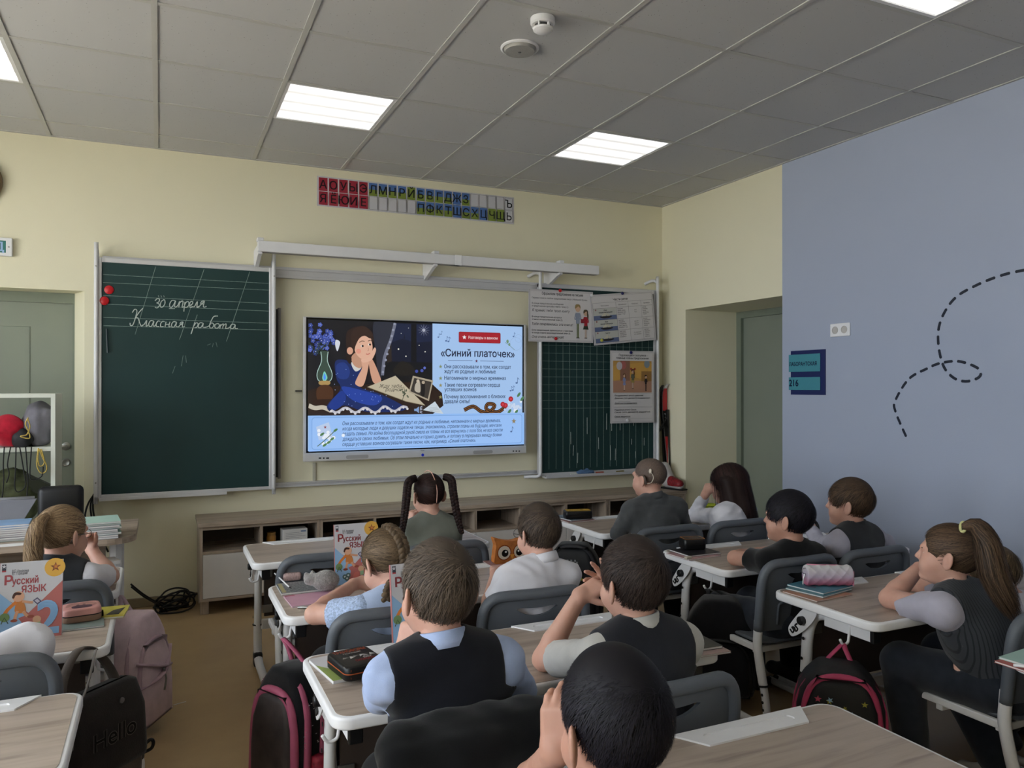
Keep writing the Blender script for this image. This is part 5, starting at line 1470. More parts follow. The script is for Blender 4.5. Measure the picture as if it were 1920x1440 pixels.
# ---- hair: strands that walk over the skull
def TH(t): return V3((t*.30, t, t*1.25))
HC, HR = V3((0, -.012, .028)), V3((.071, .090, .078))
def strands(nr, region, flow, length, t0, lift, seed, width=.0016, n=7, jitter=.25, fall=None, curlamp=0.0):
    """returns (V, Q, rnd) in head space"""
    r = np.random.default_rng(seed)
    t0 = TH(t0)
    U = r.normal(size=(nr*4, 3)); U /= np.linalg.norm(U, axis=1)[:, None]
    Pp = HC+U*(HR+t0)
    U = U[region(Pp)][:nr]
    S = len(U)
    if callable(length): Ln = length(HC+U*(HR+t0))
    else: Ln = np.full(S, length)
    Ln = Ln*r.uniform(.7, 1.2, S)
    jit = r.normal(size=(S, 3))*jitter
    pts = []; nrm = []
    falling = np.zeros(S, bool); pos = HC+U*(HR+t0)
    lf = r.uniform(.4, 1.3, S)
    wav = r.uniform(0, 6.28, S)
    for j in range(n):
        N = U/(HR); N /= np.linalg.norm(N, axis=1)[:, None]
        base = HC+U*(HR+t0+(lift*lf*(j/(n-1))**.8)[:, None])
        if fall is not None and j: pos = np.where(falling[:, None], pos, base)
        else: pos = base
        pts.append(pos.copy()); nrm.append(N)
        t = flow(pos, j/(n-1))+jit
        t -= N*(t*N).sum(1)[:, None]; t /= np.maximum(1e-6, np.linalg.norm(t, axis=1))[:, None]
        st = (Ln/(n-1))[:, None]
        newp = pos+t*st
        if fall is not None:
            falling = falling | (newp[:, 2] < fall)
            dn = V3((0, 0, -1))+N*.10+jit*.10
            newp = np.where(falling[:, None], pos+dn*st, newp)
            pos = newp
        q = (newp-HC)/(HR+t0); q /= np.linalg.norm(q, axis=1)[:, None]
        U = np.where(falling[:, None], U, q) if fall is not None else q
    return ribbons(np.array(pts), np.array(nrm), width, r.uniform(0, 1, S))
def ribbons(P, N, width, rnd):
    n, S = P.shape[:2]
    T_ = np.gradient(P, axis=0); T_ /= np.maximum(1e-9, np.linalg.norm(T_, axis=2))[..., None]
    B = np.cross(T_, N); B /= np.maximum(1e-9, np.linalg.norm(B, axis=2))[..., None]
    w = width*np.clip(1.15-np.linspace(0, 1, n)**2.2, .12, 1)[:, None, None]*.5
    L, R = P-B*w, P+B*w
    V = np.stack([L, R], 2).reshape(n*S*2, 3)
    i, s = np.meshgrid(np.arange(n-1), np.arange(S), indexing='ij')
    a = (i*S+s)*2; b = ((i+1)*S+s)*2
    Q = np.stack([a, a+1, b+1, b], -1).reshape(-1, 4)
    return V, Q, np.repeat(np.tile(rnd, n), 2)
def bundle(path, radii, ns, seed, width=.0018, n=16, wave=.004):
    """loose hair falling along a path (world or head space), filling the given radii"""
    r = np.random.default_rng(seed)
    C_ = np.array(crom(path, 6)); m = len(C_)
    sx = np.linspace(0, 1, m); t = np.linspace(0, 1, n)
    ctr = np.stack([np.interp(t, sx, C_[:, k]) for k in range(3)], 1)
    rad = np.interp(t, np.linspace(0, 1, len(radii)), radii)
    T_ = np.gradient(ctr, axis=0); T_ /= np.linalg.norm(T_, axis=1)[:, None]
    A = np.cross(T_, V3((.31, .2, .93))); A /= np.linalg.norm(A, axis=1)[:, None]; B = np.cross(T_, A)
    ang = r.uniform(0, 2*PI, ns); rr = np.sqrt(r.uniform(.35, 1, ns)); ph = r.uniform(0, 6.28, ns); end = r.uniform(.72, 1.0, ns)
    P = []; N = []
    for j in range(n):
        tj = t[j]*end
        c = np.stack([np.interp(tj, t, ctr[:, k]) for k in range(3)], 1)
        ra = np.interp(tj, t, rad)*rr
        a2 = ang+.25*np.sin(t[j]*5+ph)
        d = np.cos(a2)[:, None]*A[j]+np.sin(a2)[:, None]*B[j]
        P.append(c+d*(ra+wave*np.sin(t[j]*9+ph)*t[j])[:, None]); N.append(d)
    return ribbons(np.array(P), np.array(N), width, r.uniform(0, 1, ns))
def braid_tubes(path, radii, turns, n=None, nk=8):
    """three interleaved strands"""
    C_ = np.array(crom(path, 8)); m = len(C_); n = n or int(turns*14)
    sx = np.linspace(0, 1, m); t = np.linspace(0, 1, n)
    ctr = np.stack([np.interp(t, sx, C_[:, k]) for k in range(3)], 1)
    rad = np.interp(t, np.linspace(0, 1, len(radii)), radii)
    T_ = np.gradient(ctr, axis=0); T_ /= np.linalg.norm(T_, axis=1)[:, None]
    A = np.cross(T_, V3((.2, .97, .1))); A /= np.linalg.norm(A, axis=1)[:, None]; B = np.cross(T_, A)
    V = []; Q = []; rn = []
    for s in range(3):
        ph = 2*PI*(turns*t+s/3)
        c = ctr+A*(np.sin(ph)*rad*.55)[:, None]+B*(np.sin(2*ph)*rad*.32)[:, None]
        o = len(V)*0+sum(len(x) for x in V)
        tt = np.gradient(c, axis=0); tt /= np.linalg.norm(tt, axis=1)[:, None]
        a = np.cross(tt, B); a /= np.linalg.norm(a, axis=1)[:, None]; b = np.cross(tt, a)
        ring = []
        for k in range(nk):
            an = 2*PI*k/nk
            ring.append(c+a*(math.cos(an)*rad*.62)[:, None]+b*(math.sin(an)*rad*.55)[:, None])
        V.append(np.stack(ring, 1).reshape(-1, 3))
        i, k = np.meshgrid(np.arange(n-1), np.arange(nk), indexing='ij')
        Q.append((np.stack([i*nk+k, i*nk+(k+1) % nk, (i+1)*nk+(k+1) % nk, (i+1)*nk+k], -1).reshape(-1, 4))+o)
        rn.append(np.tile((np.arange(nk) % 3)*.25+.12*s, n))
    return np.concatenate(V), np.concatenate(Q), np.concatenate(rn)
def merge(parts):
    V = []; Q = []; A = []; o = 0
    for v, q, a in parts: V.append(v); Q.append(q+o); A.append(a); o += len(v)
    return np.concatenate(V), np.concatenate(Q), np.concatenate(A)

FACE_CUT = ell((0, .090, -.030), (.066, .058, .090))
def region_short(P, low=-.050, face=1.0, slope=.12):
    x, y, z = P[:, 0], P[:, 1], P[:, 2]
    f = prim_eval(FACE_CUT, x, y, z) > 0
    ear = ((y-.002)/.026)**2+((z+.022)/.040)**2 > 1
    ear |= np.abs(x) < .045
    return f & ear & (z > low+slope*(y+.03)*(y > -.03)*1.6) & ((y < .035) | (z > .0))
def cap_mesh(t, low=-.05, extra=(), h=.0042, top=.0, earcut=True, back=None):
    base = [ell(HC+V3((0, 0, top*.5)), HR+TH(t)+V3((0, 0, top*.5)))] + list(extra)
    g = Grid(base, h, .012)
    F = g.field(base)
    X, Y, Z = g.full()
    F = np.maximum(F, -prim_eval(FACE_CUT, X, Y, Z))
    if low is not None: F = np.maximum(F, (low-Z)+.19*np.maximum(0, Y+.03))
    if earcut:
        for s in (-1, 1): F = np.maximum(F, -prim_eval(ell((s*.078, .002, -.022), (.030, .026, .040)), X, Y, Z))
        F = np.maximum(F, -np.maximum(np.maximum(.034-Y, Z-.0), -1)+0*F) if False else F
    V, Q = g.mesh(F, 1)
    return V, Q, np.full(len(V), .25)

def boolean_union(me0, others):
    o = bpy.data.objects.new('b0', me0); C.objects.link(o)
    tmp = [o]
    for m_ in others:
        q = bpy.data.objects.new('b1', m_); C.objects.link(q); tmp.append(q)
        md = o.modifiers.new('u', 'BOOLEAN'); md.operation = 'UNION'; md.object = q
        try: md.solver = 'MANIFOLD'
        except Exception: md.solver = 'FLOAT'
    dg = bpy.context.evaluated_depsgraph_get()
    me = bpy.data.meshes.new_from_object(o.evaluated_get(dg))
    n = len(me.vertices)
    for q in tmp: bpy.data.objects.remove(q)
    return me, n

def wrinkle(X, Y, Z, seed, f=1.0):
    r = np.random.default_rng(seed); w = 0
    for _ in range(4):
        d = r.normal(size=3); d /= np.linalg.norm(d); e = r.normal(size=3)
        w = w+np.sin((X*d[0]+Y*d[1]+Z*d[2])*f*r.uniform(45, 85)+1.8*np.sin((X*e[0]+Y*e[1]+Z*e[2])*f*14+r.uniform(0, 6)))
    return w/4

JEANS = cloth_mat('dark_denim', '#22262e', .2); BLACKT = cloth_mat('black_trousers', '#15161a', .1); SHOEM = mat('dark_sneaker', '#1d1c1f', .6); SHOEW = mat('pale_sneaker', '#b9b3ad', .6)
def child(label, H, hips, yaw=0., head=(0, 0, 0), L=None, R=None, skin=None, hair=None, shirt=None, vest=None, trousers=None, shoes=None,
          scale=1.0, neck=None, knees=None, collar=None, seed=1, hs=1.0, sh=.132, wr=.0022, feet=None):
    skin = skin or SKIN
    H = V3(H); RH = rotm(*head)
    pel = V3((hips[0], hips[1], hips[2] if len(hips) > 2 else .435))
    s = rotm(yaw, 0, 0)[:, 0]; fw = rotm(yaw, 0, 0)[:, 1]
    N = V3(neck) if neck is not None else H+RH @ V3((0, -.030, -.106))*hs
    u = unit(N-pel); f = unit(np.cross(u, s)*-1); f = unit(np.cross(u, s)); f = f if f@fw > 0 else -f
    RB = np.array([s, f, u])
    SL, SR = N-u*.064-s*sh*scale+f*.0, N-u*.064+s*sh*scale
    Lsp = np.linalg.norm(N-pel)
    tor = [ell(pel, (.122*scale, .095*scale, .092*scale), RB, .05), ell(pel+u*Lsp*.36, (.108*scale, .084*scale, .12*scale), RB, .06),
           ell(N-u*.145, (.124*scale, .088*scale, .12*scale), RB, .05), cone(SL*.97+SR*.03, SR*.97+SL*.03, .040*scale, .040*scale, .04),
           cone(N-u*.012-s*.03, SL+u*.002, .036*scale, .034*scale, .04), cone(N-u*.012+s*.03, SR+u*.002, .036*scale, .034*scale, .04)]
    Lk = L or {}; Rk = R or {}
    def arm(S_, k, sg):
        E = V3(k['e']) if 'e' in k else S_+V3((0, 0, -.20))+fw*.05+s*sg*.03
        W = V3(k['w']) if 'w' in k else E+fw*.17+V3((0, 0, .02))
        return E, W
    EL, WL = arm(SL, Lk, -1); ER, WR = arm(SR, Rk, 1)
    def armp(S_, E, W, o=0):
        m_ = E+(W-E)*.28
        return [cone(S_, E, (.040+o)*scale, (.0335+o)*scale, .03), cone(E, m_, (.0335+o)*scale, (.0335+o)*scale, .012), cone(m_, W, (.0335+o)*scale, (.0225+o)*scale, .012)]
    hp = []
    if knees is None: knees = [pel-s*.095+fw*.30+V3((0, 0, -.03)), pel+s*.095+fw*.30+V3((0, 0, -.03))]
    if feet is None: feet = [V3((k_[0]+.0, k_[1], .075))-fw*.02 for k_ in map(V3, knees)]
    legs = []
    for sg, k_, a_ in ((-1, knees[0], feet[0]), (1, knees[1], feet[1])):
        hpj = pel+s*sg*.068+V3((0, 0, -.02)); k_ = V3(k_); a_ = V3(a_)
        legs.append((hpj, k_, a_))
    body = tor+armp(SL, EL, WL)+armp(SR, ER, WR)+[cone(N-u*.03, N+(H-N)*.45, .042, .040, .03)]
    for (a, b, c_) in legs: body += [cone(a, b, .072*scale, .050*scale, .04), cone(b, c_, .048*scale, .030*scale, .02)]
    g = Grid(body, .0095); V, Q = g.mesh(g.field(body), 1)
    base = V3((pel[0], pel[1], 0))
    me = np_mesh('person', V-base, Q, skin)
    hp = head_prims(hs, RH.T @ (N-u*.01-H)/hs)
    gh = Grid(hp, .0038); vh, qh = gh.mesh(gh.field(hp), 1)
    vh = vh @ RH.T+H
    pieces = [np_mesh('h', vh-base, qh, skin)]
    for k, E, W, sd in ((Lk, EL, WL, 'L'), (Rk, ER, WR, 'R')):
        hk = dict(k.get('hand', {}))
        d = hk.pop('d', W-E); n_ = hk.pop('n', V3((0, 0, 1)))
        P_ = hand_prims(W, d, n_, sd, fore=E, sc=hk.pop('sc', 1.0), **hk)
        gg = Grid(P_, .0029); v, q = gg.mesh(gg.field(P_), 1)
        pieces.append(np_mesh('hand', v-base, q, skin))
    nv = len(me.vertices)
    mu_, n1 = boolean_union(me, pieces)
    if n1 < nv*.5+1000:
        print('union fallback', label, n1, nv)
        mu_ = bpy.data.meshes.new('person'); VV = [V-base]; QQ = [Q]
        o_ = len(V)
        for pm in pieces:
            v = np.empty(len(pm.vertices)*3); pm.vertices.foreach_get('co', v); q = np.empty(len(pm.loops), int); pm.loops.foreach_get('vertex_index', q)
            VV.append(v.reshape(-1, 3)); QQ.append(q.reshape(-1, 4)+o_); o_ += len(v)//3
        mu_ = np_mesh('person', np.concatenate(VV), np.concatenate(QQ), skin)
    mu_.name = 'person'
    if not mu_.materials: mu_.materials.append(skin)
    mu_.polygons.foreach_set('use_smooth', np.ones(len(mu_.polygons), bool))
    ob = link('person', mu_); ob.location = base; tag(ob, label, 'person', 'pupils')
    def part(nm, V, Q, m_, attr=None, lab=None): return link(nm, np_mesh(nm, V-base, Q, m_, True, attr), ob, label=lab)
    # ---- trousers and shoes
    tp = [ell(pel, (.122*scale, .095*scale, .085*scale), RB, .05)]
    for (a, b, c_) in legs: tp += [cone(a, b, .074*scale, .056*scale, .04), cone(b, c_, .056*scale, .043*scale, .02)]
    g = Grid(tp, .0095, .03); F = g.field(tp, .010); X, Y, Z = g.full()
    F = F-.0025*wrinkle(X, Y, Z, seed+5).astype(np.float32)
    F = np.maximum(F, ((X-pel[0])*u[0]+(Y-pel[1])*u[1]+(Z-pel[2])*u[2]-.075)-3*np.maximum(0, (X-pel[0])*fw[0]+(Y-pel[1])*fw[1]-.10)); F = np.maximum(F, .075-Z)
    part('trousers', *g.mesh(F, 1), trousers or BLACKT)
    for (a, b, c_) in legs:
        toe = c_+fw*.12; toe[2] = .03; hl = c_-fw*.03; hl[2] = .035
        P_ = [cone(hl, toe, .036, .033, .02), cone(c_+V3((0, 0, .01)), (hl+toe)*.5+V3((0, 0, .012)), .037, .036, .03)]
        g = Grid(P_, .007); F = g.field(P_); X, Y, Z = g.full(); F = np.maximum(F, .004-Z); F = np.maximum(F, Z-.105)
        part('shoe', *g.mesh(F, 1), shoes or SHOEM)
    # ---- shirt
    if shirt:
        sm_, sl, off = shirt
        g = None
        box = tor+armp(SL, EL, WL, .02)+armp(SR, ER, WR, .02)
        g = Grid(box, .0078, .03); X, Y, Z = g.full()
        F = g.field(tor, off)
        F = np.maximum(F, (pel[0]-X)*u[0]+(pel[1]-Y)*u[1]+(pel[2]-Z)*u[2]-.03)
        for S_, E, W in ((SL, EL, WL), (SR, ER, WR)):
            if sl == 'none': continue
            if sl == 'long':
                Wc = E+(W-E)*.93
                fa = g.field([cone(S_, E, .047*scale, .043*scale, .02)], 0)
                d = unit(W-E)
                fb = g.field([cone(E, W, .043*scale, .031*scale, .015)], 0)
                fb = np.maximum(fb, (X-Wc[0])*d[0]+(Y-Wc[1])*d[1]+(Z-Wc[2])*d[2])
                fs = smin(fa, fb.astype(np.float32), .015)
            else:
                fr = sl if isinstance(sl, float) else .62
                hem = S_+(E-S_)*fr; d = unit(E-S_)
                fs = g.field([cone(S_, S_+(E-S_)*min(1., fr+.15), .046*scale, .052*scale, .02)], 0)
                fs = np.maximum(fs, (X-hem[0])*d[0]+(Y-hem[1])*d[1]+(Z-hem[2])*d[2])
            F = smin(F, fs.astype(np.float32), .03)
        F = F-wr*.75*(wrinkle(X, Y, Z, seed, 1.7)+.6*wrinkle(X, Y, Z, seed+3, .8)).astype(np.float32)*(F > -.02)
        nd = unit(H-N); F = np.maximum(F, (X-N[0])*u[0]+(Y-N[1])*u[1]+(Z-N[2])*u[2]-.028)
        part('shirt', *g.mesh(F, 1), sm_)
    if collar is not None:
        # standing/folded collar band round the neck
        ax = unit((H+RH @ V3((0, -.02, -.06)))-N); A = unit(np.cross(ax, fw)); B = np.cross(ax, A)
        rings = []
        for (r_, z_) in ((.057, -.006), (.0565, .010), (.052, .029), (.048, .031), (.045, .018), (.050, -.006)):
            rings.append([tuple(N+ax*(z_-.003*math.cos(a_))+A*math.cos(a_)*r_+B*math.sin(a_)*r_-base) for a_ in np.linspace(0, 2*PI, 28, endpoint=False)])
        MB().loft(rings, cap=False, closed=True).build('collar', collar, ob, True)
    if vest:
        vm, voff, vw = vest
        g = Grid(tor, .0062, .04); X, Y, Z = g.full(); F = g.field(tor, voff)
        F = F-.0016*wrinkle(X, Y, Z, seed+9).astype(np.float32)
        lat = (X-N[0])*s[0]+(Y-N[1])*s[1]+(Z-N[2])*s[2]
        up_ = (X-N[0])*u[0]+(Y-N[1])*u[1]+(Z-N[2])*u[2]
        F = np.maximum(F, np.abs(lat)-(vw+1.3*np.maximum(0, -.10-up_)))
        F = np.maximum(F, up_-.034+.10*np.maximum(0, np.abs(lat)-.06))
        nd = unit(H-N); F = np.maximum(F, -prim_eval(cone(N+nd*.036, N+nd*.25, .046, .06), X, Y, Z).astype(np.float32))
        F = np.maximum(F, (pel[0]-X)*u[0]+(pel[1]-Y)*u[1]+(pel[2]-Z)*u[2]-.02)
        part('vest', *g.mesh(F, 2), vm)
    # ---- eyes
    for sg in (-1, 1):
        c_ = H+RH @ (V3((sg*.029, .0625, -.001))*hs)
        mb = MB().ell((0, 0, 0), (.0115, .0115, .0115), 2, Matrix(RH.tolist()))
        fx = [1 if (np.mean([mb.v[i] for i in q], 0) @ RH[:, 1]) > .0102 else 0 for q in mb.f]
        mb.m = fx
        mb.build('eye', [EYEW, EYED], ob, True, loc=tuple(c_-base))
        mb = MB().tube([tuple(RH @ (V3(p)*hs)) for p in ((sg*.014, .0875, .015), (sg*.028, .086, .0195), (sg*.043, .076, .015))], [.0022, .0026, .0012], 6)
        mb.build('eyebrow', hair['mat'] if hair else EYED, ob, True, loc=tuple(H-base))
    # ---- hair
    if hair:
        parts_ = [hair['fn']()] if callable(hair['fn']) else hair['fn']
        v, q, a = merge(parts_[0] if isinstance(parts_[0], list) else parts_)
        v = v*hs @ RH.T+H
        hw = hair.get('world', lambda: [])()
        if hw: v, q, a = merge([(v, q, a)]+hw)
        ho = part('hair', v, q, hair['mat'], a)
    return ob, dict(H=H, RH=RH, N=N, base=base, SL=SL, SR=SR, u=u, s=s, f=f, pel=pel)

# hair styles (head space)
def flow_whorl(w=(.012, -.085, .075), g=.5, fwd=.6):
    w = V3(w)
    def fl(P, t):
        d = P-w; d /= np.maximum(.02, np.linalg.norm(d, axis=1))[:, None]
        out = d+V3((0, 0, -g))*(1-np.clip((P[:, 2]-.03)/.07, 0, 1))[:, None]
        out = out+V3((0, fwd, 0))*np.clip((P[:, 2]-.03)/.06, 0, 1)[:, None]*np.clip((P[:, 1]+.02)/.06, 0, 1)[:, None]
        return out
    return fl
def short_hair(seed, t=.010, n=2600, ln=.040, lift=.006, low=-.052, top=.012, width=.0017, jitter=.28, nape=.6, w=(.012, -.085, .075)):
    def L_(P): return ln*(nape+(1-nape)*np.clip((P[:, 2]+.05)/.08, 0, 1))
    return lambda: [cap_mesh(t-.003, low, top=top), strands(n, lambda P: region_short(P, low), flow_whorl(w), L_, t, lift, seed, width, 6, jitter)]
def flow_to(T_):
    T_ = V3(T_)
    return lambda P, t: (T_-P)/np.maximum(.02, np.linalg.norm(T_-P, axis=1))[:, None]
def tied_hair(seed, T_, t=.008, n=2200, ln=.10, low=-.062, width=.0017, jitter=.10, lift=.003):
    T_ = V3(T_)
    def L_(P): return np.minimum(ln*1.6, np.linalg.norm(P-T_, axis=1)*.95)
    return [cap_mesh(t-.003, low), strands(n, lambda P: region_short(P, low), flow_to(T_), L_, t, lift, seed, width, 8, jitter)]
# (boot body needs the distance-field helpers)
P2_ = [cone((-.075, 0, .17), (-.03, 0, .07), .048, .052, .03), cone((-.03, 0, .06), (.10, -.02, .042), .050, .036, .03)]
g_ = Grid(P2_, .006, .02); F = g_.field(P2_); X, Y, Z = g_.full(); F = np.maximum(F, .004-Z)
v, f_ = g_.mesh(F, 1); link('boot_shell', np_mesh('boot_shell', v, f_, mat('grey_white_boot', '#b3aeac', .5, var=.08)), t)
P2_ = [cone((.0, -.01, .062), (.10, -.025, .05), .050, .037, .03)]
g_ = Grid(P2_, .006, .02); F = g_.field(P2_); X, Y, Z = g_.full(); F = np.maximum(F, .03-Z); F = np.maximum(F, .0-X)
v, f_ = g_.mesh(F, 1); link('boot_overlay', np_mesh('boot_overlay', v, f_, mat('dark_red_boot', '#7d1a22', .5, var=.5, scale=70)), t)
MB().box(-.09, .14, -.045, .035, 0, .012, .005).build('sole', BLACKP, t)

# ------------------------------------------------------------------ left side: shelf rack, bags, teacher's table
SYF, SYB = 4.93, 5.24
c = at(104, 738, y=SYF)
sx1_, szt = c.x, c.z
szm = at(60, 843, y=SYF).z
t = thing('shelf_rack', 'white open shelf rack with sports bags before the left door', 'shelf', (0, 0, 0))
SX0 = sx1_-.80
WS = mat('white_shelf_board', '#d3d6cb', .4, var=.02)
MB().box(sx1_-.022, sx1_, SYF, SYB, 0, szt, .001).build('side_panel', WS, t); MB().box(SX0, SX0+.022, SYF, SYB, 0, szt, .001).build('side_panel', WS, t)
for z in (szt-.022, szm-.011, .36, .06): MB().box(SX0+.022, sx1_-.022, SYF, SYB, z, z+.022, .001).build('shelf_board', WS, t)
def sack(name, label, c, r, seed, m_, cat='bag', amp=.018, cords=(), cm=None, h=.009, prims=None):
    t = thing(name, label, cat, (c[0], c[1], c[2]-r[2]))
    P = prims or [ell((0, 0, r[2]), r)]
    g = Grid(P, h, .03); X, Y, Z = g.full(); F = g.field(P)-amp*wrinkle(X, Y, Z, seed, .8).astype(np.float32)-amp*.4*wrinkle(X, Y, Z, seed+1, 1.1).astype(np.float32)
    F = np.maximum(F, .002-Z); v, f_ = g.mesh(F, 1); link('bag_body', np_mesh('bag_body', v, f_, m_), t)
    for k, pth in enumerate(cords): MB().tube([tuple(Vector(q)-Vector((c[0], c[1], c[2]-r[2]))) for q in crom([tuple(x) for x in pth], 5)], .0032, 6).build('cord', cm, t, True)
    return t
YC = mat('yellow_cord', '#b39a4a', .7, var=.2, scale=200); BC = mat('black_cord', '#0b0b0c', .6)
y4 = SYF+.06
zs = szm+.011
def A(u, v, y=SYF-.012): return at(u, v, y=y)
GREYN = cloth_mat('grey_nylon', '#6f6d74', .08)
p = at(72, 803, y=y4+.03)
sack('drawstring_bag', 'grey nylon bag with yellow cord at the right end of the shelf', (p.x, y4+.07, zs+.125), (.082, .085, .125), 3, GREYN, cords=[
  [A(53, 783), A(48, 795), A(54, 810), A(55, 822), A(38, 818), A(50, 815), A(56, 800), A(52, 786)],
  [A(72, 840), A(69, 870), A(76, 886), A(86, 884), A(87, 872), A(80, 858), A(74, 842)], [A(77, 842), A(83, 862), A(81, 872), A(74, 873), A(71, 860), A(73, 842)]], cm=YC)
p = at(12, 805, y=y4)
sack('red_bag', 'red and pink bag lying on the shelf at the left edge', (p.x, y4+.06, zs+.09), (.085, .09, .09), 8, cloth_mat('red_nylon', '#a3182c', .25))
p = at(38, 822, y=y4)
sack('black_bag', 'black patterned bag between the red and the grey bag', (p.x+.01, y4+.05, zs+.05), (.075, .08, .055), 12, mat('black_patterned_nylon', '#121114', .7, var=.9, scale=45), cords=[
  [A(8, 838), A(6, 870), A(7, 900), A(4, 935)], [A(20, 838), A(14, 870), A(17, 888), A(12, 905)], [A(30, 838), A(29, 880), A(28, 915), A(36, 922), A(48, 910), A(44, 880), A(37, 838)], [A(48, 838), A(52, 900), A(50, 932)], [A(59, 838), A(56, 890), A(62, 900), A(78, 893), A(81, 875)]], cm=BC)
p = at(20, 895, y=y4+.02)
sack('camouflage_bag', 'olive camouflage bag hanging below the middle shelf', (p.x, y4+.10, .80), (.13, .075, .17), 17, mat('camouflage_cloth', '#3d4128', .9, var=.55, scale=22))
p = at(70, 905, y=y4+.02)
mb = MB().prism([(-.06, .05), (.075, -.03), (.03, -.075), (-.02, -.06), (-.06, -.02)], 0, .05, Matrix(((1, 0, 0, 0), (0, 0, 1, 0), (0, 1, 0, 0), (0, 0, 0, 1))))
simple('olive_cap', 'dark olive cloth cap hanging under the middle shelf', 'cap', mb, cloth_mat('olive_cloth', '#2c2e22', .1), (p.x, y4+.05, p.z), smooth=True)

# teacher's table
TZ = .72
tx1 = -.103
t = thing('teacher_table', 'grey-oak teacher table with rounded corner and white legs at the left', 'table', (0, 0, 0))
ty0, ty1 = 3.985, 4.55
poly = [(-1.7, ty0), (tx1-.13, ty0)]+[(tx1-.13+.13*math.sin(a), ty0+.13-.13*math.cos(a)) for a in np.linspace(.1, PI/2, 7)]+[(tx1, ty1), (-1.7, ty1)]
MB().prism(poly, TZ-.028, TZ).build('table_top', CABW, t)
MB().prism(crom([(-.22, -.05), (-.17, -.05), (-.165, .05), (-.22, .05)], 2, True), .03, TZ-.05, Matrix.Translation((0, 4.27, 0))).build('leg', WHITE_M, t)
MB().box(-.225, -.16, 4.03, 4.51, 0, .035, .01).build('foot', WHITE_M, t)
MB().box(-.235, -.15, 4.20, 4.34, TZ-.055, TZ-.028, .002).build('leg_bracket', BLACKP, t)
MB().box(-1.6, -.25, 4.40, 4.42, .25, TZ-.03).build('modesty_panel', CABW, t)
MB().prism([(-.05, -.05), (.05, -.05), (.05, .05), (-.05, .05)], .03, TZ-.05, Matrix.Translation((-1.5, 4.27, 0))).build('leg', WHITE_M, t)
def nb_stack(label_f, cx, cy, z0, n, w, d, h, cols, rz0, seed, group, edge=PAPER):
    r = random.Random(seed); z = z0
    for k in range(n):
        col = cols[k % len(cols)] if k < n-1 else cols[-1]
        t = thing('exercise_book', label_f(k), 'notebook', (cx+r.uniform(-.006, .006), cy+r.uniform(-.006, .006), z), rz0+r.uniform(-.06, .06), group)
        MB().box(-w/2, w/2, -d/2, d/2, h-.0012, h, .0004).build('cover', col, t); MB().box(-w/2+.002, w/2-.001, -d/2+.001, d/2-.001, .0012, h-.0012).build('pages', edge, t); MB().box(-w/2, w/2, -d/2, d/2, 0, .0012).build('cover', col, t)
        z += h+.0003
    return z
MINT = mat('mint_cover', '#a5c4ba', .45, var=.06); GREYC = mat('grey_cover', '#8f9399', .5, var=.08); SKYC = mat('sky_blue_cover', '#7d9fc6', .45, var=.12, scale=9); PINKC = mat('pink_grey_cover', '#a08c90', .5)
ordn = ['bottom', 'second', 'third', 'fourth', 'fifth', 'sixth', 'seventh', 'eighth', 'ninth', 'top']
q = at(188, 1002, z=TZ)
nb_stack(lambda k: 'mint exercise book on the teacher table, %s of the right stack' % ordn[k if k < 8 else 9], q.x-.005, q.y-.04, TZ+.0005, 9, .165, .205, .0085, [GREYC, GREYC, MINT, GREYC, GREYC, MINT, GREYC, MINT, MINT], .1, 4, 'right stack of exercise books')
q = at(15, 1008, z=TZ)
nb_stack(lambda k: 'exercise book on the teacher table, %s of the blue-topped stack' % ordn[k if k < 7 else 9], q.x-.01, q.y-.03, TZ+.0005, 8, .20, .17, .009, [MINT, GREYC, PINKC, GREYC, PINKC, GREYC, SKYC, SKYC], .08, 6, 'blue-topped stack of exercise books')
q = at(25, 1022, z=TZ)
simple('white_sheet', 'white paper strip at the front edge of the teacher table', 'paper', MB().box(-.11, .11, -.03, .03, 0, .002), PAPER, (q.x+.01, q.y, TZ), .05)
# monitor seen from behind/front
t = thing('grey_monitor', 'grey slab monitor tilted on the teacher table at the left edge', 'monitor')
GM = mat('grey_monitor_shell', '#6d6f78', .5, var=.04)
a_, b2, c2 = at(68, 936, y=4.42), at(50, 982, y=4.34), at(-60, 936, y=4.42)
MB().loft([[(-.95, 4.425, a_.z), (a_.x, 4.425, a_.z), (a_.x, 4.455, a_.z), (-.95, 4.455, a_.z)], [(-.95, 4.34, TZ+.03), (b2.x-.03, 4.34, TZ+.03), (b2.x-.03, 4.375, TZ+.03), (-.95, 4.375, TZ+.03)]]).build('shell', GM, t)
MB().tube([(-.95, 4.44, a_.z), (a_.x-.01, 4.44, a_.z)], .014, 8).build('top_roll', mat('pale_grey_roll', '#9a9da6', .45), t, True)
MB().box(-.75, -.60, 4.33, 4.43, TZ, TZ+.03, .005).build('stand', BLACKP, t)
# office chair back
p = at(105, 950, y=4.80)
t = thing('office_chair', 'black office chair back behind the teacher table', 'chair', (p.x+.005, 4.80, 0))
BLKL = mat('black_leatherette', '#121317', .45, var=.1)
MB().box(-.09, .125, -.03, .05, .50, .885, .03, 3).build('backrest', BLKL, t, True)
MB().box(-.13, .125, -.40, .0, .42, .50, .03, 3).build('seat', BLKL, t, True)
MB().tube([(0, -.18, .08), (0, -.18, .42)], .03, 10).build('gas_column', BLACKP, t, True)
for k in range(5):
    a = 2*PI*k/5; MB().tube([(0, -.18, .09), (.22*math.cos(a), -.18+.22*math.sin(a), .06)], [.03, .02], 8).build('base_arm', BLACKP, t, True)
    MB().ell((.22*math.cos(a), -.18+.22*math.sin(a), .03), (.028, .028, .03), 2).build('caster', BLACKP, t, True)
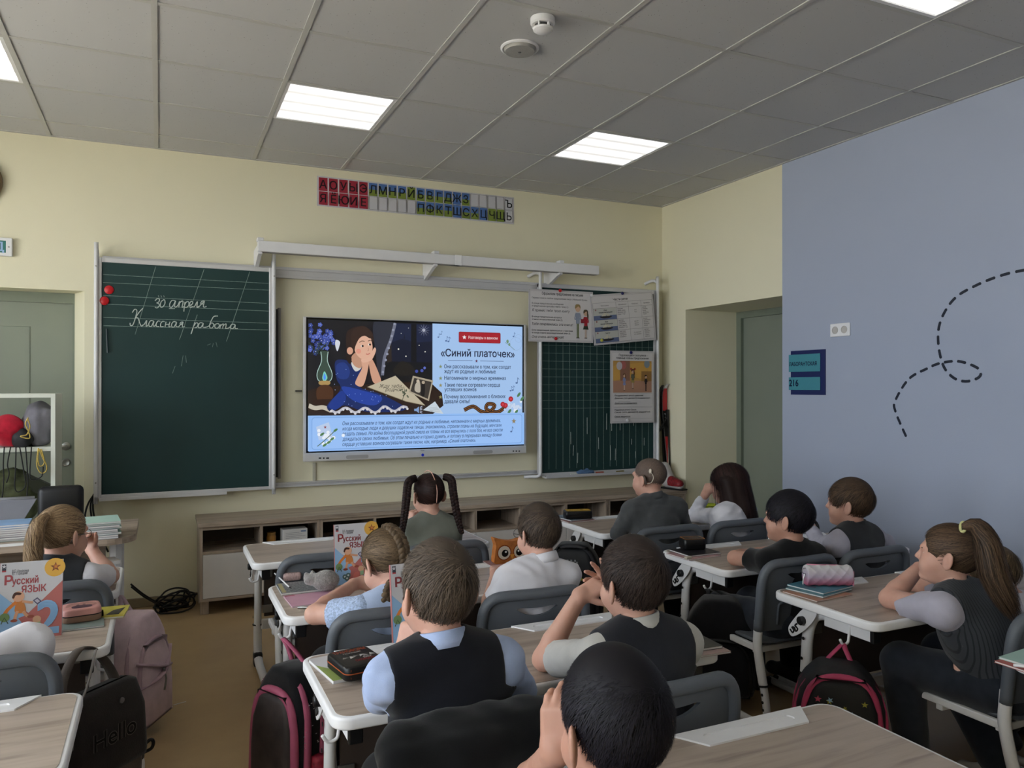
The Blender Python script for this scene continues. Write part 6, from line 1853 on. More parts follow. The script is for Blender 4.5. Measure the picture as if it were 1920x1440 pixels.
# cables at the left
CABM = mat('black_cable', '#0d0d0e', .5)
for k, (pts, l_) in enumerate(((((178, 925), (165, 945), (159, 972), (165, 1000), (172, 1025)), 'left black cable hanging down from the chalkboard corner'), (((176, 926), (170, 945), (171, 965), (178, 1000), (190, 1030)), 'middle black cable hanging down from the chalkboard corner'), (((177, 926), (174, 948), (177, 970), (186, 1000), (203, 1035)), 'right black cable hanging down from the chalkboard corner'))):
    tag(MB().tube([tuple(at(u, v, y=5.50)) for u, v in crom(pts, 5)], .0055, 6).build('cable', CABM, smooth=True), l_, 'cable', 'cables below the chalkboard')
t = thing('cable_coil', 'tangled coil of black cable on the floor beside the cabinet', 'cable', (0, 0, 0))
q = at(335, 1132, z=.03); rg = random.Random(11)
ctr = Vector((q.x-.02, 5.33, .06)); pts = []
for k in range(120):
    a = k*.42; r = .075+.03*math.sin(k*.13)+rg.uniform(-.012, .012); tl = .75*math.sin(k*.05)
    pts.append((ctr.x+r*math.cos(a)*1.15, ctr.y+r*math.sin(a)*.55, max(.006, ctr.z+.055*math.sin(a*1.0+tl)*math.cos(k*.04)+.022*math.sin(k*.37))))
MB().tube(crom(pts, 3), .0055, 6).build('coil', CABM, t, True)
for k, pp in enumerate((((245, 1095), (270, 1115), (300, 1132), (330, 1140)), ((246, 1100), (275, 1122), (310, 1138), (335, 1139)))):
    MB().tube([tuple(at(u, v, y=5.40-.02*k)) for u, v in crom(pp, 5)], .0055, 6).build('lead', CABM, t, True)
# ------------------------------------------------------------------ the pupils
VN = lambda *a: V3(a)
SH_BLUE = cloth_mat('pale_blue_shirt', '#a6b7dc'); NAVY = cloth_mat('navy_vest', '#12141c', .1)
SH_WHITE = cloth_mat('white_shirt', '#d6d5dc', .03); SH_GREY = cloth_mat('light_grey_shirt', '#bdbcb9', .05); SH_LIL = cloth_mat('lilac_grey_shirt', '#a9a7b5', .05)
V_CHAR = cloth_mat('charcoal_vest', '#2b2d31', .12); V_DARK = cloth_mat('dark_slate_vest', '#22242b', .1); V_STRIPE = cloth_mat('ribbed_grey_vest', '#33363b', .1, stripes=.15)
OLIVE = cloth_mat('sage_green_top', '#6f736a', .06); JUMP = cloth_mat('grey_jumper', '#46484a', .1); BLK = cloth_mat('black_tshirt', '#08080a', .2)
LACE = mat('pale_blue_lace', '#9fb0cd', .9, var=.35, scale=140, bump=.5, bscale=220); BLOUSE = cloth_mat('pale_blue_blouse', '#a5b5d2')
HB_L = hair_mat('light_brown_hair', '#2f2822', '#74665a'); HB_D = hair_mat('dark_brown_hair', '#1c1614', '#4a3d38'); HB_K = hair_mat('black_hair', '#070608', '#23202a')
HB_M = hair_mat('brown_hair', '#261f1a', '#5f5044'); HB_W = hair_mat('warm_brown_hair', '#2c231b', '#654f3d'); HB_B = hair_mat('dark_blonde_hair', '#5a4636', '#b59a78')
HB_E = hair_mat('near_black_brown_hair', '#120b0a', '#3c2623'); HB_F = hair_mat('fair_brown_hair', '#3d3124', '#7d6850'); HB_S = hair_mat('cropped_hair', '#584a42', '#7f6e64')
GLASSM = mat('thin_metal_rim', '#6b6661', .3, .8)

# boy in the navy vest
ob, q = child('boy in navy vest over pale blue shirt, cheek propped on his left fist', at(820, 1112, y=1.66), (.635, 1.67), 0, (10, -3, 3),
  L=dict(e=at(714, 1302, y=1.86), w=at(757, 1225, y=1.80), hand=dict(d=VN(.28, -.05, .95), n=VN(-.8, -.55, .2), curl=(72, 75, 76, 78), thumb=(55, 30))),
  R=dict(e=at(975, 1292, y=1.80), w=at(940, 1275, y=1.98)),
  hair=dict(mat=HB_L, fn=short_hair(4, t=.011, n=4600, ln=.048, lift=.008, jitter=.26, width=.0016, low=-.068)), shirt=(SH_BLUE, 'long', .008), vest=(NAVY, .016, .128), collar=SH_BLUE, seed=3, wr=.007)
# boy with folded hands
eL = at(1020, 1236, z=.635)
ob, q = child('boy in dark slate vest and grey short sleeves, hands folded beside his face', at(1186, 1092, y=1.72), (1.136, 1.67), 0, (8, 2, -2),
  L=dict(e=eL, w=at(1086, 1118, y=1.97), hand=dict(d=VN(.75, -.15, .35), n=VN(-.3, -.55, .75), curl=((10, 15, 10), (14, 20, 10), (20, 25, 15), (25, 30, 20)), spread=.35, thumb=(50, 10))),
  R=dict(e=at(1300, 1215, z=.635)+Vector((0, .12, 0)), w=at(1150, 1110, y=1.98), hand=dict(d=VN(-.65, .1, .75), n=VN(.2, .75, .6), curl=((5, 8, 6), (8, 12, 8), (14, 16, 10), (20, 20, 12)), spread=.4, thumb=(40, 10))),
  hair=dict(mat=HB_D, fn=short_hair(6, t=.012, n=4600, ln=.050, lift=.007, jitter=.24, width=.0016, low=-.075)), shirt=(SH_GREY, .72, .008), vest=(V_DARK, .017, .128), collar=SH_GREY, seed=6, wr=.003)
# black-haired boy nearest the camera
ob, q = child('black-haired boy nearest the camera, left hand on his temple', at(1150, 1362, y=1.0), (.64, .74), 0, (3, -6, 0), skin=SKIN2,
  L=dict(e=at(985, 1480, z=.635), w=at(1042, 1412, y=1.075), hand=dict(d=VN(.10, .0, 1), n=VN(-.75, -.6, .05), curl=((22, 30, 20), (24, 34, 22), (26, 36, 22), (30, 40, 25)), thumb=(50, 10))),
  R=dict(e=at(1400, 1500, y=1.10), w=at(1280, 1500, y=1.25)),
  hair=dict(mat=HB_K, fn=short_hair(7, t=.009, n=8000, ln=.028, lift=.004, jitter=.22, width=.0011, w=(.010, -.075, .060), low=-.070)), shirt=(SH_LIL, .7, .008), vest=(V_DARK, .016, .12), collar=SH_LIL, seed=8, wr=.003)
# boy in the white polo
ob, q = child('boy in white polo shirt with glasses at the second middle desk', at(1009, 1000, y=2.62), (1.185, 2.56), 0, (12, -4, 0),
  L=dict(e=at(915, 1150, y=2.60), w=at(930, 1075, z=.645)), R=dict(e=at(1052, 1120, y=2.66), w=at(1060, 1075, z=.645)),
  sh=.116, hs=.95, hair=dict(mat=HB_M, fn=short_hair(5, t=.010, n=3000, ln=.055, lift=.006, jitter=.2, width=.0018, low=-.068)), shirt=(SH_WHITE, .68, .010), collar=SH_WHITE, seed=12, wr=.006)
def glasses(ob, q, hs=1.0):
    H, RH, base = q['H'], q['RH'], q['base']
    mb = MB()
    for s in (-1, 1):
        mb.tube([tuple(RH @ V3((s*(.030+.021*math.cos(a)), .088, -.003+.017*math.sin(a)))) for a in np.linspace(0, 2*PI, 16, endpoint=False)], .0012, 6, True)
        mb.tube([tuple(RH @ V3(p)) for p in ((s*.050, .087, .0), (s*.072, .06, .002), (s*.0765, .0, .002), (s*.078, -.022, -.010), (s*.076, -.030, -.025))], .0016, 6)
    mb.tube([tuple(RH @ V3(p)) for p in ((-.010, .090, .002), (0, .093, .004), (.010, .090, .002))], .0012, 6)
    mb.build('glasses', GLASSM, ob, True, loc=tuple(H-base))
glasses(ob, q)
# girl in the pale blue blouse, writing
def hair3():
    T_ = VN(.01, -.095, .03)
    def fl(P, t): return np.stack([-P[:, 0]*9, -.55-0*P[:, 0], -.25+0*P[:, 0]], 1)
    a = [cap_mesh(.006, -.07), strands(2600, lambda P: region_short(P, -.072), fl, lambda P: np.abs(P[:, 0])*.9+.02, .009, .003, 3, .0018, 7, .12)]
    path = [VN(0, -.035, .116), VN(.004, -.075, .098), VN(.006, -.104, .055), VN(.006, -.110, .01), VN(.006, -.095, -.04), VN(.01, -.085, -.075)]
    return a+[braid_tubes(path, [.010, .019, .022, .021, .018, .017], 5)]
H3 = at(722, 1054, y=2.66)
ob, q = child('girl in pale blue blouse with a brown braid, writing behind the textbook', H3, (.695, 2.56), 8, (22, -24, 0),
  L=dict(e=at(590, 1152, y=2.70), w=at(662, 1096, y=2.98), hand=dict(d=VN(.75, .35, .05), n=VN(-.25, -.45, .85), curl=(48, 52, 55, 58))),
  R=dict(e=at(830, 1130, y=2.80), w=at(760, 1085, y=3.00), hand=dict(curl=(45, 50, 52, 55))),
  hair=dict(mat=HB_F, fn=hair3, world=lambda: [braid_tubes([at(735, 1095, y=2.575), at(725, 1120, y=2.545), at(713, 1150, y=2.53), at(708, 1175, y=2.53)], [.019, .020, .017, .010], 3)]),
  shirt=(BLOUSE, 'none', .008), seed=15, wr=.003, sh=.125)
# lace puff sleeves
for sg, S_, E_ in ((-1, q['SL'], V3(at(590, 1152, y=2.70))), (1, q['SR'], V3(at(830, 1130, y=2.80)))):
    hem = S_+(E_-S_)*.62; d = unit(E_-S_)
    P_ = [cone(S_+q['u']*.008, S_+(E_-S_)*.75, .056, .050, .02)]
    g = Grid(P_, .007); X, Y, Z = g.full(); F = g.field(P_)-.004*wrinkle(X, Y, Z, 41, 1.4).astype(np.float32)
    F = np.maximum(F, (X-hem[0])*d[0]+(Y-hem[1])*d[1]+(Z-hem[2])*d[2])
    v, f_ = g.mesh(F, 1); link('lace_sleeve', np_mesh('lace_sleeve', v-q['base'], f_, LACE), ob)
# girl with two long braids
def hair2():
    def fl(P, t):
        T_ = np.where(P[:, :1] > 0, VN(.078, -.03, .035)[None], VN(-.078, -.03, .035)[None]); return (T_-P)*12
    def rg(P): return region_short(P, -.07) & (np.abs(P[:, 0]) > .003)
    return [cap_mesh(.005, -.068), strands(2400, rg, fl, lambda P: np.clip(.085-np.abs(P[:, 0]), .02, .1), .008, .003, 2, .0018, 7, .08)]
ob, q = child('girl in sage green top with two long dark braids', at(803, 928, y=3.52), (1.17, 3.47), 0, (6, -2, 0),
  L=dict(e=at(758, 1010, z=.64), w=at(765, 988, y=3.66), hand=dict(d=VN(.15, -.05, .95), n=VN(-.8, -.5, .1), curl=(60, 64, 66, 68))),
  hair=dict(mat=HB_E, fn=hair2, world=lambda: [braid_tubes([at(778, 897, y=3.50), at(766, 905, y=3.47), at(762, 935, y=3.44), at(758, 970, y=3.43), at(753, 1005, y=3.42)], [.016, .018, .0175, .016, .010], 9),
                                              braid_tubes([at(834, 894, y=3.50), at(846, 900, y=3.47), at(850, 925, y=3.44), at(857, 965, y=3.43), at(866, 1000, y=3.42)], [.016, .018, .0175, .016, .010], 9)]),
  shirt=(OLIVE, .75, .010), seed=22, wr=.003, sh=.110, hs=.92, scale=.93)
RH, H, base = q['RH'], q['H'], q['base']
pth = [VN(0, .045, .112), VN(0, .0, .124), VN(0, -.05, .112), VN(0, -.085, .075), VN(0, -.108, .03), VN(0, -.10, -.03)]
MB().tube([tuple(RH @ (p*.935)) for p in crom(pth, 4)], .0022, 6).build('hair_parting', SKIN, ob, True, loc=tuple(H-base), label='pale centre parting')
# shaven-headed boy with a cochlear implant
ob, q = child('shaven-headed boy in grey jumper with a white hearing implant behind his ear', at(1217, 896, y=3.50), (2.40, 3.39), -4, (22, 0, 0),
  L=dict(e=at(1160, 1000, y=3.55), w=at(1170, 965, z=.65)), R=dict(e=at(1290, 1000, y=3.50), w=VN(2.56, 3.74, .650)),
  hair=dict(mat=HB_S, fn=lambda: [cap_mesh(.0005, -.055), strands(5000, lambda P: region_short(P, -.058), flow_whorl(), .007, .0015, .001, 8, .0012, 3, .3)]),
  shirt=(JUMP, 'long', .013), collar=JUMP, seed=31, wr=.006, sh=.138)
RH, H, base = q['RH'], q['H'], q['base']
IMPL = mat('ivory_implant', '#d3c7b4', .4, var=0)
dv = MB().lathe([(.013, 0), (.013, .004), (.008, .007), (.001, .007)], 16, Matrix.Translation(tuple(RH @ VN(-.064, -.052, .045))) @ Matrix(RH.tolist()).to_4x4() @ Matrix.Rotation(-PI/2+.15, 4, 'Y') @ Matrix.Rotation(-.5, 4, 'X'))
dv.build('implant_coil', IMPL, ob, True, loc=tuple(H-base))
MB().tube([tuple(RH @ V3(p)) for p in crom([(-.070, -.058, .040), (-.072, -.075, .015), (-.076, -.062, -.015), (-.082, -.035, -.020)], 4)], .0018, 6).build('implant_cable', IMPL, ob, True, loc=tuple(H-base))
MB().tube([tuple(RH @ V3(p)) for p in crom([(-.083, .0, .020), (-.088, -.020, .022), (-.090, -.034, .005), (-.086, -.038, -.025)], 4)], [.003]*4+[.005]*5+[.0055]*4, 8).build('implant_processor', mat('dark_taupe_plastic', '#4d4038', .4), ob, True, loc=tuple(H-base))
# girl with long dark hair
def hair9():
    def fl(P, t): return np.stack([P[:, 0]*5, -.25+P[:, 1]*2, -1.0+0*P[:, 0]], 1)
    def rg(P): return (prim_eval(FACE_CUT, P[:, 0], P[:, 1], P[:, 2]) > 0) & (P[:, 2] > -.05)
    ex = [ell((0, -.058, -.060), (.078, .045, .11), k=.05), ell((0, -.075, -.15), (.080, .040, .085), k=.05), cone((-.070, -.008, .02), (-.078, -.025, -.16), .026, .026, .03), cone((.070, -.008, .02), (.078, -.025, -.16), .026, .026, .03), cone((-.066, .012, .03), (-.074, .02, -.10), .016, .012, .03)]
    return [cap_mesh(.008, None, ex, .005, earcut=False), strands(3000, rg, fl, lambda P: np.where(P[:, 1] > .045, .075, .30), .013, .012, 9, .002, 14, .10, fall=-.005)]
ob, q = child('girl with long loose dark hair in a white shirt, hands before her face', at(1366, 908, y=3.47), (2.845, 3.39), 18, (42, -8, 0),
  L=dict(e=at(1302, 966, z=.64), w=at(1322, 928, y=3.68), hand=dict(d=VN(.45, .0, .8), n=VN(-.6, -.2, .6), curl=(55, 60, 62, 64))),
  R=dict(e=at(1395, 975, z=.64)+Vector((0, .1, 0)), w=at(1345, 930, y=3.72), hand=dict(d=VN(-.3, -.1, .9), n=VN(.1, .9, .3), curl=(55, 60, 62, 64))),
  hair=dict(mat=HB_E, fn=hair9), shirt=(SH_WHITE, 'long', .010), collar=SH_WHITE, seed=37, wr=.006, sh=.125)
# boy in the black t-shirt
ob, q = child('black-haired boy in black t-shirt with arms crossed on the desk, in profile', at(1477, 972, y=2.55), (2.47, 2.56), 4, (30, 2, 0), skin=SKIN2,
  L=dict(e=at(1378, 1046, z=.645), w=at(1378, 1046, z=.645)+Vector((.17, .04, 0)), hand=dict(n=VN(0, -.3, 1))),
  R=dict(e=at(1520, 1040, z=.645)+Vector((.02, .10, 0)), w=at(1440, 1040, z=.65)+Vector((0, .06, 0))),
  hair=dict(mat=HB_K, fn=short_hair(10, t=.012, n=3400, ln=.040, lift=.006, jitter=.22, width=.0018, low=-.060)), shirt=(BLK, .55, .009), seed=43, trousers=JEANS)
# brown-haired boy by the blue wall
ob, q = child('brown-haired boy in charcoal vest and lilac-grey sleeves before the blue wall', at(1592, 945, y=2.62), (2.90, 2.57), 6, (30, 2, 0),
  L=dict(e=at(1540, 1022, z=.635), w=at(1520, 992, y=3.00), hand=dict(n=VN(-.3, -.2, 1))), R=dict(e=at(1660, 1020, y=2.62), w=at(1600, 990, y=2.95)),
  hair=dict(mat=HB_W, fn=short_hair(11, t=.011, n=3000, ln=.042, lift=.007, jitter=.22, width=.0018, low=-.064)), shirt=(SH_LIL, 'long', .010), vest=(V_CHAR, .019, .125), collar=V_CHAR, seed=47, wr=.006)
MB().tube([tuple(V3(at(1526, 986, y=2.98))-q['base']+VN(.0, .0, 0)+VN(.026*math.cos(a), .012*math.sin(a), .026*math.sin(a))) for a in np.linspace(0, 2*PI, 14, endpoint=False)], .008, 6, True).build('wrist_band', BLACKP, ob, True)
# girl with the high ponytail at the right
H12 = at(1777, 1042, y=1.86)
T12 = VN(.0, -.098, .062)
def pony12():
    return [bundle([at(1806, 988, y=1.775), at(1832, 985, y=1.735), at(1850, 1015, y=1.70), at(1862, 1070, y=1.675), at(1884, 1120, y=1.655), at(1905, 1160, y=1.645)], [.012, .026, .040, .046, .040, .018], 1900, 12, .0022, 16, .008)]
ob, q = child('girl in ribbed grey vest with high brown ponytail, chin propped on her fist', H12, (2.60, 1.69), 10, (28, 6, 4),
  L=dict(e=at(1668, 1122, z=.635), w=at(1722, 1066, y=2.03), hand=dict(d=VN(.80, -.45, .10), n=VN(-.25, -.65, .7), curl=(55, 60, 62, 64), thumb=(30, 20))),
  R=dict(e=at(1715, 1092, z=.635), w=at(1752, 1082, y=2.06), hand=dict(d=VN(.2, -.6, .4), n=VN(.2, .6, .7), curl=(60, 62, 64, 66))),
  hair=dict(mat=HB_W, fn=lambda: tied_hair(12, T12, n=2600, t=.009), world=pony12), shirt=(SH_LIL, .68, .008), vest=(V_STRIPE, .017, .122), collar=None, seed=53, scale=1.08, trousers=JEANS, shoes=SHOEW,
  knees=[VN(2.45, 1.97, .42), VN(2.68, 1.98, .42)], feet=[VN(2.46, 1.93, .08), VN(2.68, 1.76, .08)])
mb = MB().tube([tuple(V3(at(1806, 988, y=1.78))-q['base']+VN(.006*math.cos(a)+.004*math.sin(a), .014*math.cos(a), .016*math.sin(a))) for a in np.linspace(0, 2*PI, 14, endpoint=False)], .0055, 6, True)
mb.build('hair_tie', mat('lemon_hair_tie', '#c9c589', .8), ob, True)
# blonde ponytail girl at the left
H1 = at(118, 1002, y=3.50)
ob, q = child('blonde girl with low ponytail in charcoal vest, looking right with chin in hand', H1, (-.375, 3.41), -12, (-44, -4, 0),
  R=dict(e=at(207, 1080, z=.64), w=at(172, 1032, y=3.70), hand=dict(d=VN(-.15, -.1, .9), n=VN(.5, .8, .1), curl=(58, 60, 62, 64))),
  L=dict(e=at(60, 1090, z=.64), w=at(110, 1070, y=3.75)),
  hair=dict(mat=HB_B, fn=lambda: tied_hair(1, VN(.0, -.100, .045), n=2600, t=.009),
            world=lambda: [bundle([at(88, 968, y=3.42), at(72, 982, y=3.38), at(64, 1015, y=3.36), at(62, 1050, y=3.35), at(54, 1082, y=3.35)], [.012, .026, .032, .032, .018], 1500, 21, .0020, 14, .004)]),
  shirt=(SH_WHITE, .72, .008), vest=(V_CHAR, .017, .122), collar=V_CHAR, seed=59, sh=.124)
glasses(ob, q)
MB().tube([tuple(V3(at(87, 967, y=3.42))-q['base']+VN(.012*math.cos(a), .005*math.cos(a), .014*math.sin(a))) for a in np.linspace(0, 2*PI, 12, endpoint=False)], .0045, 6, True).build('hair_tie', mat('beige_hair_tie', '#a58c70', .8), ob, True)
# pupil mostly outside the left edge: only a puffy white sleeve shows
ob, q = child('pupil cut off by the left edge, only a puffy white sleeve on the desk', VN(-.86, 2.72, .94), (-.80, 2.55), 0, (-20, -4, 0),
  R=dict(e=at(-25, 1240, z=.645), w=at(42, 1225, z=.652), hand=dict(curl=(70, 75, 75, 75), sc=.8)), L=dict(e=VN(-1.05, 2.75, .64), w=VN(-.95, 2.95, .64)),
  hair=dict(mat=HB_M, fn=lambda: tied_hair(33, VN(0, -.1, .03), n=1200)), shirt=(SH_WHITE, 'long', .010), seed=61, wr=.005)
E_, W_ = V3(at(-25, 1240, z=.655)), V3(at(85, 1205, z=.66))
P_ = [cone(E_, E_+(W_-E_)*.75, .062, .066, .02), cone(E_+(W_-E_)*.75, W_, .062, .040, .03)]
g = Grid(P_, .006, .03); X, Y, Z = g.full(); F = g.field(P_)-.009*wrinkle(X, Y, Z, 71, .8).astype(np.float32); d = unit(W_-E_)
F = np.maximum(F, (X-W_[0])*d[0]+(Y-W_[1])*d[1]+(Z-W_[2])*d[2]); F = np.maximum(F, .604-Z)
v, f_ = g.mesh(F, 1); link('puff_sleeve', np_mesh('puff_sleeve', v-q['base'], f_, SH_WHITE), ob)
# pupil half hidden behind the ponytail
ob, q = child('fair-haired pupil in white half hidden behind the ponytail at the right edge', at(1862, 1080, y=2.02), (3.12, 1.69), 0, (20, -20, 0),
  L=dict(e=at(1900, 1110, z=.64)+Vector((-.06, 0, 0)), w=at(1880, 1085, z=.645)), hair=dict(mat=HB_F, fn=short_hair(14, n=1500)), shirt=(SH_WHITE, 'long', .010), seed=67, wr=.004)
# ------------------------------------------------------------------ things on the desks
DT = DH+.0016
def on(u, v, dz=0): return at(u, v, z=DT+dz)
# textbook "Russian language 2"
BW, BH, BT = .178, .246, .012
ik = Ink(); ik.dz = 5e-5
w, h = BW, BH
ik.rect(0, 0, w, h, '#c4c4ca')
ik.poly([(0, 0), (w, 0), (w, h*.72), (w*.47, h*.33), (0, h*.60)], '#ae6663'); ik.poly([(0, 0), (w*.36, 0), (w*.36, h*.22), (0, h*.58)], '#8ab0d6'); ik.poly([(0, h*.20), (w*.44, h*.31), (0, h*.62)], '#8ab0d6')
ik.poly([(w, h*.35), (w, h*.72), (w*.42, h*.30), (w*.30, h*.10), (w*.34, 0), (w, 0)], '#ae6663')
ik.disc(w*.87, h*.90, .030, '#d6a64a', n=24); ik.rect(w*.87, h*.84, w, h, '#d6a64a'); ik.star(w*.88, h*.905, .016, '#7a4434'); ik.star(w*.885, h*.91, .009, '#c9803c')
ik.rect(w*.03, h*.885, w*.095, h*.985, '#3c3e4a'); ik.rect(w*.03, h*.885, w*.095, h*.905, '#a04048'); ik.star(w*.062, h*.955, .007, '#c9c9d0')
ik.text('В.П. Канакина', w*.19, h*.87, .0125, '#4a4a52', bold=.01, width=w*.26); ik.text('В.Г. Горецкий', w*.19, h*.838, .0125, '#4a4a52', bold=.01, width=w*.24)
ik.text('Р', w*.06, h*.715, .042, '#a04a50', bold=.03); ik.text('усский', w*.19, h*.715, .031, '#a04a50', bold=.025, width=w*.42); ik.text('ЯЗЫК', w*.34, h*.60, .031, '#a04a50', bold=.025, width=w*.40)
# running girl with a satchel
ik.blob([(w*.25, h*.36), (w*.42, h*.35), (w*.37, h*.50), (w*.29, h*.51)], '#c07a42'); ik.line([(w*.27, h*.49), (w*.14, h*.40), (w*.08, h*.33)], .010, '#cf7a35', 3); ik.line([(w*.36, h*.49), (w*.47, h*.47), (w*.53, h*.465)], .008, '#cf9b7c', 3)
ik.line([(w*.29, h*.37), (w*.26, h*.30), (w*.25, h*.26)], .009, '#cf9b7c', 3); ik.line([(w*.38, h*.36), (w*.44, h*.30), (w*.48, h*.29)], .009, '#cf9b7c', 3); ik.disc(w*.24, h*.25, .010, '#8d4a3a', .005); ik.disc(w*.50, h*.285, .010, '#8d4a3a', .005)
ik.disc(w*.30, h*.555, .017, '#d5a58a'); ik.blob([(w*.20, h*.55), (w*.24, h*.61), (w*.34, h*.60), (w*.33, h*.575), (w*.26, h*.575), (w*.23, h*.535)], '#4a2b22')
ik.poly([(w*.53, h*.49), (w*.60, h*.525), (w*.67, h*.47), (w*.60, h*.43)], '#56526e'); ik.poly([(w*.555, h*.487), (w*.60, h*.507), (w*.645, h*.47), (w*.60, h*.45)], '#b9b5c4')
ik.disc(w*.09, h*.30, .014, '#6f8a5c'); ik.line([(w*.04, h*.22), (w*.09, h*.30), (w*.15, h*.22)], .003, '#44503a')
for (x, y) in ((.22, .13), (.30, .15), (.27, .10)): ik.disc(w*x, h*y, .010, '#4e6a6a'); ik.disc(w*x, h*y, .004, '#c5cfd0')
ik.disc(w*.60, h*.24, .012, '#caa284'); ik.poly([(w*.58, h*.20), (w*.66, h*.21), (w*.66, h*.14), (w*.58, h*.13)], '#8fae8a'); ik.blob([(w*.42, h*.10), (w*.55, h*.12), (w*.54, h*.19), (w*.44, h*.18)], '#c06a62')
ik.text('2', w*.60, h*.055, .145, '#8ab3dd', bold=.03, width=w*.36)
COVER = ik.mesh('cover_print', INK)
FILM = mat('book_cover_board', '#c4c4ca', .2, var=.02); SPINE = mat('book_spine_pink', '#b0716f', .35)
def textbook(label, loc, rz, tilt):
    t = thing('textbook', label, 'book', loc, rz, 'standing textbooks'); t.rotation_euler = (-tilt, 0, rz)
    MB().box(0, BW, 0, .0012, 0, BH, .0004).build('front_cover', FILM, t); MB().box(0, BW, BT-.0012, BT, 0, BH, .0004).build('back_cover', FILM, t)
    MB().box(-.0012, .0004, 0, BT, 0, BH).build('spine', SPINE, t); MB().box(.001, BW-.002, .0014, BT-.0014, .002, BH-.002).build('pages', PAPER, t)
    o = link('cover_print', COVER, t); o.matrix_local = wall_M(0, -.0003, 0)
    MB().box(BW*.2, BW*.8, BT, BT+.07, 0, .006).build('book_stand', WHITE, t)
    return t
q = on(98, 1192); textbook('textbook standing on the left desk at the photo edge, showing a large 2', (q.x-BW+.027, q.y, DT), math.radians(-2), math.radians(8))
q = on(629, 1098); textbook('textbook standing before the writing girl, its cover nearly whole', (q.x, q.y, DT), 0, math.radians(6))
q = on(738, 1208); textbook('textbook standing half hidden behind the navy vest boy', (q.x, q.y, DT), math.radians(4), math.radians(7))
def nb(label, u, v, w, d, h, rz, col, z=0, name='exercise_book', pages=PAPER, printf=None):
    q = at(u, v, z=DT+z+h/2)
    t = thing(name, label, 'notebook', (q.x, q.y, DT+z), math.radians(rz))
    MB().box(-w/2, w/2, -d/2, d/2, h-.001, h, .0004).build('cover', col, t); MB().box(-w/2+.0015, w/2-.0015, -d/2+.0015, d/2-.0015, .001, h-.001).build('pages', pages, t); MB().box(-w/2, w/2, -d/2, d/2, 0, .001).build('cover', col, t)
    if printf: ik = Ink(); printf(ik, w, d); ik.build('cover_print', INK, t, Matrix.Translation((0, 0, h+.0003)))
    return t, q
def case(label, loc, w, d, h, rz, body, lid, printf=None, r=.012, zipm=None, name='pencil_case', seam=.5):
    t = thing(name, label, 'pencil case', loc, math.radians(rz))
    def rr(k0, k1, ins=0.0): return [[(x, y, z) for x, y in rrect(w-2*i, d-2*i, r, 5)] for z, i in k0]
    MB().loft([[(x, y, z) for x, y in rrect(w-2*i, d-2*i, max(.004, r-i*.3), 5)] for z, i in ((0, .004), (.004, .0005), (h*seam-.002, 0), (h*seam-.001, .0015))]).build('case_body', body, t, True, 50)
    MB().loft([[(x, y, z) for x, y in rrect(w-2*i, d-2*i, max(.004, r-i*.3), 5)] for z, i in ((h*seam+.001, .0015), (h*seam+.002, 0), (h-.006, .0005), (h-.0015, .003), (h, .008))]).build('case_lid', lid, t, True, 50)
    MB().tube([(x, y, h*seam) for x, y in rrect(w-.001, d-.001, r, 5)], .0016, 6, True).build('zip', zipm or BLACKP, t)
    if printf: ik = Ink(); printf(ik, w, d); ik.build('lid_print', INK, t, Matrix.Translation((0, 0, h+.0004)))
    return t
# --- left column
PINKP = mat('pink_case', '#c08a85', .45, var=.05); BEIGEP = mat('beige_case', '#8f6f5c', .5)
def face_pr(ik, w, d):
    ik.blob([(-w*.38, -d*.1), (-w*.3, d*.3), (0, d*.36), (w*.32, d*.28), (w*.38, -d*.05), (w*.1, -d*.02), (-w*.15, -d*.02)], '#a87a72'); ik.blob([(-w*.2, -d*.3), (w*.22, -d*.3), (w*.25, -d*.05), (0, d*.02), (-w*.22, -d*.05)], '#4d3440'); ik.disc(-w*.08, d*.08, .005, '#33202a'); ik.disc(w*.08, d*.08, .005, '#33202a'); ik.line([(-w*.3, d*.18), (-w*.1, d*.26), (w*.1, d*.26), (w*.3, d*.18)], .002, '#4d3440', 3)
nbt, q = nb('grey-green exercise book under the pink pencil case', 143, 1165, .17, .205, .006, 4, mat('grey_green_cover', '#7c8a86', .4))
q = on(152, 1158, .01); case('pink hard pencil case with a drawn face on the left desk', (q.x, q.y, DT+.007), .122, .112, .046, 8, BEIGEP, PINKP, face_pr, .025)
def yel(ik, w, d): ik.poly([(-w*.1, -d*.3), (w*.3, -d*.3), (w*.4, d*.3), (w*.05, d*.1)], '#3c3a36'); ik.rect(-w*.45, -d*.45, w*.45, -d*.38, '#a89a30')
nb('yellow booklet with a black figure beside the pink pencil case', 208, 1148, .105, .15, .006, -6, mat('yellow_cover', '#b5ac4a', .45, var=.15, scale=20), 0, printf=yel)
nb('small white card box on the front left desk behind the blonde girl', 205, 1052, .07, .10, .016, 18, mat('card_cover', '#b9b5ae', .5), 0, 'card_pack')
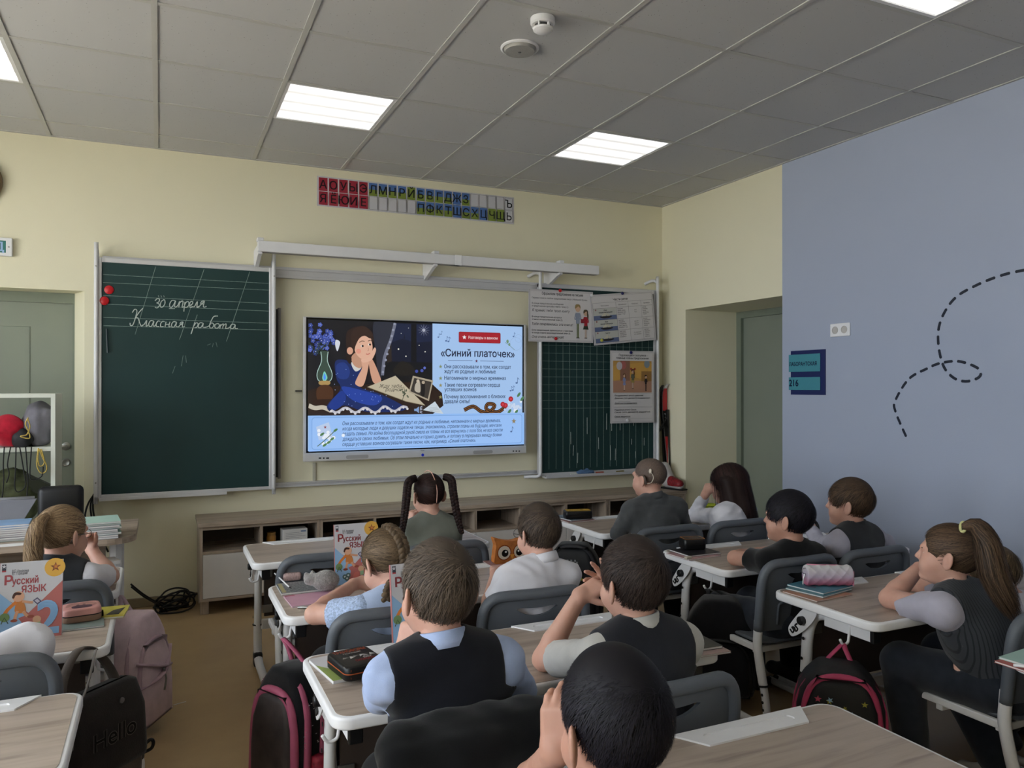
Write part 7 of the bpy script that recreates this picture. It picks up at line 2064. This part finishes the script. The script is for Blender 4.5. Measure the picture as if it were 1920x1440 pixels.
# --- second middle desk
GLIT = mat('grey_glitter_cover', '#878a8c', .3, .3, var=.75, scale=120)
nb('grey glitter exercise book under the plush toy', 572, 1100, .21, .165, .008, 0, GLIT, 0, printf=lambda ik, w, d: [ik.rect(-w*.47, -d*.45+.0, -w*.40, d*.45, '#a59b72')])
nb('pink exercise book on the desk of the writing girl', 590, 1122, .205, .165, .005, 3, mat('pink_notebook', '#bf93a6', .5, var=.06), .0, printf=lambda ik, w, d: [ik.rect(-w*.48, d*.40, -w*.30, d*.46, '#a03a55')])
q = on(547, 1080, .015); STR = mat('striped_fabric', '#b39a98', .9, var=.4, scale=90, stretch=(8, 1, 1))
case('small striped fabric pouch behind the grey plush', (q.x, q.y, DT), .075, .05, .032, 0, STR, STR, None, .012, STR, 'fabric_pouch')
FUR = mat('grey_plush', '#8d8a88', 1.0, var=.2, scale=70, bump=1.0, bscale=170, sheen=.6)
q = on(602, 1098, .03)
t = thing('plush_toy', 'small grey plush animal lying on the glitter notebook', 'plush toy', (q.x, q.y, DT+.009))
P_t = [ell((.018, 0, .040), (.052, .040, .040)), ell((-.042, .01, .048), (.024, .024, .022)), ell((-.056, .012, .066), (.009, .008, .010), k=.008), ell((-.030, .02, .070), (.009, .008, .010), k=.008)]
g_ = Grid(P_t, .0035, .02); X, Y, Z = g_.full(); F = g_.field(P_t)-.0016*wrinkle(X, Y, Z, 5, 4.0).astype(np.float32); F = np.maximum(F, .001-Z)
v, f_ = g_.mesh(F, 0); link('plush_body', np_mesh('plush_body', v, f_, FUR), t)
tg = strands(2600, lambda P: P[:, 2] > -.2, lambda P, tt: np.stack([P[:, 0]*0+.4, P[:, 1]*4, -.6+P[:, 2]], 1), .012, .0, .006, 77, .0012, 3, .9)
vv = (tg[0]-HC)*V3((.052/.071, .040/.090, .040/.078))+V3((.018, 0, .040)); vv[:, 2] = np.maximum(vv[:, 2], .001)
link('plush_fur', np_mesh('plush_fur', vv, tg[1], hair_mat('grey_fur', '#6c6966', '#b5b2ae'), False, tg[2]), t)
def pen(label, a, b, m_, r=.0042):
    A_, B_ = Vector(a), Vector(b); t = thing('pen', label, 'pen', tuple(A_)); d = B_-A_
    MB().tube([(0, 0, 0), tuple(d*.85)], r, 8).build('barrel', m_, t, True); MB().tube([tuple(d*.85), tuple(d)], [r, .001], 8).build('tip', BLACKP, t, True); return t
pen('white pen with a ball end sticking over the desk edge', on(515, 1075, .02), on(548, 1106, .006), WHITE, .003); 
pen('silver pen lying below the pink exercise book', on(558, 1139, .005), on(610, 1138, .005), STEEL); pen('short white pencil lying by the girl elbow', on(578, 1143, .005), on(604, 1141, .005), WHITE)
pen('pencil in the hand of the writing girl', V3(at(700, 1066, y=3.02)), V3(at(672, 1103, y=3.0)), mat('brown_pencil', '#9a7a5a', .5), .0035)
# right half of the second middle desk: black case and owl shape
q = on(952, 1046, .02); case('plain black zip pencil case beside the white polo boy', (q.x+.01, q.y+.02, DT+.006), .115, .075, .062, -4, mat('black_fabric', '#0e0e10', .8, var=.2), mat('black_fabric_lid', '#111113', .8, var=.2), None, .018, seam=.72)
nb('red-edged exercise book under the plain black case', 948, 1056, .17, .15, .005, -2, mat('red_grey_cover', '#9a6f6b', .5))
ik = Ink()
t = thing('owl_cushion', 'orange owl-shaped case with one big eye behind the polo boy desk', 'toy', (at(957, 1010, y=3.27).x, 3.27, DT))
ol = [(-.075, 0), (.075, 0), (.085, .05), (.08, .09), (.09, .125), (.055, .115), (0, .105), (-.055, .115), (-.09, .125), (-.08, .09), (-.085, .05)]
MB().prism(crom(ol, 3, True), -.02, .02, Matrix(((1, 0, 0, 0), (0, 0, -1, 0), (0, 1, 0, 0), (0, 0, 0, 1)))).build('owl_body', mat('orange_felt', '#a5632b', .8, var=.25, scale=30), t)
for s in (-1, 1):
    ik.disc(s*.04, .055, .036, '#7d3d1c'); ik.disc(s*.04, .055, .031, '#c6bcae'); ik.disc(s*.036, .052, .017, '#14100f'); ik.disc(s*.032, .058, .005, '#d8d8d8')
ik.poly([(-.012, .045), (.012, .045), (0, .02)], '#c98a3c'); ik.build('owl_face', INKM, t, wall_M(0, -.0203, 0))
# --- third middle desk
def wht(ik, w, d): ik.text('ОРО', -w*.1, d*.25, .03, '#9a4a55', bold=.02); ik.poly([(-w*.5, -d*.5), (-w*.05, -d*.5), (-w*.5, d*.2)], '#8fa05a')
nb('white booklet with green lower corner under the black zip case', 652, 1248, .165, .205, .009, 9, mat('white_glossy_cover', '#c9c8cc', .3), 0, printf=wht)
def camo(ik, w, d):
    ik.text('ТРАНСФОРМ', 0, d*.27, .028, '#b0563a', 'CENTER', bold=.03, width=w*.78); ik.text('ПОЛНЫЙ', 0, d*.18, .012, '#b9b4ae', 'CENTER', bold=.02); ik.text('БЕГ', w*.22, -d*.16, .016, '#c4c0bc', 'CENTER', bold=.03); ik.text('СКОРОСТЬ', w*.12, -d*.27, .020, '#9c2c30', 'CENTER', bold=.03, width=w*.5)
    for k in range(9): x = -w*.35+k*w*.08; ik.poly([(x, -d*.05+.01*math.sin(k*2)), (x+.018, -d*.02+.01*math.sin(k*3)), (x+.006, d*.04)], ['#8d8a88', '#5a5856', '#b9b7b5'][k % 3])
q = on(668, 1250, .02)
t = case('black printed zip case with orange edges on the navy vest boy desk', (q.x, q.y, DT+.010), .125, .155, .040, 10, BLACKP, BLACKP, camo, .02, mat('orange_zip', '#a04a20', .6), seam=.5)
ORZ = mat('orange_inner', '#a3481f', .6)
MB().box(-.048, .055, -.0765, -.07, .008, .014).build('inner_edge', ORZ, t); MB().box(-.048, .055, -.0765, -.07, .026, .032).build('inner_edge', ORZ, t)
nb('pinkish exercise book at the right end of the third middle desk', 1310, 1218, .16, .11, .006, -3, mat('pink_brown_cover', '#a8918c', .5))
nb('black spiral exercise book at the right end of the third middle desk', 1296, 1207, .15, .12, .008, -3, mat('black_cover', '#2a292b', .4, var=.3, scale=60), .0065)
q = at(1283, 1190, z=DT+.07)
t = thing('round_case', 'black round case standing on the spiral exercise book', 'case', (q.x-.03, q.y+.01, DT+.0155))
MB().lathe([(.036, 0), (.040, .004), (.040, .075), (.036, .085), (.001, .086)], 28).build('case_wall', BLACKP, t, True, 40); MB().lathe([(.041, .060), (.041, .064)], 28).build('zip_band', mat('grey_zip', '#3a3a3c', .5), t)
q = on(1303, 1188, .02); simple('white_eraser', 'white eraser behind the round black case', 'eraser', MB().box(-.014, .014, -.009, .009, 0, .012, .003), WHITE, (q.x, q.y, DT+.015), .3)
# --- nearest desk
q = on(850, 1438, .02); t = case('dark blue and black pencil case at the bottom edge of the photo', (q.x-.02, q.y-.02, DT), .13, .07, .035, 15, mat('navy_black_fabric', '#161a24', .8, var=.6, scale=60), mat('navy_black_lid', '#161a24', .8, var=.6, scale=60), lambda ik, w, d: [ik.poly([(-w*.2, -d*.2), (w*.1, -d*.3), (w*.2, d*.2), (-w*.1, d*.1)], '#2c5a9c')], .02)
q = on(893, 1432, .02); simple('glue_stick', 'yellow-labelled glue tube at the bottom edge of the photo', 'glue', MB().tube([(-.04, 0, .012), (.02, 0, .012), (.03, 0, .012), (.045, 0, .012)], [.012, .012, .008, .008], 14), mat('yellow_label', '#b98f3a', .5, var=.3, scale=40), (q.x, q.y, DT), -.2, smooth=True)
# --- right column, front desk
nb('red and grey exercise books stack bottom, under the yellow-lidded case', 1078, 974, .19, .165, .006, 2, mat('red_edge_cover', '#8d5f5a', .5)); nb('grey exercise book on top of the red one under the yellow-lidded case', 1074, 970, .165, .205, .006, 6, mat('blue_grey_cover', '#77838e', .5), .0065)
q = on(1083, 966, .03)
def ylid(ik, w, d):
    ik.rr(-w*.46, -d*.42, w*.46, d*.42, .01, '#b08a2c'); r = random.Random(2)
    for k in range(12): ik.blob([(x_+r.uniform(-.01, .01), y__+r.uniform(-.01, .01)) for x_, y__ in ((-w*.4+k*w*.07, -.012), (-w*.4+k*w*.07+.01, -.006), (-w*.4+k*w*.07+.004, .012))], ['#c9a83c', '#6d4e1c', '#8f6a22'][k % 3])
case('black pencil case with yellow printed lid on the front right desk', (q.x, q.y, DT+.0135), .165, .095, .048, -16, BLACKP, BLACKP, ylid, .012)
q = on(1325, 948, .02); case('lime green soft case beside the long-haired girl', (q.x-.01, q.y, DT), .14, .06, .035, -12, mat('lime_fabric', '#98a528', .7, var=.2), mat('lime_fabric_lid', '#a3b02c', .7, var=.2), None, .02)
# --- right column, second desk
nb('pink-edged exercise book under the orange-edged case', 1300, 1040, .20, .165, .006, 4, mat('pink_edge_cover', '#a57f80', .5)); nb('black spiral exercise book under the orange-edged case', 1303, 1034, .19, .16, .007, 0, mat('black_star_cover', '#232226', .35, var=.5, scale=50), .0065)
q = on(1298, 1022, .03); case('black hard pencil case with an orange rim on the right column desk', (q.x, q.y, DT+.0145), .115, .085, .052, -14, BLACKP, BLACKP, lambda ik, w, d: [ik.rr(-w*.47, -d*.46, w*.47, d*.46, .012, '#b0702e'), ik.rr(-w*.42, -d*.39, w*.42, d*.39, .010, '#1d1b1c'), ik.rr(-w*.2, -d*.2, w*.25, d*.05, .004, '#54423a'), ik.rr(-w*.35, d*.15, w*.1, d*.25, .003, '#6d3f2c')], .014)
q = on(1290, 1050, .01); simple('beige_eraser', 'beige eraser at the edge below the orange-edged case', 'eraser', MB().box(-.018, .018, -.010, .010, 0, .013, .004), mat('beige_rubber', '#b3a999', .7), (q.x, q.y, DT+.0145), .2)
# --- right column, third desk
nb('orange-brown exercise book lowest under the quilted case', 1532, 1112, .205, .165, .005, 5, mat('orange_cover', '#a87a63', .5, var=.15)); nb('teal exercise book in the middle of the stack under the quilted case', 1535, 1104, .165, .205, .006, -78, mat('teal_cover', '#4f7d88', .4, var=.1), .0055); nb('teal exercise book on top of the stack under the quilted case', 1538, 1098, .165, .205, .006, -80, mat('teal_cover_b', '#4a7f8f', .4, var=.12), .012, printf=lambda ik, w, d: [ik.text('TEMA', -w*.2, -d*.3, .02, '#8d4a6a', bold=.02)])
QP = bpy.data.materials.new('quilted_gradient'); QP.use_nodes = True
nt = QP.node_tree; b = nt.nodes['Principled BSDF']; tc = nt.nodes.new('ShaderNodeTexCoord'); sp = nt.nodes.new('ShaderNodeSeparateXYZ'); nt.links.new(tc.outputs['Object'], sp.inputs[0])
mr = nt.nodes.new('ShaderNodeMapRange'); mr.inputs[2].default_value = .085; nt.links.new(sp.outputs['Z'], mr.inputs[0]); rp = nt.nodes.new('ShaderNodeValToRGB'); nt.links.new(mr.outputs[0], rp.inputs['Fac'])
e = rp.color_ramp.elements; e[0].position = .1; e[0].color = lin('#c46a86'); e[1].position = .95; e[1].color = lin('#c9c8c9'); k = e.new(.5); k.color = lin('#b3a6bb'); nt.links.new(rp.outputs['Color'], b.inputs['Base Color']); b.inputs['Roughness'].default_value = .55
q = on(1552, 1092, .03)
t = thing('quilted_case', 'pink and silver quilted pencil case lying on the teal exercise books', 'pencil case', (q.x, q.y, DT+.0185), math.radians(-24))
P_q = [cone((-.085, 0, .034), (.085, 0, .034), .034, .034, .02), cone((-.085, 0, .055), (.08, 0, .050), .026, .028, .03)]
g_ = Grid(P_q, .0035, .02); X, Y, Z = g_.full(); F = g_.field(P_q)
F = F+.0028*(np.abs(np.sin((X+Z)*80))**.35+np.abs(np.sin((X-Z)*80))**.35-1.4).astype(np.float32); F = np.maximum(F, np.abs(X)-.092); F = np.maximum(F, .001-Z)
v, f_ = g_.mesh(F, 0); link('quilted_body', np_mesh('quilted_body', v, f_, QP), t)
MB().tube([(-.085, 0, .083), (-.03, 0, .080), (.04, 0, .079), (.085, 0, .072)], .004, 6).build('zip', mat('pink_zip', '#c37f96', .6), t, True)
MB().box(.0915, .094, -.03, .03, .004, .062, .001).build('end_panel', mat('pink_panel', '#c77f95', .6), t)
MB().tube([(-.095+.012*math.cos(a), -.01, .06+.012*math.sin(a)) for a in np.linspace(0, 6.28, 12, endpoint=False)], .0013, 6, True).build('key_ring', STEEL, t); MB().tube([(-.098, -.012, .048), (-.104, -.014, .03), (-.106, -.016, .008)], .0028, 5).build('chain', STEEL, t)
q = on(1708, 1152, .0); simple('crumpled_tissue', 'small white paper scrap at the front edge of the quilted case desk', 'paper', MB().ell((0, 0, .006), (.022, .008, .007), 2, fn=lambda c_: Vector((c_.x, c_.y, c_.z+.003*math.sin(c_.x*400)))), PAPER, (q.x, q.y, DT+.001), .35, smooth=True)
nb('red exercise book at the corner of the desk cut by the right edge', 1950, 1250, .16, .165, .006, 0, mat('red_cover', '#a85a52', .5)); nb('mint exercise book on the red one at the right edge', 1955, 1240, .16, .165, .006, 6, MINT, .0065)
pen('white and blue pen on the exercise books at the right edge', on(1900, 1247, .016), on(1950, 1253, .016), WHITE)
# ------------------------------------------------------------------ jacket, bags, bottle, floor bits
JK = cloth_mat('black_jacket', '#0a0b0d', .2)
P_j = [cone((-.19, .0, .69), (.19, .0, .69), .045, .045, .03), ell((0, -.03, .52), (.22, .05, .20), k=.04), ell((0, .03, .56), (.20, .035, .16), k=.04), cone((-.20, -.03, .66), (-.24, -.04, .42), .05, .042, .03), cone((.20, -.03, .66), (.24, -.05, .45), .05, .042, .03), ell((-.03, -.05, .66), (.14, .05, .06), k=.05)]
t = thing('black_jacket', 'black jacket hung over the chair of the navy vest boy', 'jacket', (.64, 1.535, 0))
g_ = Grid(P_j, .009, .03); X, Y, Z = g_.full(); F = g_.field(P_j)-.012*wrinkle(X, Y, Z, 91, .6).astype(np.float32)-.005*wrinkle(X, Y, Z, 92, 1.2).astype(np.float32); v, f_ = g_.mesh(F, 1); link('jacket_body', np_mesh('jacket_body', v, f_, JK), t)
MB().box(-.235, -.215, -.10, -.095, .48, .50).build('reflective_tab', WHITE, t)
def backpack(name, label, loc, rz, w, h, d, main, trim, pocket, extra=None, handle=None, lean=0.0, straps=True, cat='backpack', pk=.59, hook=None, tr=.011):
    """origin at the bottom centre, front faces -y"""
    t = thing(name, label, cat, loc, math.radians(rz)); t.rotation_euler = (lean, 0, math.radians(rz))
    def prof(z): return (.94 if z < .05 else 1.0)*(1-max(0, (z-.62)/.38)**2.2*.55)
    rings = [[(x, y+.0, z*h) for x, y in rrect(w*prof(z), d*(.8+.25*math.sin(PI*min(1, z*.9+.1))), .035, 5)] for z in (0, .03, .12, .3, .5, .65, .78, .88, .95, .985, 1.0)]
    rings[0] = [(x*.85, y*.8, .004) for x, y, z in rings[0]]; rings[-1] = [(x*.5, y*.5, h) for x, y, z in rings[-1]]
    MB().loft(rings).build('main_compartment', main, t, True)
    r2 = [[(x, y-d*.50, z*h) for x, y in rrect(w*.84*(1-max(0, (z/pk*.59-.35)/.25)**2*.4), d*.32*k, .03, 5)] for z, k in ((.04, .5), (.08, 1), (.25*pk/.59, 1.1), (.42*pk/.59, 1), (.54*pk/.59, .7), (pk, .3))]
    pkt = MB().loft(r2).build('front_pocket', pocket, t, True); kk = pk/.59
    arch = [(-w*.43, .10*h), (-w*.42, .35*h*kk), (-w*.34, .52*h*kk), (-w*.15, .59*h*kk), (w*.15, .59*h*kk), (w*.34, .52*h*kk), (w*.42, .35*h*kk), (w*.43, .10*h)]
    MB().tube([(x, -d*.50-.0, z) for x, z in crom(arch, 4)], tr, 6).build('pocket_piping', trim, pkt, True)
    arch2 = [(-w*.49, .12*h), (-w*.49, .55*h), (-w*.40, .80*h), (-w*.2, .925*h), (w*.2, .925*h), (w*.40, .80*h), (w*.49, .55*h), (w*.49, .12*h)]
    for yy in (-d*.28, d*.12): MB().tube([(x*1.01, yy, z) for x, z in crom(arch2, 4)], tr*.9, 6).build('body_piping', trim, t, True)
    for x in (-.05, .03): MB().box(x, x+.008, -d*.5-.012, -d*.5-.004, .85*pk*h, .95*pk*h, .002).build('zip_puller', trim, pkt)
    if hook:
        hq = t.matrix_basis.inverted() @ Vector(hook); handle = [(-.05, .03, h*.95), tuple(hq*.6+Vector((-.04, .03, h))*.4), tuple(hq), tuple(hq*.6+Vector((.04, .03, h))*.4), (.05, .03, h*.95)]
    if handle: MB().tube([tuple(q) for q in crom(handle, 5)], .010, 6, flat=.35).build('carry_handle', trim, t, True)
    if straps:
        for s in (-1, 1): MB().tube(crom([(s*w*.22, d*.45, h*.92), (s*w*.28, d*.62, h*.7), (s*w*.30, d*.60, h*.4), (s*w*.38, d*.45, h*.12)], 5), .018, 6, flat=.35, up=(0, 1, 0)).build('shoulder_strap', trim, t, True)
    if extra: extra(t, w, h, d)
    return t
BLKF = cloth_mat('black_nylon', '#0d0d10', .3, 400); PNKT = mat('magenta_trim', '#a83a5e', .55, var=.1); ROSE = mat('dusty_rose_trim', '#9c4a66', .6, var=.1)
STARM = mat('black_star_nylon', '#0e0e11', .6, var=.2)
def stars(t, w, h, d):
    ik = Ink(); r = random.Random(4)
    for k in range(46): ik.star(r.uniform(-w*.31, w*.31), r.uniform(.15*h, .78*h), r.uniform(.007, .013), r.choice(['#5a8f9c', '#a8485e', '#9a9440', '#8fb0c4']), rot=r.uniform(0, 1))
    ik.build('star_print', INKM, t, wall_M(0, -d*.5-d*.185, 0))
    ik = Ink()
    for k in range(20): ik.star(r.uniform(-d*.35, d*.35), r.uniform(.1*h, .75*h), r.uniform(.006, .012), r.choice(['#8fb0c4', '#5a9fc0', '#9a9440', '#c0ccd4']), rot=r.uniform(0, 1))
    ik.build('star_print', INKM, t, Matrix.Translation((w*.5+.004, 0, 0)) @ Matrix(((0, 0, 1, 0), (1, 0, 0, 0), (0, 1, 0, 0), (0, 0, 0, 1))))
    ik.build('star_print', INKM, t, Matrix.Translation((-w*.5-.004, 0, 0)) @ Matrix(((0, 0, -1, 0), (-1, 0, 0, 0), (0, 1, 0, 0), (0, 0, 0, 1))))
# star backpack on the hook of the quilted-case desk
q = at(1590, 1215, y=2.03)
backpack('backpack', 'black backpack with coloured stars and magenta zips hung on the right column desk', (at(1572, 1290, y=2.02).x, 2.02, .06), -42, .29, .385, .16, STARM, PNKT, STARM, stars, hook=(C3X+.6-.585, 2.055, .487), lean=.03, pk=.93, tr=.012)
# pink and black backpack at the middle column
def dots(t, w, h, d):
    ik = Ink(); r = random.Random(9)
    for k in range(40): x, z = r.uniform(-d*.4, d*.4), r.uniform(.2*h, .85*h); ik.rect(x, z, x+.006, z+.003, '#b5b0b4')
    for s in (-1, 1): ik.build('speckle_print', INKM, t, Matrix.Translation((s*(w*.5+.003), 0, 0)) @ (Matrix(((0, 0, 1, 0), (1, 0, 0, 0), (0, 1, 0, 0), (0, 0, 0, 1))) if s > 0 else Matrix(((0, 0, -1, 0), (-1, 0, 0, 0), (0, 1, 0, 0), (0, 0, 0, 1)))))
    MB().tube(crom([(-w*.3, -d*.45, .13*h), (-.02, -d*.60, .10*h), (w*.3, -d*.45, .13*h)], 5), .012, 6, flat=.4).build('reflective_band', mat('reflective_grey', '#8f9194', .3), t, True)
    bt = MB().lathe([(.030, 0), (.034, .01), (.034, .09), (.030, .105), (.001, .106)], 18, Matrix.Translation((w*.53, .0, .10*h)))
    bt.build('side_pocket', mat('red_mesh_pocket', '#8d1f34', .6, var=.4, scale=60), t, True)
q = at(545, 1290, y=2.10)
backpack('backpack', 'black backpack with dusty pink zips hung at the left of the middle desks', (at(548, 1300, y=2.80).x, 2.80, .02), -62, .27, .42, .16, BLKF, ROSE, mat('dark_print_pocket', '#2b2322', .6, var=.6, scale=16), dots, hook=(C2X+.012+.6-.585, 2.965, .487), lean=-.03, pk=.82, tr=.016)
# dusty pink backpack, left column
DP = cloth_mat('dusty_pink_nylon', '#cbb4bc', .08, 300); DPT = cloth_mat('dusty_pink_trim', '#ad95a0', .08, 300)
def flaps(t, w, h, d):
    MB().tube(crom([(-w*.45, -d*.5, .62*h), (0, -d*.72, .52*h), (w*.45, -d*.5, .45*h)], 5), .016, 6, flat=.4).build('cross_strap', DPT, t, True)
    MB().tube(crom([(-w*.45, -d*.5, .40*h), (0, -d*.72, .45*h), (w*.45, -d*.5, .62*h)], 5), .016, 6, flat=.4).build('cross_strap', DPT, t, True)
    MB().tube(crom([(.0, -d*.75, .50*h), (.01, -d*.78, .40*h), (.0, -d*.76, .30*h)], 4), .004, 6).build('chain_charm', STEEL, t, True)
    MB().box(-w*.28, w*.28, d*.44, d*.50, .25*h, .85*h, .01).build('black_back_panel', BLKF, t)
q = at(255, 1220, y=2.9)
backpack('backpack', 'dusty pink backpack with crossed straps hung at the left column aisle', (at(256, 1230, y=3.5).x, 3.50, .05), 62, .27, .45, .16, DP, DPT, DP, flaps, hook=(C1X+.6+.585, 3.865, .487), lean=-.03, pk=.75)
# canvas shoulder bag with lettering, bottom left
CANV = cloth_mat('grey_brown_canvas', '#4f4742', .1, 300); CAND = cloth_mat('dark_brown_canvas', '#211d1b', .15, 300); CANL = cloth_mat('pale_grey_canvas', '#7d7875', .1, 300)
q = at(190, 1370, y=2.08)
t = thing('canvas_bag', 'grey-brown canvas bag with dark flap lettered Hello hung at the bottom left desk', 'bag', (at(180, 1345, y=2.72).x, 2.72, .14), math.radians(46))
rings = [[(x, y, z) for x, y in rrect(w_, d_, .03, 5)] for z, w_, d_ in ((0, .24, .10), (.02, .27, .125), (.15, .28, .13), (.28, .27, .11), (.33, .25, .07))]
MB().loft(rings).build('bag_body', CANV, t, True)
fl_ = MB().loft([[(x, y-.004, z) for x, y in rrect(w_, d_, .03, 5)] for z, w_, d_ in ((.10, .285, .142), (.12, .29, .146), (.26, .285, .13), (.338, .26, .085), (.345, .22, .05))]).build('flap', CAND, t, True)
ik = Ink(); ik.text('Hello', 0, 0, .075, '#5f5a57', 'CENTER', bold=.035); ik.text('Hello', 0, 0, .075, '#1a1716', 'CENTER', bold=.01); ik.build('flap_lettering', INKM, fl_, wall_M(0, -.0785, .19))
MB().tube(crom([(-.12, 0, .32), (-.10, .02, .40), (-.04, .03, .47), (.02, .03, .45), (.08, .02, .36), (.12, 0, .20), (.14, 0, .05)], 5), .022, 6, flat=.2).build('shoulder_strap', CANV, t, True)
MB().tube(crom([(-.13, -.01, .30), (-.09, -.05, .36), (-.02, -.02, .47)], 5), .018, 6, flat=.2).build('shoulder_strap', CANL, t, True)
MB().lathe([(.009, 0), (.009, .004), (.001, .004)], 12, Matrix.Translation((.04, -.06, .30)) @ Matrix.Rotation(PI/2, 4, 'X')).build('snap_button', STEEL, t)
# water bottle
q = at(250, 1395, z=.2)
t = thing('water_bottle', 'white water bottle with black loop lid at the bottom left', 'bottle', (q.x, q.y, 0))
MB().lathe([(.030, 0), (.036, .006), (.036, .13), (.033, .15), (.028, .155)], 24).build('bottle_body', WHITE, t, True, 40)
MB().lathe([(.034, .150), (.035, .152), (.035, .185), (.030, .20), (.016, .205), (.001, .206)], 24).build('lid', BLACKP, t, True, 40)
MB().tube(crom([(.028, 0, .185), (.052, 0, .205), (.062, 0, .195), (.056, 0, .175), (.032, 0, .165)], 5), .006, 8).build('carry_loop', BLACKP, t, True)
# black backpacks in the middle
def race(t, w, h, d):
    ik = Ink()
    for i in range(6):
        for j in range(2):
            if (i+j) % 2: ik.rect(-.03+i*.01, .15+j*.01, -.02+i*.01, .16+j*.01, '#8d9096')
    ik.blob([(-.06, .10), (-.01, .12), (.05, .115), (.06, .09), (0, .08)], '#1c1c20'); ik.poly([(.0, .095), (.05, .06), (.058, .07), (.012, .105)], '#a5a83c'); ik.disc(.0, .112, .010, '#8d2a34'); ik.line([(-.06, .10), (-.03, .085), (.02, .09)], .004, '#8a8a90', 3)
    ik.build('race_print', INKM, t, wall_M(0, -d*.5-d*.19, .20))
backpack('backpack', 'black backpack with a racing car print hung on the front right desk', (2.055, 3.70, .13), -34, .30, .44, .16, BLKF, mat('dark_grey_trim', '#2b2b30', .6), mat('dark_slate_pocket', '#1d1f24', .55, var=.2), race, hook=(C3X-.015+.6-.585, 3.845, .487), pk=.97)
t = thing('blue_shoe_bag', 'blue drawstring shoe bag hanging beside the racing car backpack', 'bag', (at(1113, 1060, y=3.70).x, 3.70, .22))
BLU = cloth_mat('royal_blue_nylon', '#162a63', .15)
MB().loft([[(x, y, z) for x, y in rrect(w_, d_, min(w_, d_)*.4, 4)] for z, w_, d_ in ((0, .10, .04), (.03, .17, .08), (.16, .17, .08), (.24, .08, .05), (.27, .02, .02))]).build('bag_body', BLU, t, True); MB().tube([(0, 0, .265), (-.02, .0, .30), (-.03, .08, .27+.0), (.02, .14, .265)], .003, 6).build('cord', YC, t)
backpack('backpack', 'plain black backpack hung on the second right column desk', (at(1350, 1220, y=2.76).x, 2.76, .06), -40, .30, .42, .17, BLKF, BLACKP, BLKF, hook=(C3X+.04+.6-.585, 2.875, .487))
q = at(590, 1420, y=1.80)
sack('grey_floor_bag', 'dark grey bag slumped on the floor at the bottom edge', (q.x+.03, 1.86, .15), (.20, .13, .15), 44, cloth_mat('dark_grey_nylon', '#2a2829', .15), amp=.02, h=.012)
q = at(337, 1319, z=0)
simple('floor_slip', 'thin pale slip lying on the ochre floor of the aisle', 'slip', MB().box(-.028, .028, -.003, .003, 0, .0015), PAPER, (q.x, q.y, 0), .35)
